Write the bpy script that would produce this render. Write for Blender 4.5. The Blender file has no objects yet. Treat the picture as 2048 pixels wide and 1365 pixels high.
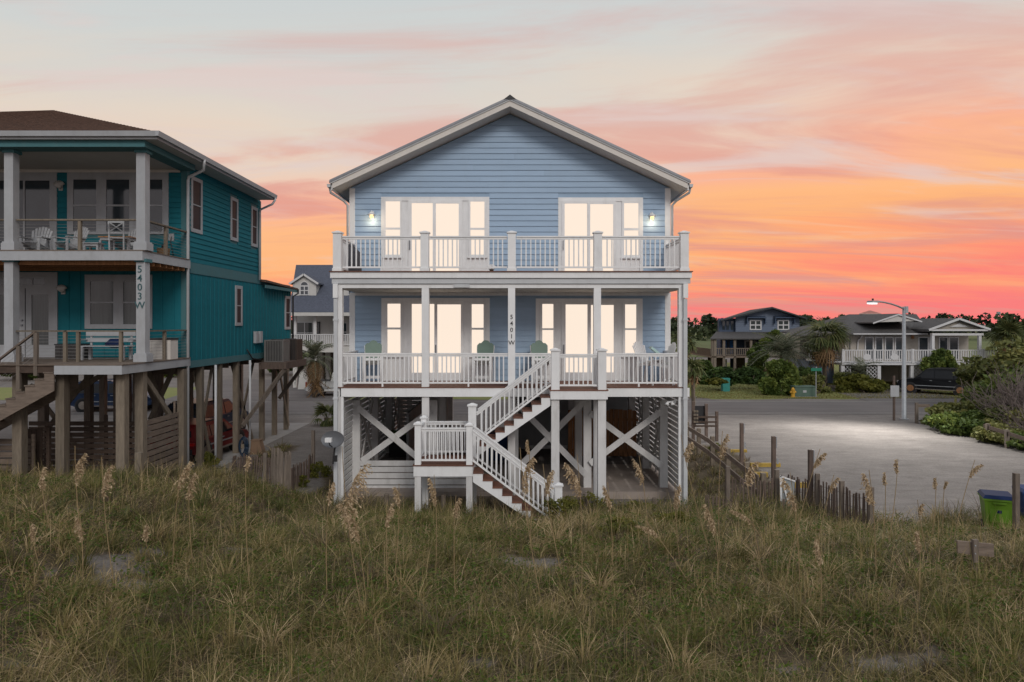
import bpy, bmesh, math, random
import numpy as np
from mathutils import Vector, Matrix

S = bpy.context.scene
C = S.collection
RAD = math.radians

# ------------------------------------------------------------------ camera
H, F, HX, HY = 5.58, 1400.0, 1024.0, 648.0       # camera height, focal length in px, vanishing point
cam_d = bpy.data.cameras.new('camera')
cam = bpy.data.objects.new('camera', cam_d); C.objects.link(cam)
cam.location = (0, 0, H); cam.rotation_euler = (RAD(90), 0, 0)
cam_d.sensor_width = 36.0; cam_d.lens = 36.0 * F / 2048.0
cam_d.shift_y = -(682.5 - HY) / 2048.0
cam_d.clip_start = 0.1; cam_d.clip_end = 8000
S.camera = cam

# ------------------------------------------------------------------ sky, sun, exposure
def lin(r, g, b, a=1.0):
    f = lambda c: (c/255.0/12.92) if c/255.0 <= .04045 else ((c/255.0+.055)/1.055)**2.4
    return (f(r), f(g), f(b), a)

W = bpy.data.worlds.new('World'); S.world = W; W.use_nodes = True
nt = W.node_tree; nt.nodes.clear()
N = nt.nodes.new; L = nt.links.new
def math_n(op, a, b=None, clamp=False):
    n = N('ShaderNodeMath'); n.operation = op; n.use_clamp = clamp
    for i, v in enumerate((a, b)):
        if v is None: continue
        if isinstance(v, (int, float)): n.inputs[i].default_value = v
        else: L(v, n.inputs[i])
    return n.outputs[0]
def mrange(v, a, b, c=0.0, d=1.0):
    n = N('ShaderNodeMapRange'); n.interpolation_type = 'SMOOTHSTEP'
    L(v, n.inputs[0])
    for i, q in enumerate((a, b, c, d)): n.inputs[i+1].default_value = q
    return n.outputs[0]
def wmix(fac, a, b):
    n = N('ShaderNodeMix'); n.data_type = 'RGBA'
    if isinstance(fac, float): n.inputs[0].default_value = fac
    else: L(fac, n.inputs[0])
    for k, v in ((6, a), (7, b)):
        if isinstance(v, tuple): n.inputs[k].default_value = v
        else: L(v, n.inputs[k])
    return n.outputs[2]
tc = N('ShaderNodeTexCoord'); sp = N('ShaderNodeSeparateXYZ'); L(tc.outputs['Generated'], sp.inputs[0])
dx, dy, dz = sp.outputs
up = math_n('ADD', math_n('MAXIMUM', dz, 0.0), 0.10)
cx = math_n('DIVIDE', dx, up); cy = math_n('DIVIDE', dy, up)      # the flat cloud layer overhead
cb = N('ShaderNodeCombineXYZ'); L(math_n('MULTIPLY', cx, 0.30), cb.inputs[0]); L(math_n('MULTIPLY', cy, 0.85), cb.inputs[1])
def wnoise(scale, detail, rough, off, dist=0.0):
    m = N('ShaderNodeMapping'); m.inputs['Location'].default_value = off
    m.inputs['Rotation'].default_value = (0, 0, .09)
    L(cb.outputs[0], m.inputs[0])
    n = N('ShaderNodeTexNoise'); n.inputs['Scale'].default_value = scale; n.inputs['Detail'].default_value = detail
    n.inputs['Roughness'].default_value = rough; n.inputs['Distortion'].default_value = dist
    L(m.outputs[0], n.inputs['Vector']); return n.outputs[0]
n1 = wnoise(0.7, 4, .55, (3.1, 1.7, 0), .4)
n2 = wnoise(2.0, 7, .6, (7.7, 4.2, 2), .9)
n3 = wnoise(1.5, 7, .6, (1.2, 9.5, 5), .8)
fac = math_n('ADD', dz, math_n('MULTIPLY', math_n('SUBTRACT', n1, .5), .20))
fac = math_n('ADD', fac, math_n('MULTIPLY', math_n('SUBTRACT', n2, .5), .11))
fac = math_n('SUBTRACT', fac, math_n('MULTIPLY', dx, .055))
rp = N('ShaderNodeValToRGB'); L(fac, rp.inputs[0])
stops = [(0.0, (250,128,126)), (.018, (253,136,122)), (.045, (255,158,120)), (.085, (255,182,124)), (.135, (255,188,134)),
         (.185, (251,182,150)), (.225, (240,204,182)), (.28, (228,213,198)), (.36, (208,211,209)), (.5, (198,206,210)), (1.0, (186,197,208))]
el = rp.color_ramp.elements
el[0].position = stops[0][0]; el[0].color = lin(*stops[0][1]); el[1].position = 1.0; el[1].color = lin(*stops[-1][1])
for p, c in stops[1:-1]:
    e = el.new(p); e.color = lin(*c)
col = rp.outputs[0]
# thin grey-mauve streaks
st = math_n('MULTIPLY', mrange(n3, .47, .66), mrange(dz, .55, .0, 0.3, .8))
col = wmix(st, col, lin(222, 152, 142))
st2 = math_n('MULTIPLY', mrange(n2, .50, .68), mrange(dz, .02, .20, 0.0, .7))
col = wmix(st2, col, lin(226, 206, 200))
# the dusk sky away from the sunset
col = wmix(mrange(dy, .30, -.55), col, wmix(mrange(dz, 0.0, .6), lin(214,203,203), lin(200,207,214)))
bg = N('ShaderNodeBackground'); L(col, bg.inputs[0]); bg.inputs[1].default_value = 1.0
wo = N('ShaderNodeOutputWorld'); L(bg.outputs[0], wo.inputs[0])

sun_d = bpy.data.lights.new('sun', 'SUN'); sun_d.energy = 1.25; sun_d.angle = RAD(20); sun_d.color = (1, .93, .86)
sun = bpy.data.objects.new('sun', sun_d); C.objects.link(sun)
sun.rotation_euler = Vector((-.25, .80, -.54)).to_track_quat('-Z', 'Y').to_euler()

S.view_settings.view_transform = 'Standard'; S.view_settings.look = 'None'
S.view_settings.exposure = 0.0; S.view_settings.gamma = 1.0; S.view_settings.use_curve_mapping = False

# ------------------------------------------------------------------ materials
MATS = {}
def mat(name, col, rough=.6, var=.12, scale=3.0, stretch=(1,1,1), bump=0.0, bscale=40.0, rnd=0.0, metal=0.0, col2=None, spec=.4, dirt=0.0):
    m = bpy.data.materials.new(name); m.use_nodes = True
    t = m.node_tree; b = t.nodes['Principled BSDF']
    b.inputs['Roughness'].default_value = rough; b.inputs['Metallic'].default_value = metal
    b.inputs['Specular IOR Level'].default_value = spec
    g = t.nodes.new('ShaderNodeNewGeometry')
    mp = t.nodes.new('ShaderNodeMapping'); mp.inputs['Scale'].default_value = stretch
    t.links.new(g.outputs['Position'], mp.inputs[0])
    vec = mp.outputs[0]
    if rnd:
        oi = t.nodes.new('ShaderNodeObjectInfo')
        ad = t.nodes.new('ShaderNodeVectorMath'); ad.operation = 'MULTIPLY_ADD'
        t.links.new(oi.outputs['Random'], ad.inputs[0]); ad.inputs[1].default_value = (31, 17, 23)
        t.links.new(vec, ad.inputs[2]); vec = ad.outputs[0]
    n = t.nodes.new('ShaderNodeTexNoise'); n.inputs['Scale'].default_value = scale; n.inputs['Detail'].default_value = 6
    n.inputs['Roughness'].default_value = .65
    t.links.new(vec, n.inputs['Vector'])
    mr = t.nodes.new('ShaderNodeMapRange'); t.links.new(n.outputs[0], mr.inputs[0])
    mr.inputs[1].default_value = .3; mr.inputs[2].default_value = .7
    if col2 is None:
        c1 = tuple(max(0, c*(1-var)) for c in col); c2 = tuple(min(1, c*(1+var)) for c in col)
    else: c1, c2 = col, col2
    mx = t.nodes.new('ShaderNodeMix'); mx.data_type = 'RGBA'
    mx.inputs[6].default_value = (*c1, 1); mx.inputs[7].default_value = (*c2, 1)
    t.links.new(mr.outputs[0], mx.inputs[0]); out = mx.outputs[2]
    if rnd:
        hs = t.nodes.new('ShaderNodeHueSaturation')
        m2 = t.nodes.new('ShaderNodeMapRange'); t.links.new(oi.outputs['Random'], m2.inputs[0])
        m2.inputs[3].default_value = 1-rnd; m2.inputs[4].default_value = 1+rnd
        t.links.new(m2.outputs[0], hs.inputs['Value']); t.links.new(out, hs.inputs['Color']); out = hs.outputs[0]
    if dirt:
        nd = t.nodes.new('ShaderNodeTexNoise'); nd.inputs['Scale'].default_value = 1.7; nd.inputs['Detail'].default_value = 8
        nd.inputs['Roughness'].default_value = .7
        md = t.nodes.new('ShaderNodeMapping'); md.inputs['Scale'].default_value = (2.2, 2.2, .5)
        t.links.new(g.outputs['Position'], md.inputs[0]); t.links.new(md.outputs[0], nd.inputs['Vector'])
        r2 = t.nodes.new('ShaderNodeMapRange'); t.links.new(nd.outputs[0], r2.inputs[0])
        r2.inputs[1].default_value = .5; r2.inputs[2].default_value = .75; r2.inputs[4].default_value = dirt
        m3 = t.nodes.new('ShaderNodeMix'); m3.data_type = 'RGBA'; t.links.new(r2.outputs[0], m3.inputs[0])
        t.links.new(out, m3.inputs[6]); m3.inputs[7].default_value = (.16, .14, .11, 1); out = m3.outputs[2]
    t.links.new(out, b.inputs['Base Color'])
    if bump:
        nb = t.nodes.new('ShaderNodeTexNoise'); nb.inputs['Scale'].default_value = bscale; nb.inputs['Detail'].default_value = 5
        t.links.new(vec, nb.inputs['Vector'])
        bp = t.nodes.new('ShaderNodeBump'); bp.inputs['Strength'].default_value = bump; bp.inputs['Distance'].default_value = .02
        t.links.new(nb.outputs[0], bp.inputs['Height']); t.links.new(bp.outputs[0], b.inputs['Normal'])
    MATS[name] = m; return m

def emit(name, col, strength):
    m = bpy.data.materials.new(name); m.use_nodes = True
    b = m.node_tree.nodes['Principled BSDF']
    b.inputs['Base Color'].default_value = (.02,.02,.02,1); b.inputs['Specular IOR Level'].default_value = 0.0; b.inputs['Emission Color'].default_value = (*col, 1)
    b.inputs['Emission Strength'].default_value = strength; b.inputs['Roughness'].default_value = .5
    MATS[name] = m; return m

def foliage(name, cols, trans=.25, rough=.6):
    m = bpy.data.materials.new(name); m.use_nodes = True
    t = m.node_tree; b = t.nodes['Principled BSDF']; b.inputs['Roughness'].default_value = rough
    b.inputs['Specular IOR Level'].default_value = .25
    a = t.nodes.new('ShaderNodeAttribute'); a.attribute_name = 'tint'
    r = t.nodes.new('ShaderNodeValToRGB'); t.links.new(a.outputs['Fac'], r.inputs[0])
    e = r.color_ramp.elements
    e[0].position = 0; e[0].color = (*cols[0], 1); e[1].position = 1; e[1].color = (*cols[-1], 1)
    for i, c in enumerate(cols[1:-1]):
        q = e.new((i+1)/(len(cols)-1)); q.color = (*c, 1)
    t.links.new(r.outputs[0], b.inputs['Base Color'])
    tr = t.nodes.new('ShaderNodeBsdfTranslucent'); t.links.new(r.outputs[0], tr.inputs[0])
    ms = t.nodes.new('ShaderNodeMixShader'); ms.inputs[0].default_value = trans
    t.links.new(b.outputs[0], ms.inputs[1]); t.links.new(tr.outputs[0], ms.inputs[2])
    t.links.new(ms.outputs[0], t.nodes['Material Output'].inputs[0])
    MATS[name] = m; return m

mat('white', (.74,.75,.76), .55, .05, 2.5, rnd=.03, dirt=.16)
mat('white_dim', (.36,.375,.395), .75, .08, 2.5, rnd=.04, dirt=.25)  # white paint darkened in its colour to carry the left side's dimness
mat('white_stilt', (.60,.60,.60), .65, .1, 3, (1,1,.3), rnd=.05, dirt=.35, bump=.1)
mat('cream_trim', (.60,.57,.53), .55, .05, 3, dirt=.12)
mat('blue_siding', (.30,.415,.555), .6, .05, 2, (.4,1,3), rnd=.035, dirt=.06, bump=.05, bscale=60)
mat('blue_wall', (.27,.38,.51), .6, .05)
mat('teal_siding', (.018,.155,.192), .8, .07, 2, (.5,.5,2), rnd=.06, dirt=.05, bump=.05, bscale=60, spec=.08)
mat('teal_trim', (.06,.165,.185), .8, .06, 3, dirt=.12)
mat('grey_metal', (.22,.23,.25), .45, .1, 6, metal=.3)
mat('black_metal', (.02,.02,.022), .5, .2, 5)
mat('gutter', (.50,.52,.54), .4, .06, 3, dirt=.15)
mat('deck_brown', (.15,.065,.042), .7, .25, 6, (1,4,4), rnd=.2, bump=.2)
mat('wood_grey', (.17,.14,.115), .85, .28, 5, (3,3,.5), rnd=.18, bump=.4, bscale=30)
mat('wood_grey_h', (.16,.125,.10), .85, .28, 5, (.5,.5,4), rnd=.15, bump=.4, bscale=30)
mat('wood_pale', (.165,.137,.105), .85, .25, 5, (3,3,.5), rnd=.2, bump=.3, bscale=30)
mat('wood_dark', (.075,.052,.040), .85, .3, 5, (1,1,3), rnd=.2, bump=.3)
mat('wood_brown', (.30,.145,.065), .8, .35, 5, (4,4,.5), rnd=.22, bump=.3, bscale=25)
mat('wood_red', (.125,.092,.076), .85, .3, 5, (3,3,.6), rnd=.25, bump=.3)
mat('shingle_brown', (.105,.062,.046), .9, .35, 9, (1,1,1), bump=.6, bscale=25)
mat('shingle_blue', (.075,.085,.115), .9, .3, 7, bump=.6, bscale=20)
mat('shingle_grey', (.075,.072,.072), .9, .3, 6, bump=.5, bscale=15)
mat('shingle_dark', (.045,.05,.055), .9, .3, 6, bump=.5, bscale=15)
mat('pink_roof', (.35,.15,.12), .8)
mat('ceiling', (.46,.45,.43), .7, .05, 3)
mat('glass', (.035,.045,.055), .06, .2, 1.5, spec=.8)
mat('car_glass', (.012,.014,.017), .2, .2, 2, spec=.25)
mat('glass_dulled', (.018,.022,.03), .5, .2, 2, spec=.15)  # no mesh here: glass darkened and dulled to keep sky reflections off
mat('glass_curtain', (.045,.055,.055), .12, .35, 3, (5,5,.2), spec=.7)
emit('lit_glass', (1.0, .835, .69), .99)
emit('bulb', (1.0, .62, .25), 2.2)
emit('led', (1.0, .98, .95), 1.2)
mat('concrete', (.26,.25,.24), .85, .15, 1.5, bump=.2)
mat('patio', (.30,.255,.225), .85, .2, 1.2, bump=.2)
mat('asphalt', (.125,.115,.114), .9, .22, .8, (.25,1,1), bump=.3, bscale=60, dirt=.25)
mat('road_paint', (.3,.29,.27), .8, .3, 4)
mat('yellow_paint', (.33,.22,.035), .7, .25, 4)
mat('hydrant', (.50,.28,.03), .5, .1)
mat('lawn_soil', (.15,.185,.05), .95, .35, 1.2, bump=.5, bscale=30, col2=(.20,.20,.07))
mat('marsh', (.10,.13,.045), .95, .35, .05, (1,.3,1))
mat('galvanized', (.33,.35,.37), .5, .12, 6, metal=.4)
mat('car_black', (.006,.007,.009), .38, .1, 3, spec=.25)
mat('car_blue', (.012,.03,.075), .38, .1, 3, spec=.25)
mat('car_red', (.12,.010,.012), .38, .1, 3, spec=.25)
mat('car_white', (.6,.61,.62), .3, .05, 3)
mat('rubber', (.015,.015,.016), .8, .2)
mat('rim', (.28,.25,.22), .35, .2, 8, metal=.5)
mat('rim_rust', (.26,.12,.05), .6, .3, 8)
mat('tail_red', (.35,.012,.012), .3)
mat('head_clear', (.5,.5,.5), .15)
mat('plastic_dark', (.025,.025,.028), .6)
mat('seafoam', (.15,.225,.19), .6, .1, 4)
mat('seafoam_pale', (.42,.60,.58), .5, .05, 4)
mat('box_green', (.075,.125,.10), .6, .1, 3, dirt=.2)
mat('box_teal', (.03,.22,.20), .6, .1)
mat('sign_green', (.012,.16,.10), .5, .1)
mat('sign_blue', (.02,.13,.38), .5, .1)
mat('bin_green', (.10,.21,.014), .5, .12, 3, dirt=.15)
mat('bin_blue', (.010,.022,.07), .75, .12, spec=.15)
mat('bin_navy', (.02,.045,.13), .75, .15, spec=.15)
mat('dish', (.12,.125,.135), .5, .12, 5)
mat('ac_beige', (.15,.145,.14), .6, .1)
mat('ac_brown', (.05,.038,.032), .6, .1)
mat('house_white', (.50,.49,.47), .7, .06, 2)
mat('house_beige', (.36,.33,.29), .7, .08, 2)
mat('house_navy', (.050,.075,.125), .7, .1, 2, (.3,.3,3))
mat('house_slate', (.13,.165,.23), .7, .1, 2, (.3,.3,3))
mat('rail_white', (.55,.55,.56), .7, .06)
mat('basket', (.24,.15,.08), .8, .3, 20)
mat('cable', (.30,.29,.28), .4, .1, metal=.5)
mat('numeral', (.025,.025,.028), .5, .1)
mat('numeral_teal', (.035,.09,.10), .5, .1)
mat('hose', (.012,.03,.06), .5)
mat('wicker', (.045,.042,.042), .8, .3, 20)
mat('grill_cover', (.055,.058,.068), .8, .2, 5)
mat('bark', (.10,.08,.06), .95, .35, 8, (1,1,.4), bump=.6, bscale=20)
mat('branch_grey', (.155,.125,.115), .9, .3, 8, rnd=.1)
mat('sheet_metal', (.30,.33,.34), .5, .15, 3, dirt=.25)
mat('cardboard', (.20,.13,.085), .9, .15)
foliage('grass', [(0.138,0.100,0.076), (0.083,0.094,0.025), (0.145,0.145,0.041), (0.235,0.193,0.076), (0.359,0.276,0.138), (0.552,0.427,0.262)], .2, .65)
foliage('sea_oat', [(.25,.18,.10), (.42,.32,.20), (.58,.46,.31)], .25)
foliage('leaf_dark', [(0.023,0.042,0.014), (0.050,0.088,0.023), (0.096,0.142,0.036)], .2)
foliage('leaf_mid', [(0.040,0.066,0.018), (0.092,0.137,0.031), (0.189,0.221,0.048)], .25)
foliage('leaf_yellow', [(0.056,0.069,0.015), (0.125,0.131,0.025), (0.206,0.194,0.037)], .3)
foliage('weed', [(0.037,0.075,0.010), (0.077,0.122,0.018), (0.138,0.169,0.031)], .25)
foliage('leaf_olive', [(0.054,0.070,0.020), (0.135,0.148,0.045), (0.246,0.235,0.074)], .2)
foliage('palm_green', [(0.033,0.048,0.018), (0.075,0.093,0.030), (0.150,0.150,0.057)], .2)
foliage('palm_grey', [(0.056,0.070,0.045), (0.105,0.119,0.077), (0.182,0.182,0.119)], .2)
foliage('palm_dead', [(0.095,0.057,0.027), (0.189,0.115,0.054), (0.297,0.189,0.095)], .15)
foliage('far_wood', [(0.012,0.020,0.010), (0.028,0.042,0.016), (0.060,0.076,0.028)], .1)

# ------------------------------------------------------------------ builders
WL = {}                                            # world location of every object (nothing is rotated while it is built)
def P(px, py, Y): return Vector(((px-HX)*Y/F, Y, H-(py-HY)*Y/F))
def XX(px, Y): return (px-HX)*Y/F
def ZZ(py, Y): return H-(py-HY)*Y/F

def tag(o, label=None, cat=None, group=None, kind=None):
    if label: o['label'] = label
    if cat: o['category'] = cat
    if group: o['group'] = group
    if kind: o['kind'] = kind
    return o
def link(name, data, loc, parent=None):
    o = bpy.data.objects.new(name, data); C.objects.link(o)
    loc = Vector(loc); WL[o] = loc
    if parent is not None:
        o.parent = parent; o.location = loc - WL[parent]
    else: o.location = loc
    return o
def thing(name, loc, label, cat, group=None):
    return tag(link(name, None, loc), label, cat, group)
def place(o, loc, rz=0.0, s=1.0):
    o.location = loc; o.rotation_euler = (0, 0, rz); o.scale = (s, s, s)
def kids(o): return list(o.children)
def copy_tree(o, parent=None):
    c = o.copy(); C.objects.link(c); WL[c] = WL[o].copy()
    if parent is not None: c.parent = parent
    for ch in kids(o): copy_tree(ch, c)
    return c

class MB:
    def __init__(s): s.v = []; s.f = []
    def quad(s, *p):
        i = len(s.v); s.v += [tuple(q) for q in p]; s.f.append(tuple(range(i, i+len(p)))); return s
    def hexa(s, p):                                # 8 points: bottom ring 0-3, top ring 4-7
        i = len(s.v); s.v += [tuple(q) for q in p]
        s.f += [(i+3,i+2,i+1,i), (i+4,i+5,i+6,i+7), (i,i+1,i+5,i+4), (i+1,i+2,i+6,i+5), (i+2,i+3,i+7,i+6), (i+3,i,i+4,i+7)]
        return s
    def box(s, x0, x1, y0, y1, z0, z1):
        if x0 > x1: x0, x1 = x1, x0
        if y0 > y1: y0, y1 = y1, y0
        if z0 > z1: z0, z1 = z1, z0
        return s.hexa([(x0,y0,z0),(x1,y0,z0),(x1,y1,z0),(x0,y1,z0),(x0,y0,z1),(x1,y0,z1),(x1,y1,z1),(x0,y1,z1)])
    def bar(s, p, q, w, h, up=(0,0,1)):            # beam from p to q, w across, h along up
        p, q, up = Vector(p), Vector(q), Vector(up); d = (q-p).normalized()
        a = d.cross(up)
        if a.length < 1e-4: a = d.cross(Vector((1,0,0)))
        a.normalize(); b = a.cross(d).normalized(); a *= w/2; b *= h/2
        return s.hexa([p-a-b, p+a-b, q+a-b, q-a-b, p-a+b, p+a+b, q+a+b, q-a+b])
    def tube(s, pts, rad, n=8, cap=True):
        pts = [Vector(p) for p in pts]
        if not hasattr(rad, '__len__'): rad = [rad]*len(pts)
        i0 = len(s.v); u = None
        for k, p in enumerate(pts):
            d = (pts[min(k+1, len(pts)-1)] - pts[max(k-1, 0)]).normalized()
            if u is None:
                u = d.cross(Vector((0,0,1)))
                if u.length < .05: u = d.cross(Vector((1,0,0)))
            u = (u - d*u.dot(d)).normalized(); w = d.cross(u)
            for j in range(n):
                a = 2*math.pi*j/n
                s.v.append(tuple(p + (u*math.cos(a)+w*math.sin(a))*rad[k]))
        for k in range(len(pts)-1):
            for j in range(n):
                a, b = i0+k*n+j, i0+k*n+(j+1) % n
                s.f.append((a, b, b+n, a+n))
        if cap:
            s.f.append(tuple(i0+j for j in reversed(range(n))))
            s.f.append(tuple(i0+(len(pts)-1)*n+j for j in range(n)))
        return s
    def prism(s, a, b):                            # two matching polygons
        i = len(s.v); n = len(a); s.v += [tuple(q) for q in a] + [tuple(q) for q in b]
        s.f.append(tuple(range(i+n-1, i-1, -1))); s.f.append(tuple(range(i+n, i+2*n)))
        for k in range(n):
            l = (k+1) % n; s.f.append((i+k, i+l, i+n+l, i+n+k))
        return s
    def mesh(s, name, m, smooth=False, org=None):
        if org is None: org = Vector((0,0,0))
        me = bpy.data.meshes.new(name)
        me.from_pydata([(x-org[0], y-org[1], z-org[2]) for x, y, z in s.v], [], s.f)
        bm = bmesh.new(); bm.from_mesh(me); bmesh.ops.recalc_face_normals(bm, faces=bm.faces); bm.to_mesh(me); bm.free()
        me.materials.append(MATS[m])
        if smooth:
            me.polygons.foreach_set('use_smooth', [True]*len(me.polygons))
        return me
    def build(s, name, m, parent=None, smooth=False):
        a = np.array(s.v); lo, hi = a.min(0), a.max(0)
        org = Vector(((lo[0]+hi[0])/2, (lo[1]+hi[1])/2, lo[2]))
        return link(name, s.mesh(name, m, smooth, org), org, parent)

BOXC = {}
def bx(name, m, parent, x0, x1, y0, y1, z0, z1):   # one box piece; alike pieces share their mesh
    if x0 > x1: x0, x1 = x1, x0
    if y0 > y1: y0, y1 = y1, y0
    if z0 > z1: z0, z1 = z1, z0
    k = (m, round(x1-x0, 4), round(y1-y0, 4), round(z1-z0, 4))
    if k not in BOXC:
        hx, hy = (x1-x0)/2, (y1-y0)/2
        BOXC[k] = MB().box(-hx, hx, -hy, hy, 0, z1-z0).mesh(name, m)
    return link(name, BOXC[k], ((x0+x1)/2, (y0+y1)/2, z0), parent)
def bar(name, m, parent, p, q, w, h, up=(0,0,1)): return MB().bar(p, q, w, h, up).build(name, m, parent)

class Face:                                        # a wall plane: 'F' looks to the sea (-Y), 'R' looks to +X, 'L' to -X
    def __init__(s, kind, c): s.k, s.c = kind, c
    def pt(s, u, d, z):
        return {'F': (u, s.c-d, z), 'R': (s.c+d, u, z), 'L': (s.c-d, u, z)}[s.k]
    def box(s, mb, u0, u1, d0, d1, z0, z1):
        a, b = s.pt(u0, d0, z0), s.pt(u1, d1, z1)
        return mb.box(a[0], b[0], a[1], b[1], a[2], b[2])
    def bx(s, name, m, parent, u0, u1, d0, d1, z0, z1):
        a, b = s.pt(u0, d0, z0), s.pt(u1, d1, z1)
        return bx(name, m, parent, a[0], b[0], a[1], b[1], a[2], b[2])

JR = random.Random(77)
def siding(fc, m, parent, lo, hi, z0, z1, ex, holes, t=.032):
    """lapped boards, each its own piece, cut round the openings; lo/hi give the wall's edges at a height"""
    z = z0
    while z < z1-.02:
        zt = min(z+ex, z1)
        a, b = lo(zt), hi(zt); al, bl = lo(z), hi(z)
        segs = [(max(a, al) if callable(lo) else a, min(b, bl))]
        cuts = sorted((h[0], h[1]) for h in holes if h[2] < zt-.01 and h[3] > z+.01)
        cur = al; parts = []
        for c0, c1 in cuts:
            if c0 > cur+.02: parts.append((cur, c0))
            cur = max(cur, c1)
        if bl > cur+.02: parts.append((cur, bl))
        cut = []
        for u0, u1 in parts:                       # staggered butt joints
            if u1-u0 > 4.2:
                k = u0 + (u1-u0)*JR.uniform(.3, .7); cut += [(u0, k-.0015, u0 == al, False), (k+.0015, u1, False, u1 == bl)]
            else: cut.append((u0, u1, u0 == al, u1 == bl))
        for u0, u1, e0, e1 in cut:
            u0t = a if e0 else u0; u1t = b if e1 else u1
            u0t = min(u0t, u1-.01); u1t = max(u1t, u0t+.01)
            q = [fc.pt(u0, 0, z), fc.pt(u1, 0, z), fc.pt(u1, t, z), fc.pt(u0, t, z),
                 fc.pt(u0t, 0, zt+.006), fc.pt(u1t, 0, zt+.006), fc.pt(u1t, .006, zt+.006), fc.pt(u0t, .006, zt+.006)]
            MB().hexa(q).build('siding_board', m, parent)
        z = zt

def opening(name, fc, parent, rect, panes, fm='white', gm='glass', depth=.05, pd=.028, label=None):
    """a window or door: the frame fills everything in rect that is not a pane; each pane is a piece"""
    us = sorted({rect[0], rect[1], *[p[0] for p in panes], *[p[1] for p in panes]})
    zs = sorted({rect[2], rect[3], *[p[2] for p in panes], *[p[3] for p in panes]})
    mb = MB()
    for i in range(len(us)-1):
        col = []
        for j in range(len(zs)-1):
            cu, cz = (us[i]+us[i+1])/2, (zs[j]+zs[j+1])/2
            col.append(not any(p[0] < cu < p[1] and p[2] < cz < p[3] for p in panes))
        j = 0
        while j < len(col):
            if col[j]:
                k = j
                while k+1 < len(col) and col[k+1]: k += 1
                fc.box(mb, us[i], us[i+1], .004, depth, zs[j], zs[k+1]); j = k
            j += 1
    o = mb.build(name, fm, parent)
    if label: o['label'] = label
    for p in panes:
        fc.bx('pane', gm, o, p[0]-.006, p[1]+.006, pd-.012, pd, p[2]-.006, p[3]+.006)
    return o

def numerals(text, size, x, y, z, dz, m, parent):
    for i, ch in enumerate(text):
        cu = bpy.data.curves.new('numeral', 'FONT'); cu.body = ch; cu.size = size; cu.extrude = .008
        cu.align_x = 'CENTER'; cu.offset = size*.004; cu.resolution_u = 3
        t = bpy.data.objects.new('numeral_tmp', cu); C.objects.link(t)
        bpy.context.view_layer.update()
        me = bpy.data.meshes.new_from_object(t.evaluated_get(bpy.context.evaluated_depsgraph_get()))
        bpy.data.objects.remove(t)
        me.transform(Matrix.Rotation(RAD(90), 4, 'X')); me.materials.clear(); me.materials.append(MATS[m])
        link('numeral', me, (x, y, z - i*dz), parent)

# numpy helpers -------------------------------------------------------------
def vnoise(x, y, seed=0):
    def h(i, j):
        n = (i*374761393 + j*668265263 + seed*1442695041) & 0x7fffffff
        n = ((n ^ (n >> 13))*1274126177) & 0x7fffffff
        return ((n ^ (n >> 16)) & 0xffff)/65535.0
    x = np.asarray(x, float); y = np.asarray(y, float)
    i = np.floor(x).astype(np.int64); j = np.floor(y).astype(np.int64)
    u = x-i; w = y-j; u = u*u*(3-2*u); w = w*w*(3-2*w)
    return (h(i,j)*(1-u)+h(i+1,j)*u)*(1-w) + (h(i,j+1)*(1-u)+h(i+1,j+1)*u)*w
def ss(a, b, x):
    t = np.clip((np.asarray(x, float)-a)/(b-a), 0, 1); return t*t*(3-2*t)
def gz(x, y):
    x = np.asarray(x, float); y = np.asarray(y, float)
    z = 1.25*(1-ss(10.5, 21.8, y)) + .25*ss(21.5, 27, y) + .05
    z = z + .92*ss(-5.2, -9.0, x)*(1-ss(20.6, 24.2, y))*ss(5, 17, y)
    near = 1-ss(19.5, 22.5, y)
    z = z + near*(.30*(vnoise(x*.35+9, y*.35, 3)-.5) + .14*(vnoise(x*1.1, y*1.1, 5)-.5))
    return z
def G(x, y): return float(gz(x, y))

def fast_mesh(name, verts, quads, tint, m, parent=None, tris=None, loc=(0,0,0)):
    me = bpy.data.meshes.new(name)
    nq = len(quads); ntr = 0 if tris is None else len(tris)
    me.vertices.add(len(verts)); me.vertices.foreach_set('co', (verts-np.array(loc)).astype(np.float32).ravel())
    li = quads.ravel() if tris is None else np.concatenate([quads.ravel(), tris.ravel()])
    me.loops.add(len(li)); me.loops.foreach_set('vertex_index', li.astype(np.int32))
    st = np.arange(nq)*4
    if ntr: st = np.concatenate([st, nq*4 + np.arange(ntr)*3])
    me.polygons.add(nq+ntr); me.polygons.foreach_set('loop_start', st.astype(np.int32))
    at = me.attributes.new('tint', 'FLOAT', 'POINT'); at.data.foreach_set('value', tint.astype(np.float32))
    me.materials.append(MATS[m]); me.update(calc_edges=True)
    return link(name, me, loc, parent)

def leaves(name, cen, size, m, parent=None, seed=0, elong=2.0, flat=.5, tint=None):
    """diamond shaped leaf faces at the given centres"""
    r = np.random.default_rng(seed); n = len(cen)
    d = r.normal(size=(n,3)); d[:,2] *= flat; d /= np.linalg.norm(d, axis=1)[:,None]
    e = r.normal(size=(n,3)); e -= d*(d*e).sum(1)[:,None]; e /= np.linalg.norm(e, axis=1)[:,None]
    s = (size*r.uniform(.6, 1.35, n))[:,None]
    v = np.stack([cen-d*s*elong/2, cen+e*s/2, cen+d*s*elong/2, cen-e*s/2], 1).reshape(-1,3)
    q = np.arange(n*4).reshape(n,4)
    if tint is None: tint = r.random(n)
    else: tint = np.clip(tint + r.normal(0, .16, n), 0, 1)
    lo = v.min(0); hi = v.max(0); loc = ((lo[0]+hi[0])/2, (lo[1]+hi[1])/2, lo[2])
    return fast_mesh(name, v, q, np.repeat(tint, 4), m, parent, loc=loc if parent is None or True else (0,0,0))

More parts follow.
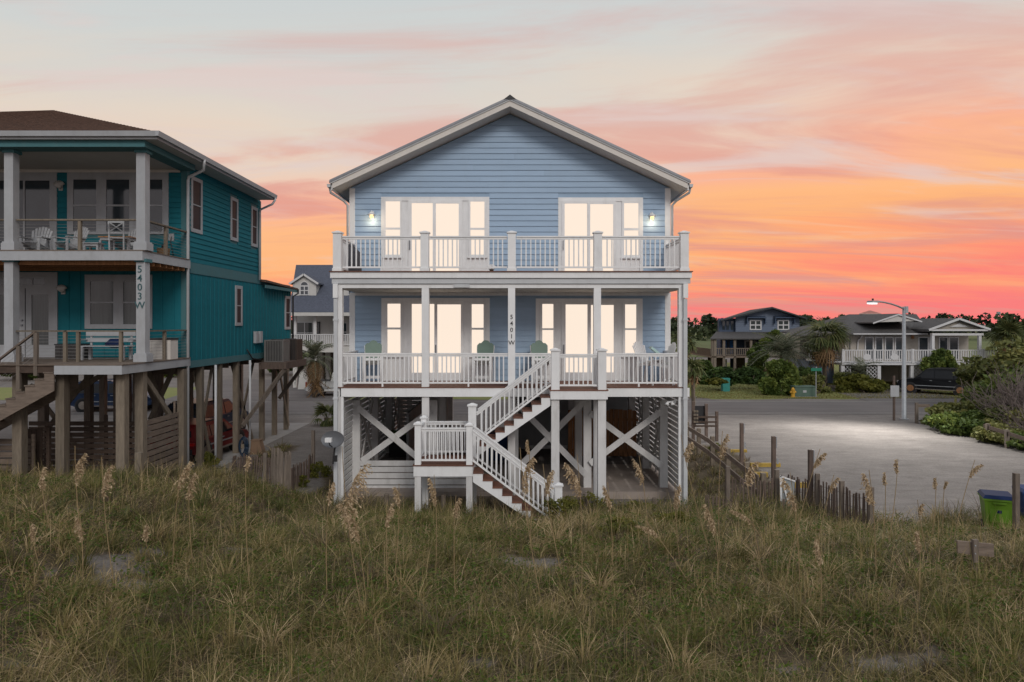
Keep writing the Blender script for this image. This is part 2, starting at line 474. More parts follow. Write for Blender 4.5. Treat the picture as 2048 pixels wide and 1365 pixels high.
def clump_points(c, r, n, seed, clumps=14, cr=.38):
    """points on the skins of many small clumps that make up an uneven crown"""
    g = np.random.default_rng(seed); c = np.array(c, float); r = np.array(r, float)
    d = g.normal(size=(clumps,3)); d /= np.linalg.norm(d, axis=1)[:,None]
    cc = d*(g.uniform(.25, 1.0, clumps)**.6)[:,None]*(1-cr*.55)
    cr_ = cr*g.uniform(.6, 1.35, clumps)
    k = g.choice(clumps, n, p=cr_**2/np.sum(cr_**2))
    p = g.normal(size=(n,3)); p /= np.linalg.norm(p, axis=1)[:,None]
    p = cc[k] + p*(cr_[k]*g.uniform(.55, 1.08, n))[:,None]
    tint = .5 + .30*(g.random(clumps)[k]-.5)*2
    return c + p*r, tint

# ================================================================== GROUND
def ground_material():
    m = bpy.data.materials.new('dune_ground'); m.use_nodes = True; t = m.node_tree; b = t.nodes['Principled BSDF']
    b.inputs['Roughness'].default_value = .95; b.inputs['Specular IOR Level'].default_value = .15
    a = t.nodes.new('ShaderNodeAttribute'); a.attribute_name = 'tint'
    g = t.nodes.new('ShaderNodeNewGeometry')
    n = t.nodes.new('ShaderNodeTexNoise'); n.inputs['Scale'].default_value = 5; n.inputs['Detail'].default_value = 8; n.inputs['Roughness'].default_value = .7
    t.links.new(g.outputs['Position'], n.inputs['Vector'])
    n2 = t.nodes.new('ShaderNodeTexNoise'); n2.inputs['Scale'].default_value = 60; n2.inputs['Detail'].default_value = 4
    t.links.new(g.outputs['Position'], n2.inputs['Vector'])
    ad = t.nodes.new('ShaderNodeMath'); ad.operation = 'MULTIPLY_ADD'; t.links.new(n.outputs[0], ad.inputs[0]); ad.inputs[1].default_value = .9
    t.links.new(a.outputs['Fac'], ad.inputs[2])
    sb = t.nodes.new('ShaderNodeMath'); sb.operation = 'SUBTRACT'; t.links.new(ad.outputs[0], sb.inputs[0]); sb.inputs[1].default_value = .45
    r = t.nodes.new('ShaderNodeValToRGB'); t.links.new(sb.outputs[0], r.inputs[0])
    e = r.color_ramp.elements; e[0].position = .15; e[0].color = (.075,.058,.036,1); e[1].position = .85; e[1].color = (.185,.170,.160,1)
    q = e.new(.5); q.color = (.11,.088,.062,1)
    mp = t.nodes.new('ShaderNodeMapping'); mp.inputs['Scale'].default_value = (.42, 1.3, 1); mp.inputs['Rotation'].default_value = (0,0,.12); t.links.new(g.outputs['Position'], mp.inputs[0])
    n3 = t.nodes.new('ShaderNodeTexNoise'); n3.inputs['Scale'].default_value = 2.2; n3.inputs['Detail'].default_value = 9; n3.inputs['Roughness'].default_value = .68; n3.inputs['Distortion'].default_value = .6
    t.links.new(mp.outputs[0], n3.inputs['Vector'])
    n4 = t.nodes.new('ShaderNodeTexNoise'); n4.inputs['Scale'].default_value = .35; n4.inputs['Detail'].default_value = 5; t.links.new(g.outputs['Position'], n4.inputs['Vector'])
    a3 = t.nodes.new('ShaderNodeMath'); a3.operation = 'MULTIPLY_ADD'; t.links.new(n4.outputs[0], a3.inputs[0]); a3.inputs[1].default_value = .6; t.links.new(n3.outputs[0], a3.inputs[2])
    m3 = t.nodes.new('ShaderNodeMapRange'); t.links.new(a3.outputs[0], m3.inputs[0]); m3.inputs[1].default_value = .6; m3.inputs[2].default_value = 1.0; m3.inputs[3].default_value = .76; m3.inputs[4].default_value = 1.18
    n5 = t.nodes.new('ShaderNodeTexNoise'); n5.inputs['Scale'].default_value = 22; n5.inputs['Detail'].default_value = 3; t.links.new(g.outputs['Position'], n5.inputs['Vector'])
    m5 = t.nodes.new('ShaderNodeMapRange'); t.links.new(n5.outputs[0], m5.inputs[0]); m5.inputs[1].default_value = .3; m5.inputs[2].default_value = .7; m5.inputs[3].default_value = .82; m5.inputs[4].default_value = 1.16
    m6 = t.nodes.new('ShaderNodeMath'); m6.operation = 'MULTIPLY'; t.links.new(m3.outputs[0], m6.inputs[0]); t.links.new(m5.outputs[0], m6.inputs[1])
    hs = t.nodes.new('ShaderNodeHueSaturation'); t.links.new(m6.outputs[0], hs.inputs['Value']); t.links.new(r.outputs[0], hs.inputs['Color'])
    t.links.new(hs.outputs[0], b.inputs['Base Color'])
    bp = t.nodes.new('ShaderNodeBump'); bp.inputs['Strength'].default_value = .5; bp.inputs['Distance'].default_value = .03
    mxx = t.nodes.new('ShaderNodeMath'); mxx.operation = 'MULTIPLY_ADD'; t.links.new(n2.outputs[0], mxx.inputs[0]); mxx.inputs[1].default_value = .3; t.links.new(n.outputs[0], mxx.inputs[2])
    t.links.new(mxx.outputs[0], bp.inputs['Height']); t.links.new(bp.outputs[0], b.inputs['Normal'])
    MATS['dune_ground'] = m
ground_material()

# bare sand patches in the dune grass: centre px, py on the ground, radius in metres
def ground_hit(px, py):
    Y = 8.0
    while Y < 60:
        x = XX(px, Y)
        if ZZ(py, Y) <= G(x, Y): return x, Y
        Y += .05
    return XX(px, Y), Y
BARE = [(*ground_hit(px, py), rx, ry) for px, py, rx, ry in
        ((235,1130,.75,.85), (262,1170,.45,.5), (330,1105,.6,.3), (520,1100,.8,.35), (1050,1125,.7,.4), (1110,1150,.6,.35), (1160,1165,.3,.2),
         (30,1335,.35,.25), (150,1020,.5,.3), (1790,1330,.9,.3), (1560,1345,.5,.25), (110,1145,.3,.2), (960,1325,.35,.25), (745,1090,.45,.25))]
def bare(x, y):
    b = np.zeros(np.shape(x))
    w = (vnoise(np.asarray(x)*2.2, np.asarray(y)*2.2, 21)-.5)*1.0+(vnoise(np.asarray(x)*7.1, np.asarray(y)*7.1, 22)-.5)*.9
    for bx0, by0, rx, ry in BARE:
        d = np.sqrt(((x-bx0)/rx)**2 + ((y-by0)/ry)**2) + w
        b = np.maximum(b, 1-ss(.55, 1.15, d))
    return b
def sandy(x, y):                                   # where there is open sand instead of vegetation: parking lot, side path, under the houses
    x = np.asarray(x, float); y = np.asarray(y, float)
    w = (vnoise(x*.9, y*.9, 31)-.5)*1.2
    lot = ss(-.3, .5, (y-18.9)+w*.6)*ss(8.6, 9.3, x+w*.3)
    path = ss(21.6, 22.6, y+w)*ss(-9.6, -8.9, x+w*.5)*(1-ss(-6.6, -6.0, x+w*.4))
    slab = ss(20.9, 21.5, y+w*.4)*ss(-5.5, -5.2, x)*(1-ss(5.3, 5.6, x))
    far = ss(29.5, 31, y+w)*(1-ss(200,260,y))
    teal = ss(23.6, 24.4, y)*(1-ss(-10.3, -9.8, x))
    return np.maximum.reduce([lot, path, slab, far, teal])

xs = np.concatenate([[-3000,-1200,-500,-220,-120,-70,-45,-32], np.arange(-24, 24.01, .16), [32,45,70,120,220,500,1200,3000]])
ys = np.concatenate([[-60,-20,-5,2], np.arange(5, 31.01, .16), [33,36,40,46,54,65,80,110,160,240,400,800,1800,4500]])
gx, gy = np.meshgrid(xs, ys); nx, ny = len(xs), len(ys)
V = np.stack([gx.ravel(), gy.ravel(), gz(gx.ravel(), gy.ravel())], 1)
idx = np.arange(nx*ny).reshape(ny, nx)
Q = np.stack([idx[:-1,:-1], idx[:-1,1:], idx[1:,1:], idx[1:,:-1]], -1).reshape(-1,4)
sand = np.maximum(sandy(gx.ravel(), gy.ravel()), .85*bare(gx.ravel(), gy.ravel()))
ground = fast_mesh('ground', V, Q, .18+.72*sand, 'dune_ground')
ground.data.polygons.foreach_set('use_smooth', [True]*len(ground.data.polygons))
tag(ground, 'sandy dune ground reaching from the grass to the horizon', None, None, 'structure')

def sheet(name, poly, z, m, label, n=1):
    o = MB().quad(*[(x, y, z) for x, y in poly]).build(name, m)
    return tag(o, label, None, None, 'structure')
ZG = .30
road = sheet('road', [(-150,40.8),(150,40.8),(150,47.6),(-150,47.6)], ZG+.012, 'asphalt', 'grey asphalt road running across behind the houses')
for i, (y0, x0, x1) in enumerate(((41.25,-150,150), (47.2,-150,150))):
    bx('edge_line', 'road_paint', road, x0, x1, y0, y0+.10, ZG+.014, ZG+.017)
r2 = random.Random(4)
def blob(x0, x1, y0, y1, k=40, j=.35):
    pts = []
    for i in range(k): pts.append((x0+(x1-x0)*i/k, y0+r2.uniform(-j, j)))
    for i in range(int(k/4)): pts.append((x1+r2.uniform(-j, j), y0+(y1-y0)*i/(k/4)))
    for i in range(k): pts.append((x1-(x1-x0)*i/k, y1+r2.uniform(-j, j)))
    for i in range(int(k/4)): pts.append((x0+r2.uniform(-j, j), y1-(y1-y0)*i/(k/4)))
    return pts
sheet('lawn', blob(12.2, 60, 49.0, 95), ZG+.010, 'lawn_soil', 'green lawn beyond the road in front of the far houses')
sheet('verge', blob(-60, 9.5, 48.6, 58, 60), ZG+.011, 'lawn_soil', 'grassy verge beyond the road behind the left houses')
sheet('marsh', [(-900,110),(1200,110),(1200,900),(-900,900)], ZG+.05, 'marsh', 'flat green marsh stretching towards the far trees')
# side driveways
sheet('driveway', [(9.0,47.5),(14.2,47.5),(13.6,50.2),(11.2,54),(10.5,74),(6.0,74),(7.5,54)], ZG+.016, 'asphalt', 'asphalt side street curving away past the lawn')
sheet('driveway', [(24.2,47.5),(31.5,47.5),(33,60),(25.6,60)], ZG+.018, 'asphalt', 'dark driveway of the beige house where the black car is parked')
sheet('driveway', [(-24,47.5),(-11.5,47.5),(-14.2,66),(-27,66)], ZG+.018, 'asphalt', 'driveway climbing to the white dormered house')
sheet('parking_pad', [(-17.5,25.6),(-10.7,25.6),(-10.7,37.2),(-17.5,37.2)], ZG+.012, 'concrete', 'concrete parking pad under the teal house')
slab = bx('patio_slab', 'patio', None, -5.35, 5.3, 22.05, 35.2, .02, .29)
tag(slab, 'brown concrete patio slab under the blue house', None, None, 'structure')

# ================================================================== BLUE HOUSE
YF, YW, YR = 21.0, 23.4, 22.6
HB = thing('beach_house', (0, 28, .29), 'light blue two storey stilt house with white decks and glowing windows', 'house')
FW = Face('F', YW)
XL, XR = XX(701,YW), XX(1339,YW)
XC = XX(1020,YR)
ZD1, ZD2 = ZZ(774.5,YF), ZZ(543,YF)                # deck heights
def roof_top(x): return 12.89 - .463*abs(x-XC)
# --- walls
def u(px): return XX(px, YW)
def zz(py): return ZZ(py, YW)
wall_low = bx('wall', 'blue_wall', HB, XL, XR, YW+.001, 35.0, ZD1-.1, ZD2-.12)
wall_up = MB().prism([(XL,YW+.001,ZD2-.118),(XR,YW+.001,ZD2-.118),(XR,YW+.001,roof_top(XR)-.30),(XC,YW+.001,roof_top(XC)-.30),(XL,YW+.001,roof_top(XL)-.30)],
                     [(XL,35,ZD2-.118),(XR,35,ZD2-.118),(XR,35,roof_top(XR)-.30),(XC,35,roof_top(XC)-.30),(XL,35,roof_top(XL)-.30)]).build('wall', 'blue_wall', HB)
UPH = [(u(762.5),u(978.7),zz(560),zz(394.5)), (u(1116.3),u(1285.8),zz(560),zz(395.7))]
LOH = [(u(763),u(979.5),zz(770),zz(596.5)), (u(1071.4),u(1285),zz(770),zz(597.5))]
cor = .155
def lo_up(z):
    q = XC - (12.56-z)/.463
    return max(XL+cor, q)
def hi_up(z):
    q = XC + (12.56-z)/.463
    return min(XR-cor, q)
siding(FW, 'blue_siding', wall_up, lo_up, hi_up, ZD2, 12.5, .187, UPH)
siding(FW, 'blue_siding', wall_low, lambda z: XL+cor, lambda z: XR-cor, ZD1, 6.60, .187, LOH)
for k, X in (('L', XL), ('R', XR)):
    fs = Face(k, X)
    siding(fs, 'blue_siding', wall_up, lambda z: YW+.12, lambda z: 34.9, ZD2-.1, 10.0, .187, [])
    siding(fs, 'blue_siding', wall_low, lambda z: YW+.12, lambda z: 34.9, ZD1-.1, ZD2-.12, .187, [])
for x0, x1 in ((XL-.03, XL+cor), (XR-cor, XR+.03)):
    xm = x0+.08 if x0 < 0 else x1-.08
    bx('corner_board', 'white', HB, x0, x1, YW-.032, YW+.11, ZD2-.1, roof_top(xm)-.34)
    bx('corner_board', 'white', HB, x0, x1, YW-.032, YW+.11, ZD1-.1, 6.62)
# --- openings
def glass_band(a, b, t, bo): return (u(a), u(b), zz(bo), zz(t))
def casing(hole, sill=None):
    x0, x1, z0, z1 = hole
    mb = MB(); FW.box(mb, x0, x1, .004, .035, z1-.13, z1); FW.box(mb, x0, x0+.12, .004, .035, z0, z1-.131); FW.box(mb, x1-.12, x1, .004, .035, z0, z1-.131)
    return mb.build('door_casing', 'white', HB)
def sidelight(c0, c1, g0, g1, top, mid0, mid1, bot, sillpy, fm='white'):
    w = opening('window', FW, HB, (u(c0), u(c1), zz(bot+4), zz(top-5)), [glass_band(g0, g1, top, mid0), glass_band(g0, g1, mid1, bot)], fm, 'lit_glass', .05)
    FW.bx('sill', fm, w, u(c0)-.03, u(c1)+.03, .004, .085, zz(sillpy+4), zz(bot+4)-.002)
    return w
def slider(f0, f1, a, b, top, bot, zb, fm='white', hpx=None):
    d = opening('sliding_door', FW, HB, (u(f0), u(f1), zb, zz(top-6)), [glass_band(*a, top, bot), glass_band(*b, top+1, bot)], fm, 'lit_glass', .062, .03)
    hp = hpx or (a[0]-2)
    FW.bx('door_handle', 'grey_metal', d, u(hp)-.02, u(hp)+.02, .064, .11, zb+.9, zb+1.2)
    FW.bx('meeting_stile', 'white', d, u((a[1]+b[0])/2)-.045, u((a[1]+b[0])/2)+.045, .0635, .08, zb+.03, zz(top-1))
    return d
casing(UPH[0]); casing(UPH[1]); casing(LOH[0]); casing(LOH[1])
for h in UPH+LOH:                                   # flat white panel between the frames
    FW.bx('mullion_panel', 'white', HB, h[0]+.121, h[1]-.121, .0005, .012, h[2], h[3]-.132)
sidelight(768, 804, 771.6, 800.6, 403.5, 456, 460, 510, 513)
slider(817, 925, (823.7,866), (872,917.8), 407, 549, ZD2, hpx=820)
sidelight(937, 973, 941, 969, 404, 456.5, 460.5, 510, 513)
slider(1123.5, 1231.5, (1129,1174), (1180,1226), 408, 549, ZD2, hpx=1127)
sidelight(1243.5, 1280, 1247.7, 1276.4, 407, 457, 461.5, 511, 514)
sidelight(770.5, 806, 775.4, 801.4, 608, 655.4, 659.5, 708, 711)
slider(817, 927, (824,869), (875,922), 608.5, 745.6, ZD1, hpx=872)
sidelight(939, 972, 943.6, 967.2, 609, 656, 660, 708, 711)
sidelight(1079.5, 1111.5, 1084.5, 1106.6, 608.5, 657, 660.5, 708, 711)
slider(1123, 1233.5, (1131,1174.5), (1181.5,1227), 609.5, 745, ZD1, hpx=1127)
sidelight(1244.5, 1277.5, 1249.8, 1272, 609.5, 657, 660.5, 708, 711)
# --- wall lamps (lit)
def wall_lamp(px, py):
    x, z = u(px), zz(py); y = YW-.022
    o = MB().box(x-.055, x+.055, y-.03, y, z-.10, z+.16).build('wall_lamp', 'white', HB)
    MB().tube([(x,y-.03,z+.14),(x,y-.09,z+.17),(x,y-.15,z+.12)], .016, 6).build('lamp_arm', 'white', o)
    MB().tube([(x,y-.15,z+.13),(x,y-.15,z+.11),(x,y-.15,z+.02)], [.02,.05,.135], 12).build('lamp_shade', 'white', o, True)
    MB().tube([(x,y-.15,z+.015),(x,y-.15,z-.03),(x,y-.15,z-.085),(x,y-.15,z-.11)], [.05,.06,.045,.02], 10).build('lamp_glass', 'bulb', o, True)
    ld = bpy.data.lights.new('lamp_light', 'POINT'); ld.energy = 5; ld.color = (1,.78,.5); ld.shadow_soft_size = .06
    lo = bpy.data.objects.new('lamp_light', ld); C.objects.link(lo); lo.parent = o; lo.location = Vector((x, y-.2, z-.16)) - WL[o]
wall_lamp(745, 433); wall_lamp(1302.5, 436)
# --- roof
YB = 35.6
def roof_slab(sx, z_off0, z_off1, y0, y1, x_out, m, name, parent):
    xe = XC + sx*x_out
    a = [(XC, y0, 12.89+z_off0), (xe, y0, roof_top(xe)+z_off0), (xe, y0, roof_top(xe)+z_off1), (XC, y0, 12.89+z_off1)]
    return MB().prism(a, [(x, y1, z) for x, y, z in a]).build(name, m, parent)
roofs = []
for sx in (-1, 1):
    rf = roof_slab(sx, 0, -.06, YR-.05, YB, 5.83, 'grey_metal', 'roof', HB); roofs.append(rf)
    k = 0
    while k*.42 < YB-YR-.2:                          # standing seams
        ya = YR+.0+k*.42; xe = XC+sx*5.82
        MB().bar((XC+sx*.12, ya, roof_top(XC+sx*.12)+.012), (xe, ya, roof_top(xe)+.012), .03, .04).build('roof_seam', 'grey_metal', rf); k += 1
    roof_slab(sx, -.062, -.105, YR-.03, YB-.02, 5.80, 'gutter', 'rake_trim', rf)
    roof_slab(sx, -.107, -.285, YR, YR+.05, 5.74, 'cream_trim', 'rake_board', rf)
    roof_slab(sx, -.262, -.278, YR+.052, YB-.05, 5.72, 'cream_trim', 'soffit', rf)
    xe = XC+sx*5.77; ze = roof_top(xe)
    bx('eave_fascia', 'white', rf, xe-.02, xe+.02, YR+.06, YB-.06, ze-.31, ze-.11)
    xg = XC+sx*5.86; zg = roof_top(xe)-.12
    gut = MB().prism([(xg-.065*1,YR+.02,zg),(xg+.065,YR+.02,zg),(xg+.05,YR+.02,zg-.1),(xg-.05,YR+.02,zg-.1)],
                     [(xg-.065,YB,zg),(xg+.065,YB,zg),(xg+.05,YB,zg-.1),(xg-.05,YB,zg-.1)]).build('gutter', 'gutter', rf)
    xd = (XL-.075) if sx < 0 else (XR+.075)
    MB().tube([(xg,YR+.15,zg-.08),(xg-sx*.02,YR+.2,zg-.25),(xd+sx*.12,YW-.12,zg-.43),(xd,YW-.06,zg-.58),(xd,YW-.06,ZD2+.05)], .042, 8).build('downspout', 'gutter', gut, True)
cap = MB().prism([(XC-.2,YR-.06,roof_top(XC-.2)+.015),(XC,YR-.06,12.965),(XC+.2,YR-.06,roof_top(XC+.2)+.015)],
           [(XC-.2,YB,roof_top(XC-.2)+.015),(XC,YB,12.965),(XC+.2,YB,roof_top(XC+.2)+.015)]).build('ridge_cap', 'black_metal', roofs[0])
# --- upper deck and its front beam
XDL, XDR = XX(662,YF), XX(1382,YF)
deck2 = bx('deck', 'wood_dark', HB, XDL+.08, XDR-.08, YF+.08, YW-.035, ZD2-.20, ZD2-.03)
y = YF-.14
while y < YW-.17:
    bx('deck_board', 'deck_brown', deck2, XDL-.03, XDR+.03, y, y+.138, ZD2-.028, ZD2); y += .145
bx('fascia_board', 'white', deck2, XDL, XDR, YF-.10, YF-.06, ZZ(556.3,YF-.1), ZD2-.03)
bx('fascia_board', 'gutter', deck2, XX(664.5,YF), XX(1380,YF), YF-.05, YF-.01, ZZ(567.8,YF), ZZ(557.2,YF))
bx('beam', 'white', deck2, XX(668,YF), XX(1376,YF), YF+.0, YF+.09, ZZ(576.6,YF), ZZ(568.3,YF))
for X, s in ((XDL, 1), (XDR, -1)):
    bx('side_fascia', 'white', deck2, X, X+s*.04, YF-.055, YW+.3, ZZ(556.3,YF), ZD2-.03)
    bx('side_beam', 'white', deck2, X+s*.10, X+s*.18, YF+.095, YW-.04, ZZ(576.6,YF), ZD2-.21)
ceil = bx('porch_ceiling', 'ceiling', HB, XDL+.19, XDR-.19, YF+.095, YW-.004, 6.635, 6.66)
k = 0; x = XDL+.25
while x < XDR-.2:
    bx('ceiling_strip', 'ceiling', ceil, x, x+.085, YF+.10, YW-.03, 6.622, 6.634); x += .105
bx('ceiling_trim', 'white', HB, XL+.16, XR-.16, YW-.05, YW-.024, 6.52, 6.634)
bx('security_light', 'gutter', deck2, XX(908,YF), XX(940,YF), YF-.06, YF-.051, ZZ(575.5,YF), ZZ(569,YF))
# --- posts, rails, balusters
def railing(parent, p, q, zd, h=.985, foot=None, sp=.134, m='white', bot=.12, skip=0.0):
    """straight level railing from p to q (plan), zd = deck height"""
    p, q = Vector((*p, 0)), Vector((*q, 0)); d = q-p; Ln = d.length; d.normalize()
    mb = MB()
    mb.bar(p+Vector((0,0,zd+h-.02)), q+Vector((0,0,zd+h-.02)), .09, .04)
    mb.bar(p+Vector((0,0,zd+h-.075)), q+Vector((0,0,zd+h-.075)), .045, .055)
    o = mb.build('railing', m, parent)
    MB().bar(p+Vector((0,0,zd+bot)), q+Vector((0,0,zd+bot)), .05, .05).build('bottom_rail', m, o)
    n = max(1, int(round(Ln/sp))); 
    for i in range(1, n):
        c = p + d*(Ln*i/n)
        bx('baluster', m, o, c.x-.018, c.x+.018, c.y-.018, c.y+.018, zd+bot+.026, zd+h-.104)
    if foot: 
        for f in foot:
            c = p+d*(Ln*f); bx('rail_foot', m, o, c.x-.025, c.x+.025, c.y-.025, c.y+.025, zd, zd+bot-.027)
    return o
def newel(parent, x, y, z0, z1, w=.235, m='white', name='post'):
    o = bx(name, m, parent, x-w/2, x+w/2, y-w/2, y+w/2, z0, z1)
    h = w/2
    MB().box(x-h-.03, x+h+.03, y-h-.03, y+h+.03, z1+.001, z1+.04).hexa(
        [(x-h-.01,y-h-.01,z1+.041),(x+h+.01,y-h-.01,z1+.041),(x+h+.01,y+h+.01,z1+.041),(x-h-.01,y+h+.01,z1+.041),
         (x-.03,y-.03,z1+.085),(x+.03,y-.03,z1+.085),(x+.03,y+.03,z1+.085),(x-.03,y+.03,z1+.085)]).build('post_cap', m, o)
    mb = MB()
    mb.box(x-h-.02, x+h+.02, y-h-.02, y+h+.02, z0+.001, z0+.09)
    if name == 'post': mb.build('post_skirt', m, o)
    return o
UPX = [XX(c,YF) for c in (675.5, 849.7, 1023.6, 1195.5, 1368)]
for x in UPX: newel(HB, x, YF+.02, ZD2, ZZ(467.5,YF), .24)
for a, b in zip(UPX, UPX[1:]): railing(HB, (a+.14, YF+.02), (b-.14, YF+.02), ZD2, ZZ(472.5,YF)-ZD2, (.5,), .14)
for x in (UPX[0], UPX[-1]): railing(HB, (x, YF+.16), (x, YW-.03), ZD2, ZZ(472.5,YF)-ZD2, None, .14)
ZB = ZZ(576.6,YF)
LOX = [XX(c,YF) for c in (678, 850.5, 1023.2, 1194.9, 1364)]
cols = []
for i, x in enumerate(LOX):
    w = .215 if 0 < i < 4 else .19
    c = bx('porch_column', 'white', HB, x-w/2, x+w/2, YF+.0, YF+w, ZD1+.001, ZB-.001); cols.append(c)
numerals('5401W', .185, LOX[2], YF-.006, ZZ(638.5,YF), .193, 'numeral', cols[2])
HR = ZZ(707,YF)-ZD1
for a, b in zip(LOX[:2], LOX[1:3]): railing(HB, (a+.10, YF+.10), (b-.11, YF+.10), ZD1, HR, (.5,))
railing(HB, (LOX[2]+.11, YF+.10), (XX(1101,YF), YF+.10), ZD1, HR)
railing(HB, (XX(1213,YF)+.02, YF+.10), (LOX[4]-.10, YF+.10), ZD1, HR, (.45,))
for x in (LOX[0], LOX[-1]): railing(HB, (x, YF+.21), (x, YW-.03), ZD1, HR)
# corner downspouts on the porch
for sx, x in ((-1, XX(672.5,YF)), (1, XX(1369.5,YF))):
    ds = MB().box(x-.055, x+.055, YF-.10, YF-.03, ZZ(1015,YF), ZZ(598,YF)).build('downspout', 'gutter', HB)
    bx('leader_head', 'white', ds, x-.07, x+.07, YF-.13, YF-.025, ZZ(596.5,YF), ZZ(568.5,YF))
    for zc in (ZZ(797,YF), ZZ(640,YF)): bx('strap', 'gutter', ds, x-.075, x+.075, YF-.112, YF-.026, zc-.03, zc+.03)
# --- lower deck
deck1 = bx('deck', 'white_dim', HB, XDL+.28, XDR-.26, YF+.06, YW-.035, ZD1-.22, ZD1-.03)
y = YF-.02
while y < YW-.17:
    bx('deck_board', 'deck_brown', deck1, XX(676,YF), XX(1372,YF), y, y+.138, ZD1-.028, ZD1); y += .145
bx('fascia_board', 'white', deck1, XX(682,YF), XX(1379,YF), YF-.0, YF+.045, ZZ(794,YF), ZD1-.03)
for X, s in ((XX(676,YF), 1), (XX(1376,YF), -1)): bx('side_fascia', 'white', deck1, X, X+s*.04, YF+.05, 34.9, ZZ(794,YF), ZD1-.03)
under = bx('floor_underside', 'white_dim', HB, -5.05, 5.1, YW+.06, 34.9, ZD1-.34, ZD1-.23)
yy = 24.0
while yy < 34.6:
    bx('floor_joist', 'white_dim', under, -5.05, 5.1, yy, yy+.05, ZD1-.56, ZD1-.342); yy += .6
# bump-out at the head of the stairs
YS = 20.1
bxl, bxr = XX(1101,YS), XX(1215.5,YS)
bump = bx('stair_platform', 'wood_dark', HB, bxl+.05, bxr-.05, YS+.05, YF-.025, ZD1-.2, ZD1-.03)
y = YS-.02
while y < YF-.14:
    bx('deck_board', 'deck_brown', bump, bxl-.02, bxr+.02, y, y+.138, ZD1-.028, ZD1); y += .145
bx('fascia_board', 'white', bump, bxl, bxr, YS, YS+.045, ZZ(799.5,YS), ZD1-.03)
bx('side_fascia', 'white', bump, bxl, bxl+.04, YS+.05, YF-.005, ZZ(799.5,YS), ZD1-.03)
bx('side_fascia', 'white', bump, bxr-.04, bxr, YS+.05, YF-.005, ZZ(799.5,YS), ZD1-.03)
nx1, nx2 = XX(1111,YS), XX(1204.7,YS)
newel(bump, nx1, YS+.12, ZD1, ZZ(702.5,YS), .235, name='newel'); newel(bump, nx2, YS+.12, ZD1, ZZ(702.5,YS), .235, name='newel')
railing(HB, (nx1+.13, YS+.12), (nx2-.13, YS+.12), ZD1, ZZ(709,YS)-ZD1)
railing(HB, (nx2, YS+.25), (nx2, YF+.04), ZD1, ZZ(709,YS)-ZD1)
for x in (nx1, nx2): bx('support_post', 'white_stilt', bump, x-.115, x+.115, YS+.06, YS+.28, -.35, ZZ(799.8,YS))
# --- stairs
def flight(parent, x_top, z_top, sgn, n, run, rise, y0, y1, rail_from, rail_to, newel_end=None):
    """n risers going down from x_top in direction sgn along X"""
    stc = MB()
    for y in (y0, y1-.05):
        pts = [(x_top, z_top-.03)]
        for i in range(n-1):
            pts += [(x_top+sgn*run*i, z_top-rise*(i+1)-.03), (x_top+sgn*run*(i+1), z_top-rise*(i+1)-.03)]
        xe, ze = x_top+sgn*run*(n-1), z_top-rise*n
        pts += [(xe, ze+.02), (xe-sgn*.05, ze-.06), (x_top, z_top-rise-.26)]
        stc.prism([(x, y, z) for x, z in pts], [(x, y+.05, z) for x, z in pts])
    st_ = stc.build('staircase', 'white', parent)
    for i in range(n-1):
        xa, xb = x_top+sgn*(run*i-.0), x_top+sgn*(run*(i+1)+.025)
        z = z_top-rise*(i+1)
        bx('tread', 'deck_brown', st_, xa, xb, y0-.02, y1+.02, z-.028, z)
    for i in range(n):
        xa = x_top+sgn*run*i; z = z_top-rise*(i+1)
        bx('riser', 'deck_brown', st_, xa-sgn*.004, xa-sgn*.022, y0+.051, y1-.051, z+.002, z+rise-.03)
    sl = -rise/run*sgn
    for y in (y0+.02, y1-.02):
        za = z_top + sl*(rail_from-x_top) ; zb = z_top + sl*(rail_to-x_top)
        A, B = Vector((rail_from, y, za)), Vector((rail_to, y, zb))
        mb = MB()
        for h, w, t in ((.96, .09, .04), (.90, .045, .05)): mb.bar(A+Vector((0,0,h)), B+Vector((0,0,h)), w, t)
        hr = mb.build('handrail', 'white', st_); MB().bar(A+Vector((0,0,.13)), B+Vector((0,0,.13)), .05, .05).build('bottom_rail', 'white', st_)
        k = max(2, int(abs(rail_to-rail_from)/.128))
        for i in range(1, k):
            c = A.lerp(B, i/k)
            bx('baluster', 'white', st_, c.x-.018, c.x+.018, c.y-.018, c.y+.018, c.z+.165, c.z+.865)
    return st_
RUN, RISE = .262, .20
ZL = ZD1-10*RISE                                    # landing
flight(HB, bxl, ZD1, -1, 10, RUN, RISE, YS+.05, YF-.05, nx1-.13, XX(953,YS))
YLa = 19.3
lx0, lx1 = XX(827,YLa), XX(946,YLa)
land = bx('stair_landing', 'wood_dark', HB, lx0+.05, lx1-.05, YLa+.05, YF-.2, ZL-.2, ZL-.03)
y = YLa-.02
while y < YF-.25:
    bx('deck_board', 'deck_brown', land, lx0-.02, lx1+.02, y, y+.138, ZL-.028, ZL); y += .145
bx('fascia_board', 'white', land, lx0, lx1, YLa, YLa+.045, ZZ(953.5,YLa), ZL-.03)
for X, s in ((lx0, 1), (lx1, -1)): bx('side_fascia', 'white', land, X, X+s*.04, YLa+.05, YF-.2, ZZ(953.5,YLa), ZL-.03)
ln0, ln1 = XX(835.3,YLa), XX(938.5,YLa)
HL = ZZ(857,YLa)-ZL
newel(land, ln0, YLa+.1, ZL, ZZ(850.5,YLa), .17, name='newel'); newel(land, ln1, YLa+.1, ZL, ZZ(852.5,YLa), .17, name='newel')
newel(land, ln0, YF-.3, ZL, ZZ(850.5,YLa), .17, name='newel')
newel(land, XX(944.5,YS), YS+.08, ZL, ZZ(813,YS), .225, name='newel')
railing(HB, (ln0+.09, YLa+.1), (ln1-.09, YLa+.1), ZL, HL, None, .115)
railing(HB, (ln0, YLa+.2), (ln0, YF-.4), ZL, HL, None, .12)
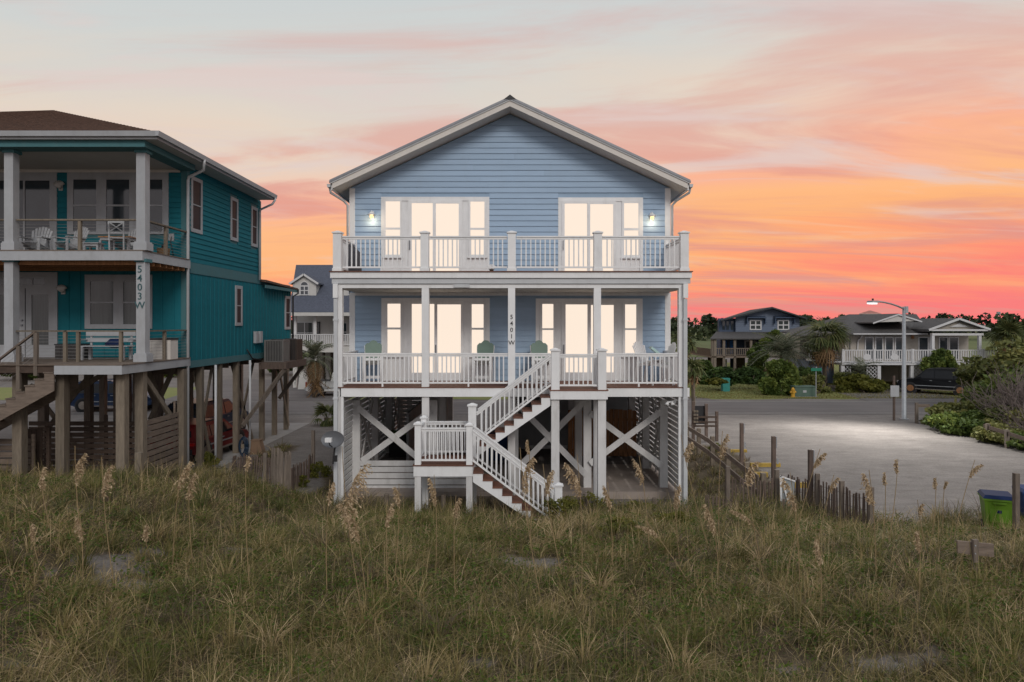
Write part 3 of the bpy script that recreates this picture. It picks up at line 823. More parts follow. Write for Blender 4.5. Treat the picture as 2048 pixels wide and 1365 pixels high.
railing(HB, (ln0+.09, YF-.3), (XX(944,YS), YF-.3), ZL, HL, None, .12)
for x, yy in ((ln0, YLa+.1), (ln1, YLa+.1), (ln0+.05, YF-.35), (ln1+.05, YF-.35)): bx('support_post', 'white_stilt', land, x-.085, x+.085, yy-.085, yy+.085, -.3, ZZ(954,YLa))
flight(HB, lx1, ZL, 1, 8, .268, .203, YLa-.02, YLa+.72, ln1+.1, XX(1114,YLa))
newel(HB, XX(1117,YLa), YLa+.02, -.2, ZZ(972,YLa), .2, name='newel')
# --- stilts
for i, x in enumerate(LOX):
    w = .24 if i in (0, 4) else .215
    if i == 3: continue
    xx = x + (-.03 if i == 0 else .06 if i == 4 else 0)
    bx('stilt', 'white_stilt', HB, xx-w/2, xx+w/2, YF+.05, YF+.05+w, -.35, ZZ(794.3,YF))
bx('stilt_trim', 'white', HB, XX(681.5,YF), XX(686.5,YF), YF+.02, YF+.1, -.2, ZZ(794.6,YF))
bx('stilt_trim', 'white', HB, XX(1357.5,YF), XX(1362,YF), YF+.02, YF+.1, -.2, ZZ(794.6,YF))
bx('stilt', 'white_stilt', HB, XX(1187.6,YF), XX(1196,YF), YF+.05, YF+.2, -.35, ZZ(794.3,YF))
Y2 = 22.6
PX2 = [XX(c,Y2) for c in (712, 866.5, 1029, 1175, 1328)]
for Yr in (Y2, 25.6, 28.6, 31.6, 34.4):
    for x in PX2:
        if Yr > 26 and x == PX2[1]: x -= .5
        bx('stilt', 'white_stilt', HB, x-.125, x+.125, Yr, Yr+.25, .0, ZD1-.57)
def xbrace(a0, b0, a1, b1, Y, w=.19):
    bar('brace', 'white_stilt', HB, P(*a0, Y), P(*b0, Y), .04, w)
    bar('brace', 'white_stilt', HB, P(*a1, Y-.045), P(*b1, Y-.045), .04, w)
xbrace((724,922), (862,822), (714,814), (862,938), Y2-.03)
xbrace((1040,932), (1172,800), (1034,808), (1172,950), Y2-.03)
xbrace((1180,826), (1324,932), (1180,928), (1324,822), Y2-.03)
# --- slatted sides and screens under the house
for sx, X in ((-1, -5.16), (1, 5.2)):
    z = .36
    sc = MB().box(X-sx*.02-.02, X-sx*.02+.02, 23.4, 23.47, .29, ZD1-.25)
    for yy in (25.0, 26.6, 28.2, 29.8, 31.4, 33.0): sc.box(X-sx*.05-.02, X-sx*.05+.02, yy, yy+.09, .29, ZD1-.25)
    sc = sc.build('side_screen', 'white_stilt', HB)
    while z < ZD1-.45:
        bx('slat', 'white_stilt', sc, X-.012, X+.012, 21.35, 34.6, z, z+.135); z += .178
    for k, yy in enumerate((22.9, 25.9, 28.9)):
        bar('brace', 'white_stilt', HB, (X-sx*.12, yy, .4), (X-sx*.12, yy+2.6, 3.0), .04, .17)
        bar('brace', 'white_stilt', HB, (X-sx*.17, yy, 3.0), (X-sx*.17, yy+2.6, .4), .04, .17)
fs_ = MB().box(XX(718,Y2), XX(721,Y2), Y2-.02, Y2+.03, .1, 1.2).build('front_screen', 'white_stilt', HB)
z = .20
for k in range(5):
    bx('slat', 'white_stilt', fs_, PX2[0]+.13, PX2[1]+1.15, Y2-.045, Y2-.022, z, z+.17); z += .20
# rooms and partitions on the ground floor
rm = bx('storage_wall', 'white_dim', HB, -.15, 5.05, 29.6, 29.75, .29, ZD1-.57)
siding(Face('F', 29.6), 'white_dim', rm, lambda z: -.15, lambda z: 5.05, .3, ZD1-.58, .16, [])
bx('storage_wall', 'white_dim', HB, -.15, .0, 26.2, 29.59, .29, ZD1-.57)
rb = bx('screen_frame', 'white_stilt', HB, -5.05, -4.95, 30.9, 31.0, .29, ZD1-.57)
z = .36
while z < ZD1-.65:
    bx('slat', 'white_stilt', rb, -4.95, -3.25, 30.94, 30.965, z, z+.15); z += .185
bx('storage_wall', 'white_dim', HB, -4.0, -3.9, 26.5, 30.85, .29, 2.2)
pf = bx('plank_enclosure', 'wood_brown', HB, XX(1136,27.6), XX(1276,27.6), 27.55, 27.62, .55, .65)
bx('plank_rail', 'wood_brown', pf, XX(1136,27.6), XX(1276,27.6), 27.55, 27.62, 1.75, 1.85)
x = XX(1136,27.6); rr = random.Random(9)
while x < XX(1275,27.6)-.1:
    bx('plank', 'wood_brown', pf, x, x+.165, 27.52, 27.545, .36+rr.uniform(0,.03), 2.18+rr.uniform(-.02,.05)); x += .18
bx('wainscot', 'white', HB, XX(1060,29.5), XX(1135,29.5), 29.54, 29.57, .3, .45)
# flood lights on the right post
fl = MB().box(XX(1348,21.3), XX(1352,21.3), 21.25, 21.3, ZZ(806,21.3), ZZ(800,21.3)).build('flood_light', 'white', HB)
for px, d in ((1336, -.6), (1344, .3)):
    c = P(px, 805, 21.25); MB().tube([P(1349,802,21.27), c, c+Vector((d*.08,-.06,-.08))], [.02,.035,.075], 10).build('lamp_head', 'white', fl, True)

# ================================================================== TEAL HOUSE
HT = thing('beach_house', (-15, 28, .3), 'teal two storey stilt house with brown hip roof left of the blue house', 'house')
TX, TF, TW = -11.15, 21.0, 24.0                     # side wall, front columns, front wall
TB, TB2 = 31.0, 35.2
TD1, TD2 = 4.43, ZZ(500.5, 20.9)
FT, FR = Face('F', TW), Face('R', TX)
def tu(px): return XX(px, TW)
def tz(py): return ZZ(py, TW)
def ry(px): return -TX*F/(HX-px)                    # depth of a point of the side wall
XFAR = -23.0
tw_up = bx('wall', 'teal_trim', HT, XFAR, TX-.001, TW+.001, TB, 7.5, 11.05)
tw_lo = bx('wall', 'teal_trim', HT, XFAR, TX-.001, TW+.001, TB2, 4.07, 7.499)
# openings: rect + panes
win_up = []
def pane2(f, a, b, z0, zm, z1, g=.0): return [(a, b, z0, zm-.02), (a, b, zm+.02, z1)]
holes_up_f, holes_lo_f, holes_up_r, holes_lo_r = [], [], [], []
def cased(fc, holes, rect, panes, name='window', gm='glass', fm='white_dim', case=.11, label=None):
    x0, x1, z0, z1 = rect
    o = opening(name, fc, HT, rect, panes, fm, gm, .05)
    holes.append(rect); return o
# upper front: slider and three windows
cased(FT, holes_up_f, (tu(-30), tu(115), TD2, tz(345)), [(tu(-8), tu(48), TD2+.12, tz(362)), (tu(51.5), tu(101), TD2+.12, tz(362))], 'sliding_door', 'glass')
cased(FT, holes_up_f, (tu(136), tu(338), tz(469), tz(345)),
      sum([[(tu(a), tu(b), tz(464), tz(413.5)), (tu(a), tu(b), tz(410), tz(360))] for a, b in ((148,194),(214,260),(290,326))], []))
# lower front: french door with transom, pair of windows
fd = cased(FT, holes_lo_f, (tu(-40), tu(116), TD1, tz(545)), [(tu(-20), tu(38), tz(690), tz(590)), (tu(65), tu(99), tz(690), tz(590)), (tu(-10), tu(64), tz(570), tz(557)), (tu(67), tu(90), tz(570), tz(557))], 'french_door', 'glass_curtain')
MB().box(tu(52.5), tu(53.2), TW-.07, TW-.053, TD1, tz(577)).build('door_gap', 'plastic_dark', fd)
for py in (641, 651): MB().tube([(tu(46.5),TW-.052,tz(py)),(tu(46.5),TW-.1,tz(py))], .035, 8).build('door_knob', 'grey_metal', fd)
cased(FT, holes_lo_f, (tu(171), tu(305), tz(658), tz(550)), sum([[(tu(a), tu(b), tz(649), tz(607)), (tu(a), tu(b), tz(604), tz(563))] for a, b in ((182,228),(248,293))], []), gm='glass_curtain')
# side windows
for a, b, z0, z1, hl in ((ry(380),ry(402.7),8.78,10.72,holes_up_r), (ry(459.6),ry(474.4),8.9,10.62,holes_up_r), (ry(501),ry(513.8),8.9,10.62,holes_up_r),
                         (ry(469.5),ry(483),5.50,7.13,holes_lo_r), (ry(569),ry(580),5.3,6.95,holes_lo_r)):
    c = .13; zm = (z0+z1)/2
    cased(FR, hl, (a, b, z0, z1), [(a+c, b-c, z0+c, zm-.02), (a+c, b-c, zm+.02, z1-c)], gm='glass_dulled')
siding(FT, 'teal_siding', tw_up, lambda z: XFAR+6, lambda z: TX-.18, TD2, 10.95, .178, holes_up_f)
siding(FR, 'teal_siding', tw_up, lambda z: TW+.18, lambda z: TB-.12, 7.72, 11.0, .178, holes_up_r)
FT.bx('wall_sheet', 'teal_siding', tw_lo, XFAR+6, TX-.18, .0005, .0035, TD1, 7.45)
FR.bx('wall_sheet', 'teal_siding', tw_lo, TW+.18, TB2-.1, .0005, .0035, 4.3, 7.33)
def battens(fc, a, b, sp, z0, z1, holes):
    x = a+sp/2
    while x < b:
        zs = [(z0, z1)]
        for h in holes:
            if h[0]-.03 < x < h[1]+.03:
                nz = []
                for q in zs:
                    if h[2]-q[0] > .1: nz.append((q[0], h[2]))
                    if q[1]-h[3] > .1: nz.append((h[3], q[1]))
                zs = nz
        for q in zs: fc.bx('batten', 'teal_siding', tw_lo, x-.022, x+.022, .004, .024, *q)
        x += sp
battens(FT, XFAR+6, TX-.2, .40, TD1, 7.44, holes_lo_f)
battens(FR, TW+.2, TB2-.1, .37, 4.3, 7.30, holes_lo_r)
for z0, z1 in ((TD1-.2, 7.33), (7.75, 11.0)):
    MB().box(TX-.18, TX+.03, TW-.03, TW+.17, z0, z1).build('corner_board', 'teal_trim', HT)
FR.bx('belt_board', 'teal_trim', HT, TW+.18, TB, .001, .03, 7.335, 7.715)
FR.bx('skirt_board', 'teal_trim', HT, TW+.18, TB2, .001, .03, 4.05, 4.295)
FR.bx('corner_board', 'teal_trim', HT, TB-.118, TB+.02, .001, .032, 7.72, 11.0)
FR.bx('corner_board', 'teal_trim', HT, TB2-.098, TB2+.02, .001, .032, 4.30, 7.3)
FT.bx('frieze_board', 'teal_trim', HT, XFAR+6, TX-.185, .002, .03, 7.46, 7.62)
# upper porch: beam, ceiling, columns, deck
EX, EY, EZ, EBK = -10.42, 20.55, 11.2, 30.75
roof = MB()
rb1, rb2 = (-16.9, 25.7, 13.42), (-18.6, 25.7, 13.36)
c1, c2, c3, c4 = (EX,EY,EZ), (-25.2,EY,EZ), (-25.2,EBK,EZ), (EX,EBK,EZ)
roof.quad(c1, rb1, rb2, c2); roof.quad(c4, rb1, c1); roof.quad(c3, rb2, rb1, c4); roof.quad(c2, rb2, c3)
roof.quad((EX,EY,EZ-.03),(-25.2,EY,EZ-.03),(-25.2,EBK,EZ-.03),(EX,EBK,EZ-.03))
roof = roof.build('roof', 'shingle_brown', HT)
# shingle courses on the two planes one can see
def lerp3(a, b, t): return Vector(a).lerp(Vector(b), t)
NC = 34
for i in range(NC):
    t0, t1 = i/NC, (i+1)/NC
    for A, B, A2, B2 in ((c1, c2, rb1, rb2), (c4, c1, rb1, rb1)):
        a, b = lerp3(A, A2, t0), lerp3(B, B2, t0); c, d = lerp3(B, B2, t1), lerp3(A, A2, t1)
        n = (Vector(B)-Vector(A)).cross(Vector(A2)-Vector(A)).normalized()
        if n.z < 0: n = -n
        MB().hexa([a+n*.002, b+n*.002, c+n*.001, d+n*.001, a+n*.024, b+n*.024, c+n*.006, d+n*.006]).build('shingle_course', 'shingle_brown', roof)
gf = MB().prism([(EX+.06,EY-.12,EZ+.02),(EX+.06,EY-.01,EZ+.02),(EX+.06,EY-.01,EZ-.13),(EX+.06,EY-.09,EZ-.13)], [(-25.2,EY-.12,EZ+.02),(-25.2,EY-.01,EZ+.02),(-25.2,EY-.01,EZ-.13),(-25.2,EY-.09,EZ-.13)]).build('gutter', 'white_dim', roof)
gs = MB().prism([(EX+.12,EY-.12,EZ+.02),(EX+.01,EY-.12,EZ+.02),(EX+.01,EY-.12,EZ-.13),(EX+.09,EY-.12,EZ-.13)], [(EX+.12,EBK,EZ+.02),(EX+.01,EBK,EZ+.02),(EX+.01,EBK,EZ-.13),(EX+.09,EBK,EZ-.13)]).build('gutter', 'white_dim', roof)
bx('fascia_board', 'white_dim', roof, -25, EX-.005, EY, EY+.03, EZ-.2, EZ-.032)
bx('fascia_board', 'white_dim', roof, EX-.035, EX-.005, EY+.031, EBK-.02, EZ-.2, EZ-.032)
bx('soffit', 'ceiling', roof, TX+.035, EX-.036, EY+.032, EBK-.02, EZ-.19, EZ-.175)
bx('soffit', 'ceiling', roof, -25, TX+.03, EY+.032, TF-.06, EZ-.19, EZ-.175)
def downspout(y_g, y_w, ztop, zbot, xg, par):
    MB().tube([(xg,y_g,ztop),(xg,y_g,ztop-.12),(xg-.1,y_w,ztop-.3),(TX+.14,y_w+.1,ztop-.52),(TX+.10,y_w+.12,ztop-.65),(TX+.10,y_w+.12,zbot)], .05, 8).build('downspout', 'gutter', par, True)
downspout(23.55, 23.75, EZ-.1, .5, EX+.06, gs); downspout(EBK-.15, EBK-.2, EZ-.1, 7.5, EX+.06, gs)
ZBT = 10.81
bx('porch_beam', 'teal_trim', HT, XFAR, TX+.30, TF-.32, TF+.28, ZBT, EZ-.192)
bx('porch_beam', 'teal_trim', HT, TX-.2, TX+.30, TF+.281, TW-.035, ZBT, EZ-.192)
bx('porch_ceiling', 'ceiling', HT, XFAR, TX-.21, TF+.285, TW-.03, 10.86, 10.9)
bx('ceiling_trim', 'cream_trim', HT, XFAR, TX-.21, TW-.06, TW-.031, 10.76, 10.858)
def tcol(px, z0, z1, par=HT):
    x = XX(px,TF)
    c = bx('porch_column', 'white_dim', par, x-.135, x+.135, TF-.02, TF+.25, z0, z1)
    MB().box(x-.2, x+.2, TF-.065, TF+.335, z0+.002, z0+.22).box(x-.18, x+.18, TF-.045, TF+.315, z0+.221, z0+.26).build('column_base', 'white_dim', c)
    MB().box(x-.18, x+.18, TF-.045, TF+.315, z1-.1, z1-.002).build('column_capital', 'teal_trim', c)
    return c
for px in (18, 282): tcol(px, TD2+.003, ZBT-.002)
dk2 = bx('deck', 'wood_dark', HT, XFAR, TX+.10, 20.9, TW-.035, TD2-.24, TD2-.032)
y = 20.84
while y < TW-.18: bx('deck_board', 'wood_grey_h', dk2, XFAR, TX+.16, y, y+.138, TD2-.03, TD2); y += .145
bx('fascia_board', 'white_dim', dk2, XFAR, TX+.14, 20.85, 20.895, ZZ(521,20.85), TD2-.034)
bx('side_fascia', 'white_dim', dk2, TX+.105, TX+.14, 20.896, TW-.03, ZZ(521,20.85), TD2-.034)
for k in range(7):
    bx('joist', 'wood_brown', dk2, XFAR, TX+.09, 21.2+k*.4, 21.25+k*.4, TD2-.42, TD2-.242)
# lower deck
TDF = 19.75
dk1 = bx('deck', 'wood_dark', HT, XFAR, TX+.10, TDF+.05, TW-.035, TD1-.24, TD1-.032)
y = TDF
while y < TW-.18: bx('deck_board', 'wood_grey_h', dk1, XFAR, TX+.16, y, y+.138, TD1-.03, TD1); y += .145
bx('fascia_board', 'white_dim', dk1, XX(108,TDF), TX+.14, TDF, TDF+.045, ZZ(749.5,TDF), TD1-.034)
bx('fascia_board', 'white_dim', dk1, XFAR, XX(108,TDF)-.01, 20.95, 20.99, TD1-.3, TD1-.034)
bx('side_fascia', 'white_dim', dk1, TX+.105, TX+.14, TDF+.046, TW-.03, ZZ(749.5,TDF), TD1-.034)
cl = [tcol(px, TD1+.003, TD2-.25) for px in (18, 282)]
numerals('5403W', .30, XX(280.5,TF), TF-.027, ZZ(545.5,TF), .27, 'numeral_teal', cl[1])
# wooden cap rails with cables
def cable_rail(p, q, z, posts, h=.93, skipcap=False):
    p, q = Vector(p), Vector(q); 
    o = MB().bar((p.x,p.y,z+h), (q.x,q.y,z+h), .13, .045).build('cable_railing', 'wood_pale', HT)
    for t in posts:
        c = p.lerp(q, t); bx('rail_post', 'wood_pale', o, c.x-.045, c.x+.045, c.y-.045, c.y+.045, z, z+h-.024)
    for k in range(8):
        zk = z+.1+k*.1
        MB().tube([(p.x,p.y,zk),(q.x,q.y,zk)], .0045, 5).build('cable', 'cable', o)
cable_rail((XFAR,TF+.13), (XX(18,TF)-.16,TF+.13), TD2, (.9,))
cable_rail((XX(18,TF)+.16,TF+.13), (XX(282,TF)-.16,TF+.13), TD2, (.52,))
cable_rail((TX+.02,TF+.3), (TX+.02,TW-.04), TD2, (.45,))
cable_rail((XX(18,TF)+.16,TF+.13), (XX(126,TF),TF+.13), TD1, (.99,))
cable_rail((XX(126,TF)+.06,TF+.13), (XX(282,TF)-.16,TF+.13), TD1, (.15,.76))
cable_rail((TX+.02,TF+.3), (TX+.02,TW-.04), TD1, (.42,))
# front steps going down to the left
ts = MB(); sx0 = XX(108,TDF)-.02
for y in (TDF+.02, 20.85):
    n = 14; pts = [(sx0, TD1-.25)]
    for i in range(n): pts += [(sx0-.27*i, TD1-.25-.185*i-.18+.18), (sx0-.27*(i+1), TD1-.25-.185*i)]
    pts += [(sx0-.27*n, TD1-.25-.185*n), (sx0, TD1-.75)]
    ts.prism([(x,y,z) for x, z in pts], [(x,y+.05,z) for x, z in pts])
ts = ts.build('staircase', 'wood_grey_h', HT)
for i in range(14):
    bx('tread', 'wood_grey_h', ts, sx0-.27*(i+1)-.02, sx0-.27*i, TDF, 20.92, TD1-.25-.185*i, TD1-.215-.185*i)
A, B = Vector((XX(126,TF), TDF+.06, TD1+.93)), Vector((sx0-3.6, TDF+.06, TD1+.93-2.35))
hr = MB().bar(A, B, .10, .045).build('handrail', 'wood_grey_h', ts)
for t in (.0, .16, .5, .9):
    c = A.lerp(B, t); bx('rail_post', 'wood_grey', hr, c.x-.05, c.x+.05, c.y-.04, c.y+.05, c.z-1.25, c.z-.03)
for k in range(1, 7): MB().tube([A-Vector((0,0,.13*k)), B-Vector((0,0,.13*k))], .0045, 5).build('cable', 'cable', hr)
# porch lamps (unlit, shell shaped)
for px, py in ((123,374), (128,581)):
    x, z = tu(px), tz(py)
    sh = MB()
    for k in range(7):
        a = RAD(-60+20*k); sh.tube([(x,TW-.06,z-.08),(x+math.sin(a)*.1,TW-.17,z+math.cos(a)*.06),(x+math.sin(a)*.2,TW-.13,z+math.cos(a)*.18)], [.03,.045,.03], 6)
    o = sh.build('porch_lamp', 'ceiling', HT, True); MB().box(x-.07, x+.07, TW-.05, TW-.03, z-.14, z+.1).build('lamp_plate', 'ceiling', o)
# outlet box with cord
ob = bx('outlet_box', 'white_dim', HT, tu(338), tu(349), TW-.04, TW-.022, tz(482), tz(468))
MB().tube([P(343,474,TW-.05), P(341,484,TW-.2), P(345,500,TW-.25), P(346,512,TW-.2)], .014, 6).build('power_cord', 'plastic_dark', ob, True)
# lower rear wing roof
wr = MB().prism([(TX+.30,TB-.1,7.52),(TX+.30,TB2+.3,7.38),(TX+.30,TB2+.3,7.30),(TX+.30,TB-.1,7.42)], [(-20,TB-.1,8.4),(-20,TB2+.3,8.2),(-20,TB2+.3,8.1),(-20,TB-.1,8.3)]).build('rear_roof', 'shingle_brown', HT)
bx('fascia_board', 'teal_trim', wr, TX+.24, TX+.28, TB-.1, TB2+.28, 7.16, 7.30)
MB().tube([(TX+.34,TB2+.2,7.33),(TX+.34,TB2+.2,7.12),(TX+.12,TB2+.05,6.95),(TX+.12,TB2+.05,3.9)], .045, 8).build('downspout', 'plastic_dark', wr, True)
# pilings and braces
def piling(px, Y, top=4.05, w=.30, m='wood_pale', X=None):
    x = XX(px,Y) if X is None else X
    return bx('piling', m, HT, x-w/2, x+w/2, Y-w/2, Y+w/2, G(x,Y)-.3, top)
for px, Y in ((125,20.2), (245,20.2), (282,21.2)): piling(px, Y, TD1-.25, .25)
piling(364, 23.6, 4.05, .22); piling(40, 20.4, TD1-.25, .27)
for px in (407, 444, 478, 529, 554, 577): piling(0, ry(px), 4.05, .20, X=TX-.12)
for Y in (24.2, 26.8, 29.5, 32.2, 35.0):
    for X in (-13.6, -16.2, -18.8): piling(0, Y, 4.05, .24, 'wood_grey', X=X)
def br(p, q, w=.16): bar('brace', 'wood_pale', HT, p, q, .05, w)
br((TX-.1, 21.4, 4.0), (TX-.1, 23.5, 2.2)); br((TX-.3, 25.2, 3.9), (TX-.3, 26.6, .5)); br((TX-.3, 26.7, 3.9), (TX-.3, 25.4, .6))
br((TX-.3, 28.6, 3.9), (TX-.3, 30.9, .5)); br((TX-.3, 31.0, 3.9), (TX-.3, 29, .5)); br((TX+.05, 33.2, 3.8), (TX+.05, 34.8, .5))
br(P(352,728,24.5), P(300,840,24.5)); br(P(295,740,24.5), P(345,850,24.5)); br(P(180,750,24.5), P(70,890,24.5)); br(P(60,770,26), P(150,890,26))
br(P(290,760,27), P(330,850,27)); br(P(400,735,27.5), P(330,860,27.5)); br(P(220,740,22), P(140,790,22))
for k in range(9):
    bx('floor_joist', 'wood_grey_h', HT, XFAR, TX-.3, 24.6+k*1.2, 24.7+k*1.2, 3.8, 4.06)
# slatted screens between the pilings
s1 = bx('slat_screen', 'wood_grey_h', HT, TX-.12, TX-.07, 23.3, 23.36, .6, 3.0)
z = .52; k = 0
while z < 2.65:
    bx('slat', 'wood_grey_h', s1, TX-.06, TX-.03, 21.25, 23.55, z, z+.15); z += .195
s2 = bx('slat_screen', 'wood_dark', HT, XX(211,23.2)-.05, XX(211,23.2)+.05, 23.2, 23.26, .6, 2.55)
z = .55
while z < 2.4:
    bx('slat', 'wood_dark', s2, XX(60,23.2), TX-.3, 23.14, 23.17, z, z+.135); z += .185
s3 = bx('slat_screen', 'wood_dark', HT, XX(92,21.6), XX(92,21.6)+.1, 21.6, 21.7, .6, 2.4)
for a, b in ((32,42),(43,53),(54,64),(65,75),(76,86)): bx('plank', 'wood_dark', s3, XX(a,21.6), XX(b,21.6), 21.55, 21.58, .6, 2.35)
s4 = bx('slat_screen', 'wood_grey_h', HT, XX(62,20.9), XX(67,20.9), 20.9, 20.98, .6, 2.28)
for k in range(6): bx('slat', 'wood_grey_h', s4, XX(-60,20.9), XX(62,20.9), 20.86, 20.89, 1.0+k*.2, 1.15+k*.2)
bx('stub_post', 'wood_pale', HT, XX(271,19.9), XX(284,19.9), 19.85, 20.0, .5, ZZ(906,19.9))
# platform for the air conditioners
APX0, APX1, APY0, APY1, APZ = TX+.04, -9.9, 30.7, 33.7, 3.89
ap = bx('equipment_platform', 'wood_red', HT, APX0, APX1, APY0, APY1, APZ-.30, APZ)
for Y in (APY0+.15, APY1-.2):
    bar('brace', 'wood_grey', HT, (APX1-.1, Y, APZ-.32), (TX, Y, 2.0), .06, .16)
bar('brace', 'wood_grey', HT, (APX1-.12, APY0+.1, APZ-.32), (TX+.1, APY0-2.0, 1.4), .06, .16)
for y0, z0 in ((30.1, 4.75), (30.6, 4.75)): bx('meter_box', 'white_dim', HT, TX+.035, TX+.16, y0, y0+.28, z0, z0+.5)
MB().tube([(TX+.06,29.3,4.5),(TX+.1,29.8,4.1),(TX+.2,30.6,4.0)], .03, 6).build('refrigerant_line', 'plastic_dark', HT, True)
def ac_unit(x, y, z, w, d, h, m, label):
    t = thing('air_conditioner', (x, y, z), label, 'air conditioner', 'air conditioners on the platform')
    bx('core', 'plastic_dark', t, x-w/2+.03, x+w/2-.03, y-d/2+.03, y+d/2-.03, z+.04, z+h-.05)
    bx('base_pan', m, t, x-w/2, x+w/2, y-d/2, y+d/2, z, z+.039)
    bx('top_cover', m, t, x-w/2, x+w/2, y-d/2, y+d/2, z+h-.049, z+h)
    for sx in (-1, 1):
        for sy in (-1, 1): bx('corner_panel', m, t, x+sx*(w/2-.03)-.03, x+sx*(w/2-.03)+.03, y+sy*(d/2-.03)-.03, y+sy*(d/2-.03)+.03, z+.04, z+h-.05)
    k = 0
    while k*.07 < w-.12:
        xa = x-w/2+.065+k*.07; bx('louver', m, t, xa, xa+.03, y-d/2, y-d/2+.02, z+.04, z+h-.05); k += 1
    k = 0
    while k*.07 < d-.12:
        ya = y-d/2+.065+k*.07; bx('louver', m, t, x+w/2-.02, x+w/2, ya, ya+.03, z+.04, z+h-.05); k += 1
    MB().tube([(x,y,z+h),(x,y,z+h+.03)], [.28,.26], 14).build('fan_grille', 'plastic_dark', t)
ac_unit(-10.52, 31.35, APZ+.002, .86, .86, .97, 'ac_beige', 'grey louvred air conditioner nearer the sea on the teal house platform')
ac_unit(-10.36, 32.75, APZ+.002, .86, .86, .97, 'ac_brown', 'dark brown air conditioner behind the grey one on the platform')

# ================================================================== FURNITURE
def adirondack(m='white_dim', backm=None, tall=0.0, name='adirondack_chair', round_top=True):
    t = link(name, None, (0,0,0))
    s = tall
    for sx in (-1, 1):
        bar('leg', m, t, (sx*.27,-.36,0), (sx*.27,-.36,.52+s), .09, .03, (0,1,0))
        bar('leg', m, t, (sx*.25,.32,0), (sx*.25,.18,.55+s), .03, .09, (0,1,0))
        MB().prism([(sx*.24,-.40,.55+s),(sx*.38,-.40,.55+s),(sx*.38,.0,.55+s),(sx*.30,.30,.55+s),(sx*.24,.30,.55+s)], [(sx*.24,-.40,.58+s),(sx*.38,-.40,.58+s),(sx*.38,.0,.58+s),(sx*.30,.30,.58+s),(sx*.24,.30,.58+s)]).build('armrest', m, t)
        bar('side_rail', m, t, (sx*.235,-.38,.34+s), (sx*.235,.28,.20+s), .025, .10)
    for k in range(6):
        y = -.36+k*.10; z = .40+s-.2*(k/6)
        bar('seat_slat', m, t, (-.25,y,z), (.25,y,z), .085, .02)
    bk = backm or m
    n = 7 if backm is None else 1
    if backm is None:
        for k in range(n):
            a = (k-(n-1)/2)/((n-1)/2)
            x0, x1 = a*.20, a*.29; top = .98+s-.13*a*a
            bar('back_slat', bk, t, (x0,.16,.24+s), (x1,.16+(top-.24-s)*.36,top), .072, .02, (0,1,0))
    else:
        pts = [(-.22,.25),(-.27,.7),(-.27,.86),(-.2,.93),(-.15,.92),(-.08,1.0),(.0,1.02),(.08,1.0),(.15,.92),(.2,.93),(.27,.86),(.27,.7),(.22,.25)]
        MB().prism([(x,.16+(z-.25)*.25,z+s) for x, z in pts], [(x,.185+(z-.25)*.25,z+s) for x, z in pts]).build('backrest', bk, t)
        for sx in (-1,1): bar('back_frame', m, t, (sx*.25,.19,.2+s), (sx*.28,.365,.84+s), .03, .03)
        bar('stretcher', m, t, (-.27,-.36,.2), (.27,-.36,.2), .02, .09)
        bar('front_apron', m, t, (-.27,-.36,.43+s), (.27,-.36,.43+s), .02, .08)
    bar('back_rail', m, t, (-.27,.20,.30+s), (.27,.20,.30+s), .03, .07)
    return t
def put(proto, loc, rz, label, cat, group=None, first=False, s=1.0):
    o = proto if first else copy_tree(proto)
    place(o, loc, rz, s); return tag(o, label, cat, group)
ad = adirondack()
put(ad, (XX(72,22.6),22.6,TD2), .1, 'white adirondack chair on upper teal deck before the sliding door', 'chair', 'adirondack chairs on the upper teal deck', True)
put(ad, (XX(143,22.6),22.6,TD2), -.35, 'white adirondack chair on upper teal deck behind the wooden rail post', 'chair', 'adirondack chairs on the upper teal deck')
put(ad, (XX(258,23.0),23.0,TD2), -.2, 'white adirondack chair on upper teal deck under the corner windows', 'chair', 'adirondack chairs on the upper teal deck')
# white table, stool, dining chair, basket
def table(name, loc, w, d, h, top, leg, label, cat='table'):
    t = thing(name, loc, label, cat); x, y, z = loc
    bx('table_top', top, t, x-w/2, x+w/2, y-d/2, y+d/2, z+h-.035, z+h)
    bx('apron', leg, t, x-w/2+.04, x+w/2-.04, y-d/2+.04, y+d/2-.04, z+h-.12, z+h-.036)
    for sx in (-1,1):
        for sy in (-1,1): bx('leg', leg, t, x+sx*(w/2-.05)-.03, x+sx*(w/2-.05)+.03, y+sy*(d/2-.05)-.03, y+sy*(d/2-.05)+.03, z, z+h-.121)
    return t
table('side_table', (XX(188,22.0),22.0,TD2), .5, .4, .34, 'white_dim', 'white_dim', 'low grey side table on the upper teal deck')
table('deck_table', (XX(240,22.3),22.3,TD2), 1.0, .7, .55, 'wood_brown', 'white_dim', 'brown topped white table near the corner of upper teal deck')
def dining_chair(loc, rz, label):
    t = link('dining_chair', None, (0,0,0)); m = 'white_dim'
    bx('seat', m, t, -.23, .23, -.22, .22, .42, .46)
    for sx in (-1,1):
        bx('leg', m, t, sx*.2-.02, sx*.2+.02, -.2, -.16, 0, .42)
        bar('leg', m, t, (sx*.2,.2,0), (sx*.21,.26,.98), .04, .035, (0,1,0))
    bar('back_rail', m, t, (-.21,.25,.93), (.21,.25,.93), .03, .08); bar('back_rail', m, t, (-.21,.22,.6), (.21,.22,.6), .03, .04)
    bar('back_cross', m, t, (-.19,.23,.62), (.19,.25,.9), .03, .03); bar('back_cross', m, t, (.19,.225,.62), (-.19,.245,.9), .03, .03)
    place(t, loc, rz); tag(t, label, 'chair')
dining_chair((XX(238,21.7),21.7,TD2), math.pi+.2, 'white cross backed dining chair at the brown topped table')
bs = thing('wicker_basket', (XX(327,23.0),23.0,TD2), 'round wicker basket on the upper teal deck near the outlet', 'basket')
x, y, z = XX(327,23.0), 23.0, TD2
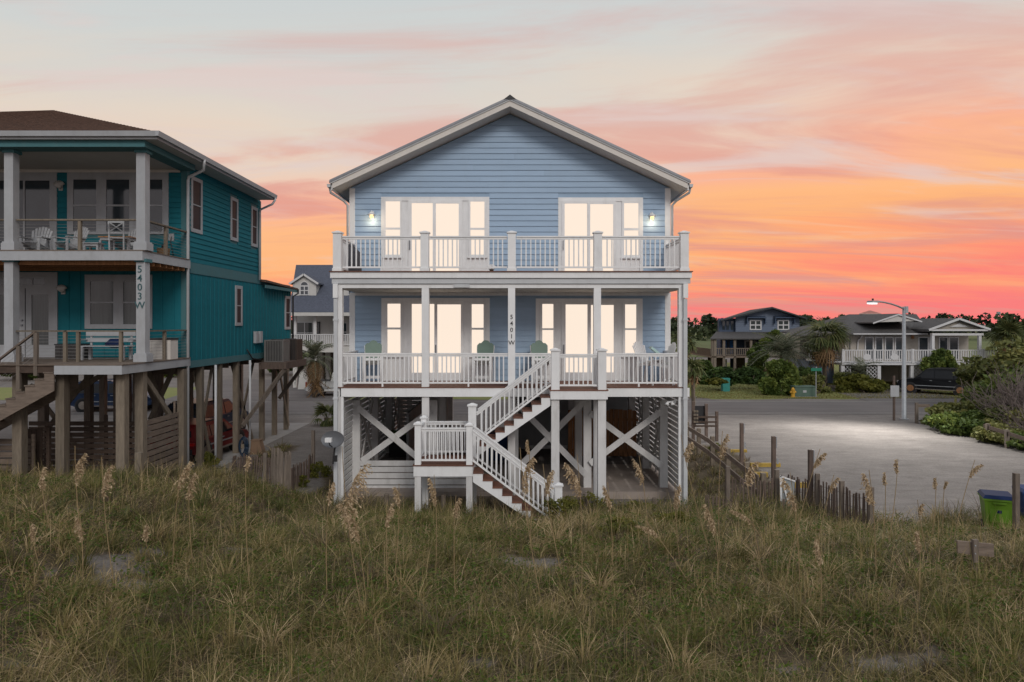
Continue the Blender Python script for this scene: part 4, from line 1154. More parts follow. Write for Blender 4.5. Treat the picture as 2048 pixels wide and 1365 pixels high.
MB().tube([(x,y,z),(x,y,z+.1),(x,y,z+.25),(x,y,z+.27)], [.15,.19,.2,.21], 14).build('body', 'basket', bs, True)
MB().tube([(x-.05,y,z+.2),(x,y,z+.35),(x+.06,y,z+.42)], [.03,.06,.03], 6).build('contents', 'plastic_dark', bs)
# lower deck: bench with cushion, chests
bt = thing('park_bench', (XX(215,22.4),22.4,TD1), 'white slatted bench on the lower teal deck', 'bench')
x, y, z = XX(215,22.4), 22.4, TD1
for k in range(3): bx('seat_slat', 'white_dim', bt, x-.8, x+.8, y-.3+k*.15, y-.17+k*.15, z+.42, z+.45)
for k in range(2): bx('back_slat', 'white_dim', bt, x-.8, x+.8, y+.18, y+.21, z+.56+k*.19, z+.70+k*.19)
for sx in (-1,1):
    for yy in (-.27,.17): bx('leg', 'white_dim', bt, x+sx*.65-.04, x+sx*.65+.04, y+yy-.04, y+yy+.04, z, z+.42)
    bx('back_post', 'white_dim', bt, x+sx*.65-.03, x+sx*.65+.03, y+.212, y+.25, z, z+.9)
    bx('arm', 'white_dim', bt, x+sx*.78-.04, x+sx*.78+.04, y-.3, y+.2, z+.62, z+.65)
cu = MB().tube([P(212,690,22.3), P(222,687,22.3), P(236,687,22.3), P(246,691,22.3)], [.06,.15,.15,.07], 8).build('cushion', 'bin_blue', None, True)
tag(cu, 'dark crumpled cushion lying on the white bench', 'cushion')
def chest(px0, px1, Y, h, m, lm, label):
    x0, x1 = XX(px0,Y), XX(px1,Y)
    t = thing('storage_chest', ((x0+x1)/2, Y, TD1), label, 'chest', 'storage chests on the lower teal deck')
    bx('body', m, t, x0, x1, Y, Y+.5, TD1, TD1+h-.05); bx('lid', lm, t, x0-.02, x1+.02, Y-.02, Y+.52, TD1+h-.049, TD1+h)
    k = x0+.15
    while k < x1-.05: bx('panel_rib', m, t, k, k+.03, Y-.012, Y, TD1+.03, TD1+h-.06); k += .17
chest(110, 160, 22.6, .50, 'wicker', 'plastic_dark', 'dark wicker storage chest left of the white bench')
chest(292, 341, 22.6, .68, 'cream_trim', 'plastic_dark', 'pale storage chest right of the numbered teal house column')

# blue house chairs
sc1 = adirondack('white', 'seafoam', .34, 'tall_deck_chair')
grp = 'seafoam backed chairs on the blue house porch'
put(sc1, (XX(746,22.6),22.6,ZD1), .15, 'seafoam backed white deck chair at the left end of the lower porch', 'chair', grp, True)
put(sc1, (XX(968,22.6),22.6,ZD1), -.12, 'seafoam backed white deck chair left of the numbered porch column', 'chair', grp)
put(sc1, (XX(1081,22.6),22.6,ZD1), .1, 'seafoam backed white deck chair right of the numbered porch column', 'chair', grp)
wc = adirondack('white', None, .34, 'tall_deck_chair')
put(wc, (XX(1296,22.7),22.7,ZD1), .75, 'white deck chair with a slatted back beside right sidelight of the lower porch', 'chair', 'white slatted deck chairs', True)
put(wc, (XX(1322,21.8),21.8,ZD1), -1.45, 'white deck chair seen from its side at the right porch corner', 'chair', 'white slatted deck chairs')
bdl = MB().bar(P(1301,695,22.1), P(1321,711,22.1), .34, .07).build('seat_cushion', 'seafoam_pale'); tag(bdl, 'pale aqua cushion leaning between the two white slatted chairs', 'cushion')
# upper deck: covered grill, small lantern
gc = thing('covered_grill', (XX(700,22.6),22.6,ZD2), 'dark fitted cover over a grill at left end of upper deck', 'grill cover')
x, y, z = XX(703,22.5), 22.5, ZD2
MB().hexa([(x-.28,y-.25,z+.02),(x+.28,y-.25,z+.02),(x+.28,y+.3,z+.02),(x-.28,y+.3,z+.02),(x-.26,y-.22,z+.75),(x+.22,y-.22,z+.75),(x+.22,y+.26,z+.75),(x-.26,y+.26,z+.75)]).build('cover_skirt', 'grill_cover', gc)
MB().hexa([(x-.26,y-.22,z+.751),(x+.22,y-.22,z+.751),(x+.22,y+.26,z+.751),(x-.26,y+.26,z+.751),(x-.24,y-.12,z+1.0),(x+.02,y-.12,z+.97),(x+.02,y+.16,z+.97),(x-.24,y+.16,z+1.0)]).build('cover_hood', 'grill_cover', gc)
ln = thing('deck_lantern', (XX(983,21.3),21.3,ZD2), 'small white lantern standing behind the upper railing', 'lantern')
x, y = XX(983,21.3), 21.3
bx('base', 'wood_dark', ln, x-.06, x+.06, y-.06, y+.06, ZD2, ZD2+.08); bx('body', 'white', ln, x-.09, x+.09, y-.09, y+.09, ZD2+.081, ZD2+.16)
MB().hexa([(x-.14,y-.14,ZD2+.161),(x+.14,y-.14,ZD2+.161),(x+.14,y+.14,ZD2+.161),(x-.14,y+.14,ZD2+.161),(x-.04,y-.04,ZD2+.23),(x+.04,y-.04,ZD2+.23),(x+.04,y+.04,ZD2+.23),(x-.04,y+.04,ZD2+.23)]).build('cap', 'white', ln)
# blue bin and things in the undercroft
bb = thing('storage_bin', (XX(994,27),27.3,.29), 'dark blue plastic bin standing behind the stairs under the blue house', 'bin')
x = XX(994,27.3); y = 27.3
MB().hexa([(x-.36,y-.3,.29),(x+.36,y-.3,.29),(x+.36,y+.3,.29),(x-.36,y+.3,.29),(x-.42,y-.36,1.32),(x+.42,y-.36,1.32),(x+.42,y+.36,1.32),(x-.42,y+.36,1.32)]).build('body', 'bin_navy', bb)
bx('lid', 'bin_navy', bb, x-.45, x+.45, y-.39, y+.39, 1.322, 1.38)
for sx in (-1,1): MB().tube([(x+sx*.28-.04,y+.36,.42),(x+sx*.28+.04,y+.36,.42)], .12, 12).build('wheel', 'rubber', bb)
tc_ = thing('trash_cart', (XX(795,28),28,.29), 'black wheeled cart in the dark behind the left cross brace', 'bin')
x, y = XX(797,28), 28.0
MB().hexa([(x-.3,y-.3,.29),(x+.3,y-.3,.29),(x+.3,y+.3,.29),(x-.3,y+.3,.29),(x-.36,y-.36,1.2),(x+.36,y-.36,1.2),(x+.36,y+.36,1.2),(x-.36,y+.36,1.2)]).build('body', 'plastic_dark', tc_)
bx('lid', 'bin_green', tc_, x-.38, x+.38, y-.38, y+.38, 1.202, 1.26)

for px in (428, 497):
    Y = ry(px); MB().tube([(TX+.06,Y,G(TX,Y)),(TX+.06,Y,4.04)], .05, 8).build('drain_pipe', 'gutter', HT, True)
bx('entry_canopy', 'white_dim', HT, XFAR, XX(106,20.95), 20.96, 22.5, TD1-.26, TD1-.24)

# ================================================================== HOUSES BEHIND
def gable_roof(name, m, parent, x0, x1, y0, y1, ze, zr, along='x', over=.0, th=.12, fm='rail_white'):
    """gable roof, ridge along x or y"""
    mb = MB()
    if along == 'x':
        ym = (y0+y1)/2
        a = [(x0,y0,ze),(x0,ym,zr),(x0,y1,ze),(x0,y1,ze-th),(x0,ym,zr-th),(x0,y0,ze-th)]
        mb.prism(a, [(x1,b,c) for _, b, c in a])
    else:
        xm = (x0+x1)/2
        a = [(x0,y0,ze),(xm,y0,zr),(x1,y0,ze),(x1,y0,ze-th),(xm,y0,zr-th),(x0,y0,ze-th)]
        mb.prism(a, [(p,y1,c) for p, _, c in a])
    return mb.build(name, m, parent)
def hip_roof(name, m, parent, x0, x1, y0, y1, ze, zr, rx0, rx1, th=.15):
    ym = (y0+y1)/2; mb = MB()
    A,B,Cc,D = (x0,y0,ze),(x1,y0,ze),(x1,y1,ze),(x0,y1,ze); R0,R1 = (rx0,ym,zr),(rx1,ym,zr)
    mb.quad(A,B,R1,R0); mb.quad(B,Cc,R1); mb.quad(Cc,D,R0,R1); mb.quad(D,A,R0)
    mb.box(x0, x1, y0, y1, ze-th, ze-.002)
    return mb.build(name, m, parent)
def far_rail(parent, m, x0, x1, y, zd, h=.95, sp=.22, post=None):
    o = bx('railing', m, parent, x0, x1, y-.05, y+.05, zd+h-.07, zd+h); bx('bottom_rail', m, o, x0, x1, y-.03, y+.03, zd+.1, zd+.16)
    n = int((x1-x0)/sp)
    for i in range(n+1):
        x = x0+(x1-x0)*i/n; bx('baluster', m, o, x-.04, x+.04, y-.03, y+.03, zd+.161, zd+h-.071)
    for x in (post or []): bx('rail_post', m, o, x-.09, x+.09, y-.09, y+.09, zd, zd+h+.06)
    return o
def far_window(parent, x0, x1, y, z0, z1, nx=2, nz=2, fm='rail_white', gm='glass', name='window', c=.08):
    fc = Face('F', y); pw = (x1-x0-c*(nx+1))/nx; ph = (z1-z0-c*(nz+1))/nz
    return opening(name, fc, parent, (x0,x1,z0,z1), [(x0+c+i*(pw+c), x0+c+i*(pw+c)+pw, z0+c+j*(ph+c), z0+c+j*(ph+c)+ph) for i in range(nx) for j in range(nz)], fm, gm, .06)

# --- white dormered house on the left
YD = 57.5
HD = thing('dormer_house', (-16, 62, .3), 'white raised house with blue shingle roof and arched dormers between the two front houses', 'house')
wx0, wx1 = XX(585,60), XX(800,60)
zfl = ZZ(693,YD)
wl = bx('wall', 'house_white', HD, wx0, wx1, 60, 70, zfl-.3, 6.6)
xr0 = XX(589,63.5)
rf = MB().prism([(XX(577,57),57.0,6.55),(XX(590,63.5),63.8,10.95),(XX(577,57),70.6,6.55),(XX(577,57),70.6,6.35),(XX(590,63.5),63.8,10.75),(XX(577,57),57.0,6.35)],
               [(wx1+1,57.0,6.55),(wx1+1,63.8,10.95),(wx1+1,70.6,6.55),(wx1+1,70.6,6.35),(wx1+1,63.8,10.75),(wx1+1,57.0,6.35)]).build('roof', 'shingle_blue', HD)
bx('eave_board', 'house_white', rf, XX(577,57), wx1+1, 56.94, 56.99, 6.22, 6.5)
for cxp, yd in ((609,59.2), (705,59.2)):
    x = XX(cxp,yd); z0 = ZZ(604,yd); z1 = ZZ(566,yd); zr = ZZ(549,yd); w = .98
    d = MB().prism([(x-w,yd,z0),(x+w,yd,z0),(x+w,yd,z1),(x,yd,zr-.12),(x-w,yd,z1)], [(x-w,63,z0),(x+w,63,z0),(x+w,63,z1),(x,63,zr-.12),(x-w,63,z1)]).build('dormer', 'house_white', HD)
    gable_roof('dormer_roof', 'shingle_blue', d, x-w-.25, x+w+.25, yd-.25, 63.5, z1-.02, zr+.05, 'y')
    for sx in (-1,1): bar('dormer_rake', 'rail_white', d, (x,yd-.27,zr-.03), (x+sx*(w+.25),yd-.27,z1-.11), .04, .16)
    far_window(d, x-.38, x+.38, yd-.001, z0+.55, z0+1.35, 2, 2, c=.07)
    pts = [(x+.38*math.cos(a), z0+1.36+.36*math.sin(a)) for a in [math.pi*k/8 for k in range(9)]]
    ar = MB().prism([(p,yd-.05,q) for p, q in pts], [(p,yd-.001,q) for p, q in pts]).build('arched_frame', 'rail_white', d)
    pts = [(x+.29*math.cos(a), z0+1.40+.27*math.sin(a)) for a in [math.pi*k/8 for k in range(9)]]
    MB().prism([(p,yd-.058,q) for p, q in pts], [(p,yd-.051,q) for p, q in pts]).build('arched_pane', 'glass', ar)
dk = bx('deck', 'house_white', HD, wx0, wx1, YD, 59.98, zfl-.5, zfl-.01)
far_rail(HD, 'rail_white', wx0+.1, wx1, YD+.1, zfl, 1.0, .17)
for px in (628, 588, 672, 715): bx('porch_column', 'rail_white', HD, XX(px,YD)-.12, XX(px,YD)+.12, YD+.25, YD+.45, zfl, 6.34)
for px in (628, 588, 672, 715, 760): bx('stilt', 'house_white', HD, XX(px,YD)-.15, XX(px,YD)+.15, YD+.2, YD+.5, .2, zfl-.51)
for px in (640, 655, 690): bx('stilt', 'house_white', HD, XX(px,62)-.2, XX(px,62)+.2, 62, 62.4, .2, zfl-.31)
bx('garage_wall', 'wood_dark', HD, XX(635,66), wx1, 66, 66.2, .2, zfl-.31)
far_window(HD, XX(592,60), XX(627,60), 59.999, zfl+.1, 5.75, 2, 2, 'rail_white', 'glass_curtain')
far_window(HD, XX(633,60), XX(640,60), 59.999, zfl+.05, 5.75, 1, 1, 'plastic_dark', 'glass', 'shutter')
far_window(HD, XX(668,60), XX(695,60), 59.999, zfl+.3, 5.7, 2, 2, 'rail_white', 'glass')
st = MB().prism([(XX(600,56.8),56.2,.3),(XX(632,56.8),56.2,.3),(XX(632,56.8),56.2,.5),(XX(604,56.8),56.2,1.7)], [(XX(600,56.8),57.2,.3),(XX(632,56.8),57.2,.3),(XX(632,56.8),57.2,.5),(XX(604,56.8),57.2,1.7)]).build('side_steps', 'house_white', HD)

# --- navy house on the right
YN = 77.0
HN = thing('navy_house', (XX(1520,82), 82, .3), 'dark blue raised house with wraparound porch beyond the hedge', 'house')
def n_(px): return XX(px,YN)
def nz(py): return ZZ(py,YN)
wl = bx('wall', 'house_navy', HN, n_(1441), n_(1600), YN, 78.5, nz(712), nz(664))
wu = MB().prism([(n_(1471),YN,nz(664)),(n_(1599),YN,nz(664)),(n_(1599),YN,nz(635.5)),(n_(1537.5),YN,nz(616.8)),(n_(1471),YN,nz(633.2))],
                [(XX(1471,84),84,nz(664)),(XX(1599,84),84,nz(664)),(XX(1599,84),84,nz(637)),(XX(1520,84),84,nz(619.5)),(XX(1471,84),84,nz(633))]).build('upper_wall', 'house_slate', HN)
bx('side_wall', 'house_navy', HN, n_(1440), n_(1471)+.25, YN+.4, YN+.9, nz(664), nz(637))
z = nz(662)
while z < nz(640):
    bx('siding_board', 'house_slate', wu, n_(1471)+.02, n_(1599)-.02, YN-.03, YN-.001, z, z+.19); z += .23
rf = MB().prism([(n_(1437),YN-1.0,nz(640)),(n_(1537.8),YN-1.0,nz(614.5)),(n_(1607),YN-1.0,nz(636.5)),(n_(1607),YN-1.0,nz(639)),(n_(1537.8),YN-1.0,nz(617.5)),(n_(1437),YN-1.0,nz(643))],
               [(XX(1436,86),86,nz(640)),(XX(1500,86),86,nz(617)),(XX(1600,86),86,nz(636.5)),(XX(1600,86),86,nz(639)),(XX(1500,86),86,nz(619)),(XX(1436,86),86,nz(643))]).build('roof', 'shingle_dark', HN)
for a, b in ((1491,1529), (1547,1587)):
    aw = MB().prism([(n_(a),YN-.6,nz(636.5)),(n_(b),YN-.6,nz(636.5)),(n_(b),YN-.02,nz(634)),(n_(a),YN-.02,nz(634))], [(n_(a),YN-.6,nz(635)),(n_(b),YN-.6,nz(635)),(n_(b),YN-.02,nz(632.5)),(n_(a),YN-.02,nz(632.5))]).build('window_hood', 'house_navy', HN)
    for x in (a, b-1.6): bx('hood_bracket', 'house_navy', aw, n_(x), n_(x+1.6), YN-.5, YN-.02, nz(648), nz(637))
far_window(HN, n_(1499), n_(1522.5), YN-.031, nz(660.5), nz(640.5), 2, 2, 'rail_white', 'glass_curtain', c=.12)
far_window(HN, n_(1554.5), n_(1578), YN-.031, nz(660.5), nz(640.5), 2, 2, 'rail_white', 'glass_curtain', c=.12)
for px in (1447, 1455, 1464): bx('side_window', 'glass', HN, n_(px), n_(px+5), YN+.36, YN+.4, nz(660), nz(643))
pr = MB().prism([(n_(1402),YN-3.5,nz(676)),(n_(1640),YN-3.5,nz(676)),(n_(1640),YN-3.5,nz(678)),(n_(1402),YN-3.5,nz(678))],
                [(n_(1432),YN-.05,nz(664)),(n_(1625),YN-.05,nz(664)),(n_(1625),YN-.05,nz(667)),(n_(1432),YN-.05,nz(667))]).build('porch_roof', 'shingle_grey', HN)
bx('porch_floor', 'wood_grey_h', HN, n_(1404), n_(1640), YN-3.3, YN+6, nz(713), nz(710))
far_rail(HN, 'wood_grey', n_(1405), n_(1600), YN-3.2, nz(710), .85, .20)
bx('railing', 'wood_dark', HN, n_(1404), n_(1404)+.08, YN-3.1, YN+5, nz(710), nz(696))
for px in (1408, 1413, 1430, 1451, 1482, 1540):
    bx('porch_post', 'wood_grey', HN, n_(px)-.12, n_(px)+.12, YN-3.3, YN-3.06, .2, nz(678))
for px in (1426, 1436, 1470): bx('stilt', 'wood_dark', HN, n_(px)-.15, n_(px)+.15, YN-.5, YN-.2, .2, nz(713))
far_window(HN, n_(1489), n_(1512), YN-.001, nz(706), nz(681), 2, 1, 'rail_white', 'glass', c=.14)
for px in (1460, 1445): bx('door', 'sign_blue', HN, n_(px), n_(px+8), YN-.03, YN-.001, nz(708), nz(681))
bx('storage_door', 'car_blue', HN, n_(1460), n_(1473), YN-.06, YN-.02, .2, nz(717)); bx('ground_wall', 'wood_pale', HN, n_(1473.5), n_(1490), YN-.04, YN, .2, nz(714))
bx('ground_wall', 'wood_dark', HN, n_(1426), n_(1459), YN+2, YN+2.1, .2, nz(713)); bx('white_door_frame', 'rail_white', HN, n_(1444), n_(1448.5), YN-1.0, YN-.9, .2, nz(718))

# --- beige house on the right
YE = 60.0
HE = thing('beige_house', (XX(1830,66), 66, .3), 'beige raised house with grey hip roof and long white deck railing', 'house')
def e_(px, Y=YE): return XX(px,Y)
def ez(py, Y=YE): return ZZ(py,Y)
zdk = ZZ(727,56.5)
w1 = bx('wall', 'house_beige', HE, e_(1690), e_(1937), YE, 72, zdk-.4, ez(668))
hip_roof('roof', 'shingle_grey', HE, e_(1662), e_(1845), YE-1.2, 71.5, ez(667.5,YE-1.2), ez(629,65), XX(1700,65), XX(1835,65))
for k in (0,1):
    q_ = [(1746,645),(1797,627.5)] if k == 0 else [(1797,627.5),(1844,642)]
    p, q = P(*q_[0],YE-1.0), P(*q_[1],YE-1.0); dn_ = Vector((0,0,.1))
    MB().prism([p, q, q-dn_, p-dn_], [v+Vector((0,7,.0)) for v in (p, q, q-dn_, p-dn_)]).build('gable_roof', 'shingle_grey', HE)
    MB().prism([p+Vector((0,-.03,-.02)), q+Vector((0,-.03,-.02)), q+Vector((0,-.03,-.14)), p+Vector((0,-.03,-.14))], [p+Vector((0,-.005,-.02)), q+Vector((0,-.005,-.02)), q+Vector((0,-.005,-.14)), p+Vector((0,-.005,-.14))]).build('rake_board', 'rail_white', HE)
MB().prism([P(1752,645,YE-.9),P(1838,642.5,YE-.9),P(1797,630,YE-.9)], [P(1752,645,YE-.9)+Vector((0,5,0)),P(1838,642.5,YE-.9)+Vector((0,5,0)),P(1797,630,YE-.9)+Vector((0,5,0))]).build('gable_wall', 'house_white', HE)
bx('eave_board', 'rail_white', HE, e_(1692), e_(1838), YE-1.28, YE-1.21, ez(669.5,YE-1.2), ez(667.3,YE-1.2))
# right gabled wing
gy = 57.6
rg = gable_roof('wing_roof', 'shingle_grey', HE, XX(1856,gy), XX(1982,gy), gy, 72, ZZ(659,gy), ZZ(636.5,gy), 'y', th=.2)
MB().prism([(XX(1830,62),62,ZZ(648,62)),(XX(1915,62),62,ZZ(637.5,62)),(XX(1900,62),62,ZZ(660,62)),(XX(1826,62),62,ZZ(662,62))],[(XX(1830,62),70,ZZ(648,62)),(XX(1915,62),70,ZZ(637.5,62)),(XX(1900,62),70,ZZ(660,62)),(XX(1826,62),70,ZZ(662,62))]).build('link_roof', 'shingle_grey', HE)
for a, b in (((1858,660.5),(1919,638)), ((1919,638),(1981,659.5))): bar('rake_board', 'rail_white', HE, P(*a,gy-.05), P(*b,gy-.05), .06, .17)
MB().prism([P(1868,659,gy+.4),P(1970,659,gy+.4),P(1919,641,gy+.4)], [P(1868,659,gy+.6),P(1970,659,gy+.6),P(1919,641,gy+.6)]).build('gable_wall', 'house_beige', HE)
MB().prism([P(1899,654.5,gy+.3),P(1938,654,gy+.3),P(1919,647,gy+.3)], [P(1899,654.5,gy+.39),P(1938,654,gy+.39),P(1919,647,gy+.39)]).build('gable_vent', 'rail_white', HE)
bx('gable_band', 'rail_white', HE, XX(1862,gy), XX(1976,gy), gy-.02, gy+.08, ZZ(662.5,gy), ZZ(659,gy))
bx('porch_beam', 'rail_white', HE, XX(1866,gy), XX(1969,gy), gy+.1, gy+.4, ZZ(671.5,gy), ZZ(667,gy))
for px in (1868.5, 1962.5): bx('porch_column', 'rail_white', HE, XX(px,gy)-.11, XX(px,gy)+.11, gy+.12, gy+.34, zdk, ZZ(671.6,gy))
# cupola
cp = bx('cupola', 'shingle_dark', HE, e_(1727,66), e_(1755,66), 65.5, 67.0, ez(636,66), ez(629,66))
MB().prism([P(1718,629,65),P(1763,629,65),P(1763,627.8,65),P(1718,627.8,65)], [P(1718,629,67.5)+Vector((0,0,0)),P(1763,629,67.5),P(1763,627.8,67.5),P(1718,627.8,67.5)]).build('cupola_eave', 'house_beige', cp)
MB().hexa([P(1718,627.7,65),P(1763,627.7,65),P(1763,627.7,67.5),P(1718,627.7,67.5),P(1738,621.5,66.2),P(1742,621.5,66.2),P(1742,621.5,66.4),P(1738,621.5,66.4)]).build('cupola_roof', 'pink_roof', cp)
MB().tube([P(1683,649,62),P(1683,646,62)], .12, 8).build('roof_vent', 'shingle_dark', HE)
# glazing
for a, b in ((1729,1747), (1749.5,1766), (1769,1787), (1789,1806)):
    far_window(HE, e_(a), e_(b), YE-.001, zdk+.1, ez(674), 1, 1, 'rail_white', 'glass', 'glass_door', c=.09)
for a, b in ((1836,1857), (1858,1868), (1877,1896), (1897,1917)):
    far_window(HE, e_(a), e_(b), YE-.001, zdk+.1, ez(674), 1, 1, 'rail_white', 'glass', 'glass_door', c=.09)
far_window(HE, e_(1696), e_(1702), YE-.001, zdk+.4, ez(673), 1, 1, 'house_beige', 'glass')
MB().tube([P(1724,671,YE-.2),P(1722,676,YE-.1),P(1716,681,YE-.08),P(1715,700,YE-.08)], .06, 6).build('downspout', 'rail_white', HE)
bx('porch_lamp', 'wood_brown', HE, e_(1822), e_(1826), YE-.2, YE-.01, ez(678), ez(671))
# long deck
YK = 56.5
bx('deck', 'rail_white', HE, XX(1684,YK), XX(2034,YK), YK, YE-.01, ZZ(730.5,YK), zdk-.01)
far_rail(HE, 'rail_white', XX(1685,YK), XX(2032,YK), YK+.05, zdk, ZZ(700,YK)-zdk, .19, [XX(p,YK) for p in (1686,1749,1826,1868,1963,1969,2031)])
for k, px in enumerate((1734, 1789)):                # shell shaped panels in the railing
    x, z = XX(px,YK), zdk+.5
    MB().prism([(x+.33*math.cos(a),YK-.03,z+.25*math.sin(a)) for a in [math.pi*j/8 for j in range(16)]], [(x+.33*math.cos(a),YK-.005,z+.25*math.sin(a)) for a in [math.pi*j/8 for j in range(16)]]).build('rail_ornament', 'rail_white', HE)
sg = MB().box(XX(2012,YK), XX(2029,YK), YK-.07, YK-.03, ZZ(721,YK), ZZ(713,YK)).build('deck_sign', 'sign_blue', HE)
MB().prism([P(2013,713,YK-.1),P(2020,711.5,YK-.1),P(2029,713,YK-.1),P(2027,716,YK-.1),P(2014,716,YK-.1)], [P(2013,713,YK-.071),P(2020,711.5,YK-.071),P(2029,713,YK-.071),P(2027,716,YK-.071),P(2014,716,YK-.071)]).build('sign_emblem', 'rail_white', sg)
for px in (1687, 1760, 1826, 1900, 1960, 2020): bx('stilt', 'rail_white', HE, XX(px,YK)-.13, XX(px,YK)+.13, YK+.1, YK+.36, .2, ZZ(730.6,YK))
bx('garage_wall', 'wood_dark', HE, e_(1690), e_(1766), YE+1, YE+1.1, .2, zdk-.41); bx('garage_back', 'house_beige', HE, e_(1768), e_(1937), YE+4, YE+4.1, .2, zdk-.41)
for px in (1795, 1806): bx('garage_post', 'house_beige', HE, XX(px,YE)-.1, XX(px,YE)+.1, YE-.5, YE-.3, .2, ZZ(731,YK))
def lattice(px0, px1, py0, py1, Y):
    x0, x1, z0, z1 = XX(px0,Y), XX(px1,Y), ZZ(py1,Y), ZZ(py0,Y)
    o = MB().box(x0-.06, x0, Y, Y+.06, z0, z1).box(x1, x1+.06, Y, Y+.06, z0, z1).build('lattice', 'rail_white', HE)
    s = .3; k = x0-(z1-z0)
    while k < x1:
        for sgn in (1, -1):
            p0, p1 = (k, z0), (k+(z1-z0), z1)
            a = max(p0[0], x0); b = min(p1[0], x1)
            if b-a > .05:
                za, zb = z0+(a-k), z0+(b-k)
                if sgn < 0: za, zb = z1-(a-k), z1-(b-k)
                bar('lattice_strip', 'rail_white', o, (a,Y+.02+.02*sgn,za), (b,Y+.02+.02*sgn,zb), .012, .05)
        k += s
lattice(1828, 1847, 731, 752, YK+.2); lattice(1690, 1700, 733, 760, YK+.2); lattice(1735, 1755, 733, 756, YK+.2)

# --- grey-blue extension of the beige house behind the palm
ext = bx('garage_annex', 'house_slate', HE, XX(1618,62), XX(1668,62), 62, 68, .2, ZZ(722,62))
bx('annex_deck', 'rail_white', HE, XX(1616,61.5), XX(1684,61.5), 61.2, 62, ZZ(722,61.5), ZZ(718,61.5))
far_rail(HE, 'rail_white', XX(1617,61.5), XX(1684,61.5), 61.3, ZZ(718,61.5), .75, .22)
bx('annex_wall', 'house_beige', HE, XX(1600,64), XX(1690,64), 64, 72, ZZ(719,64), ZZ(669,64))
MB().prism([P(1562,671,61),P(1690,671,61),P(1690,673,61),P(1562,673,61)], [P(1606,652,66),P(1690,652,66),P(1690,655,66),P(1606,655,66)]).build('annex_roof', 'shingle_grey', HE)

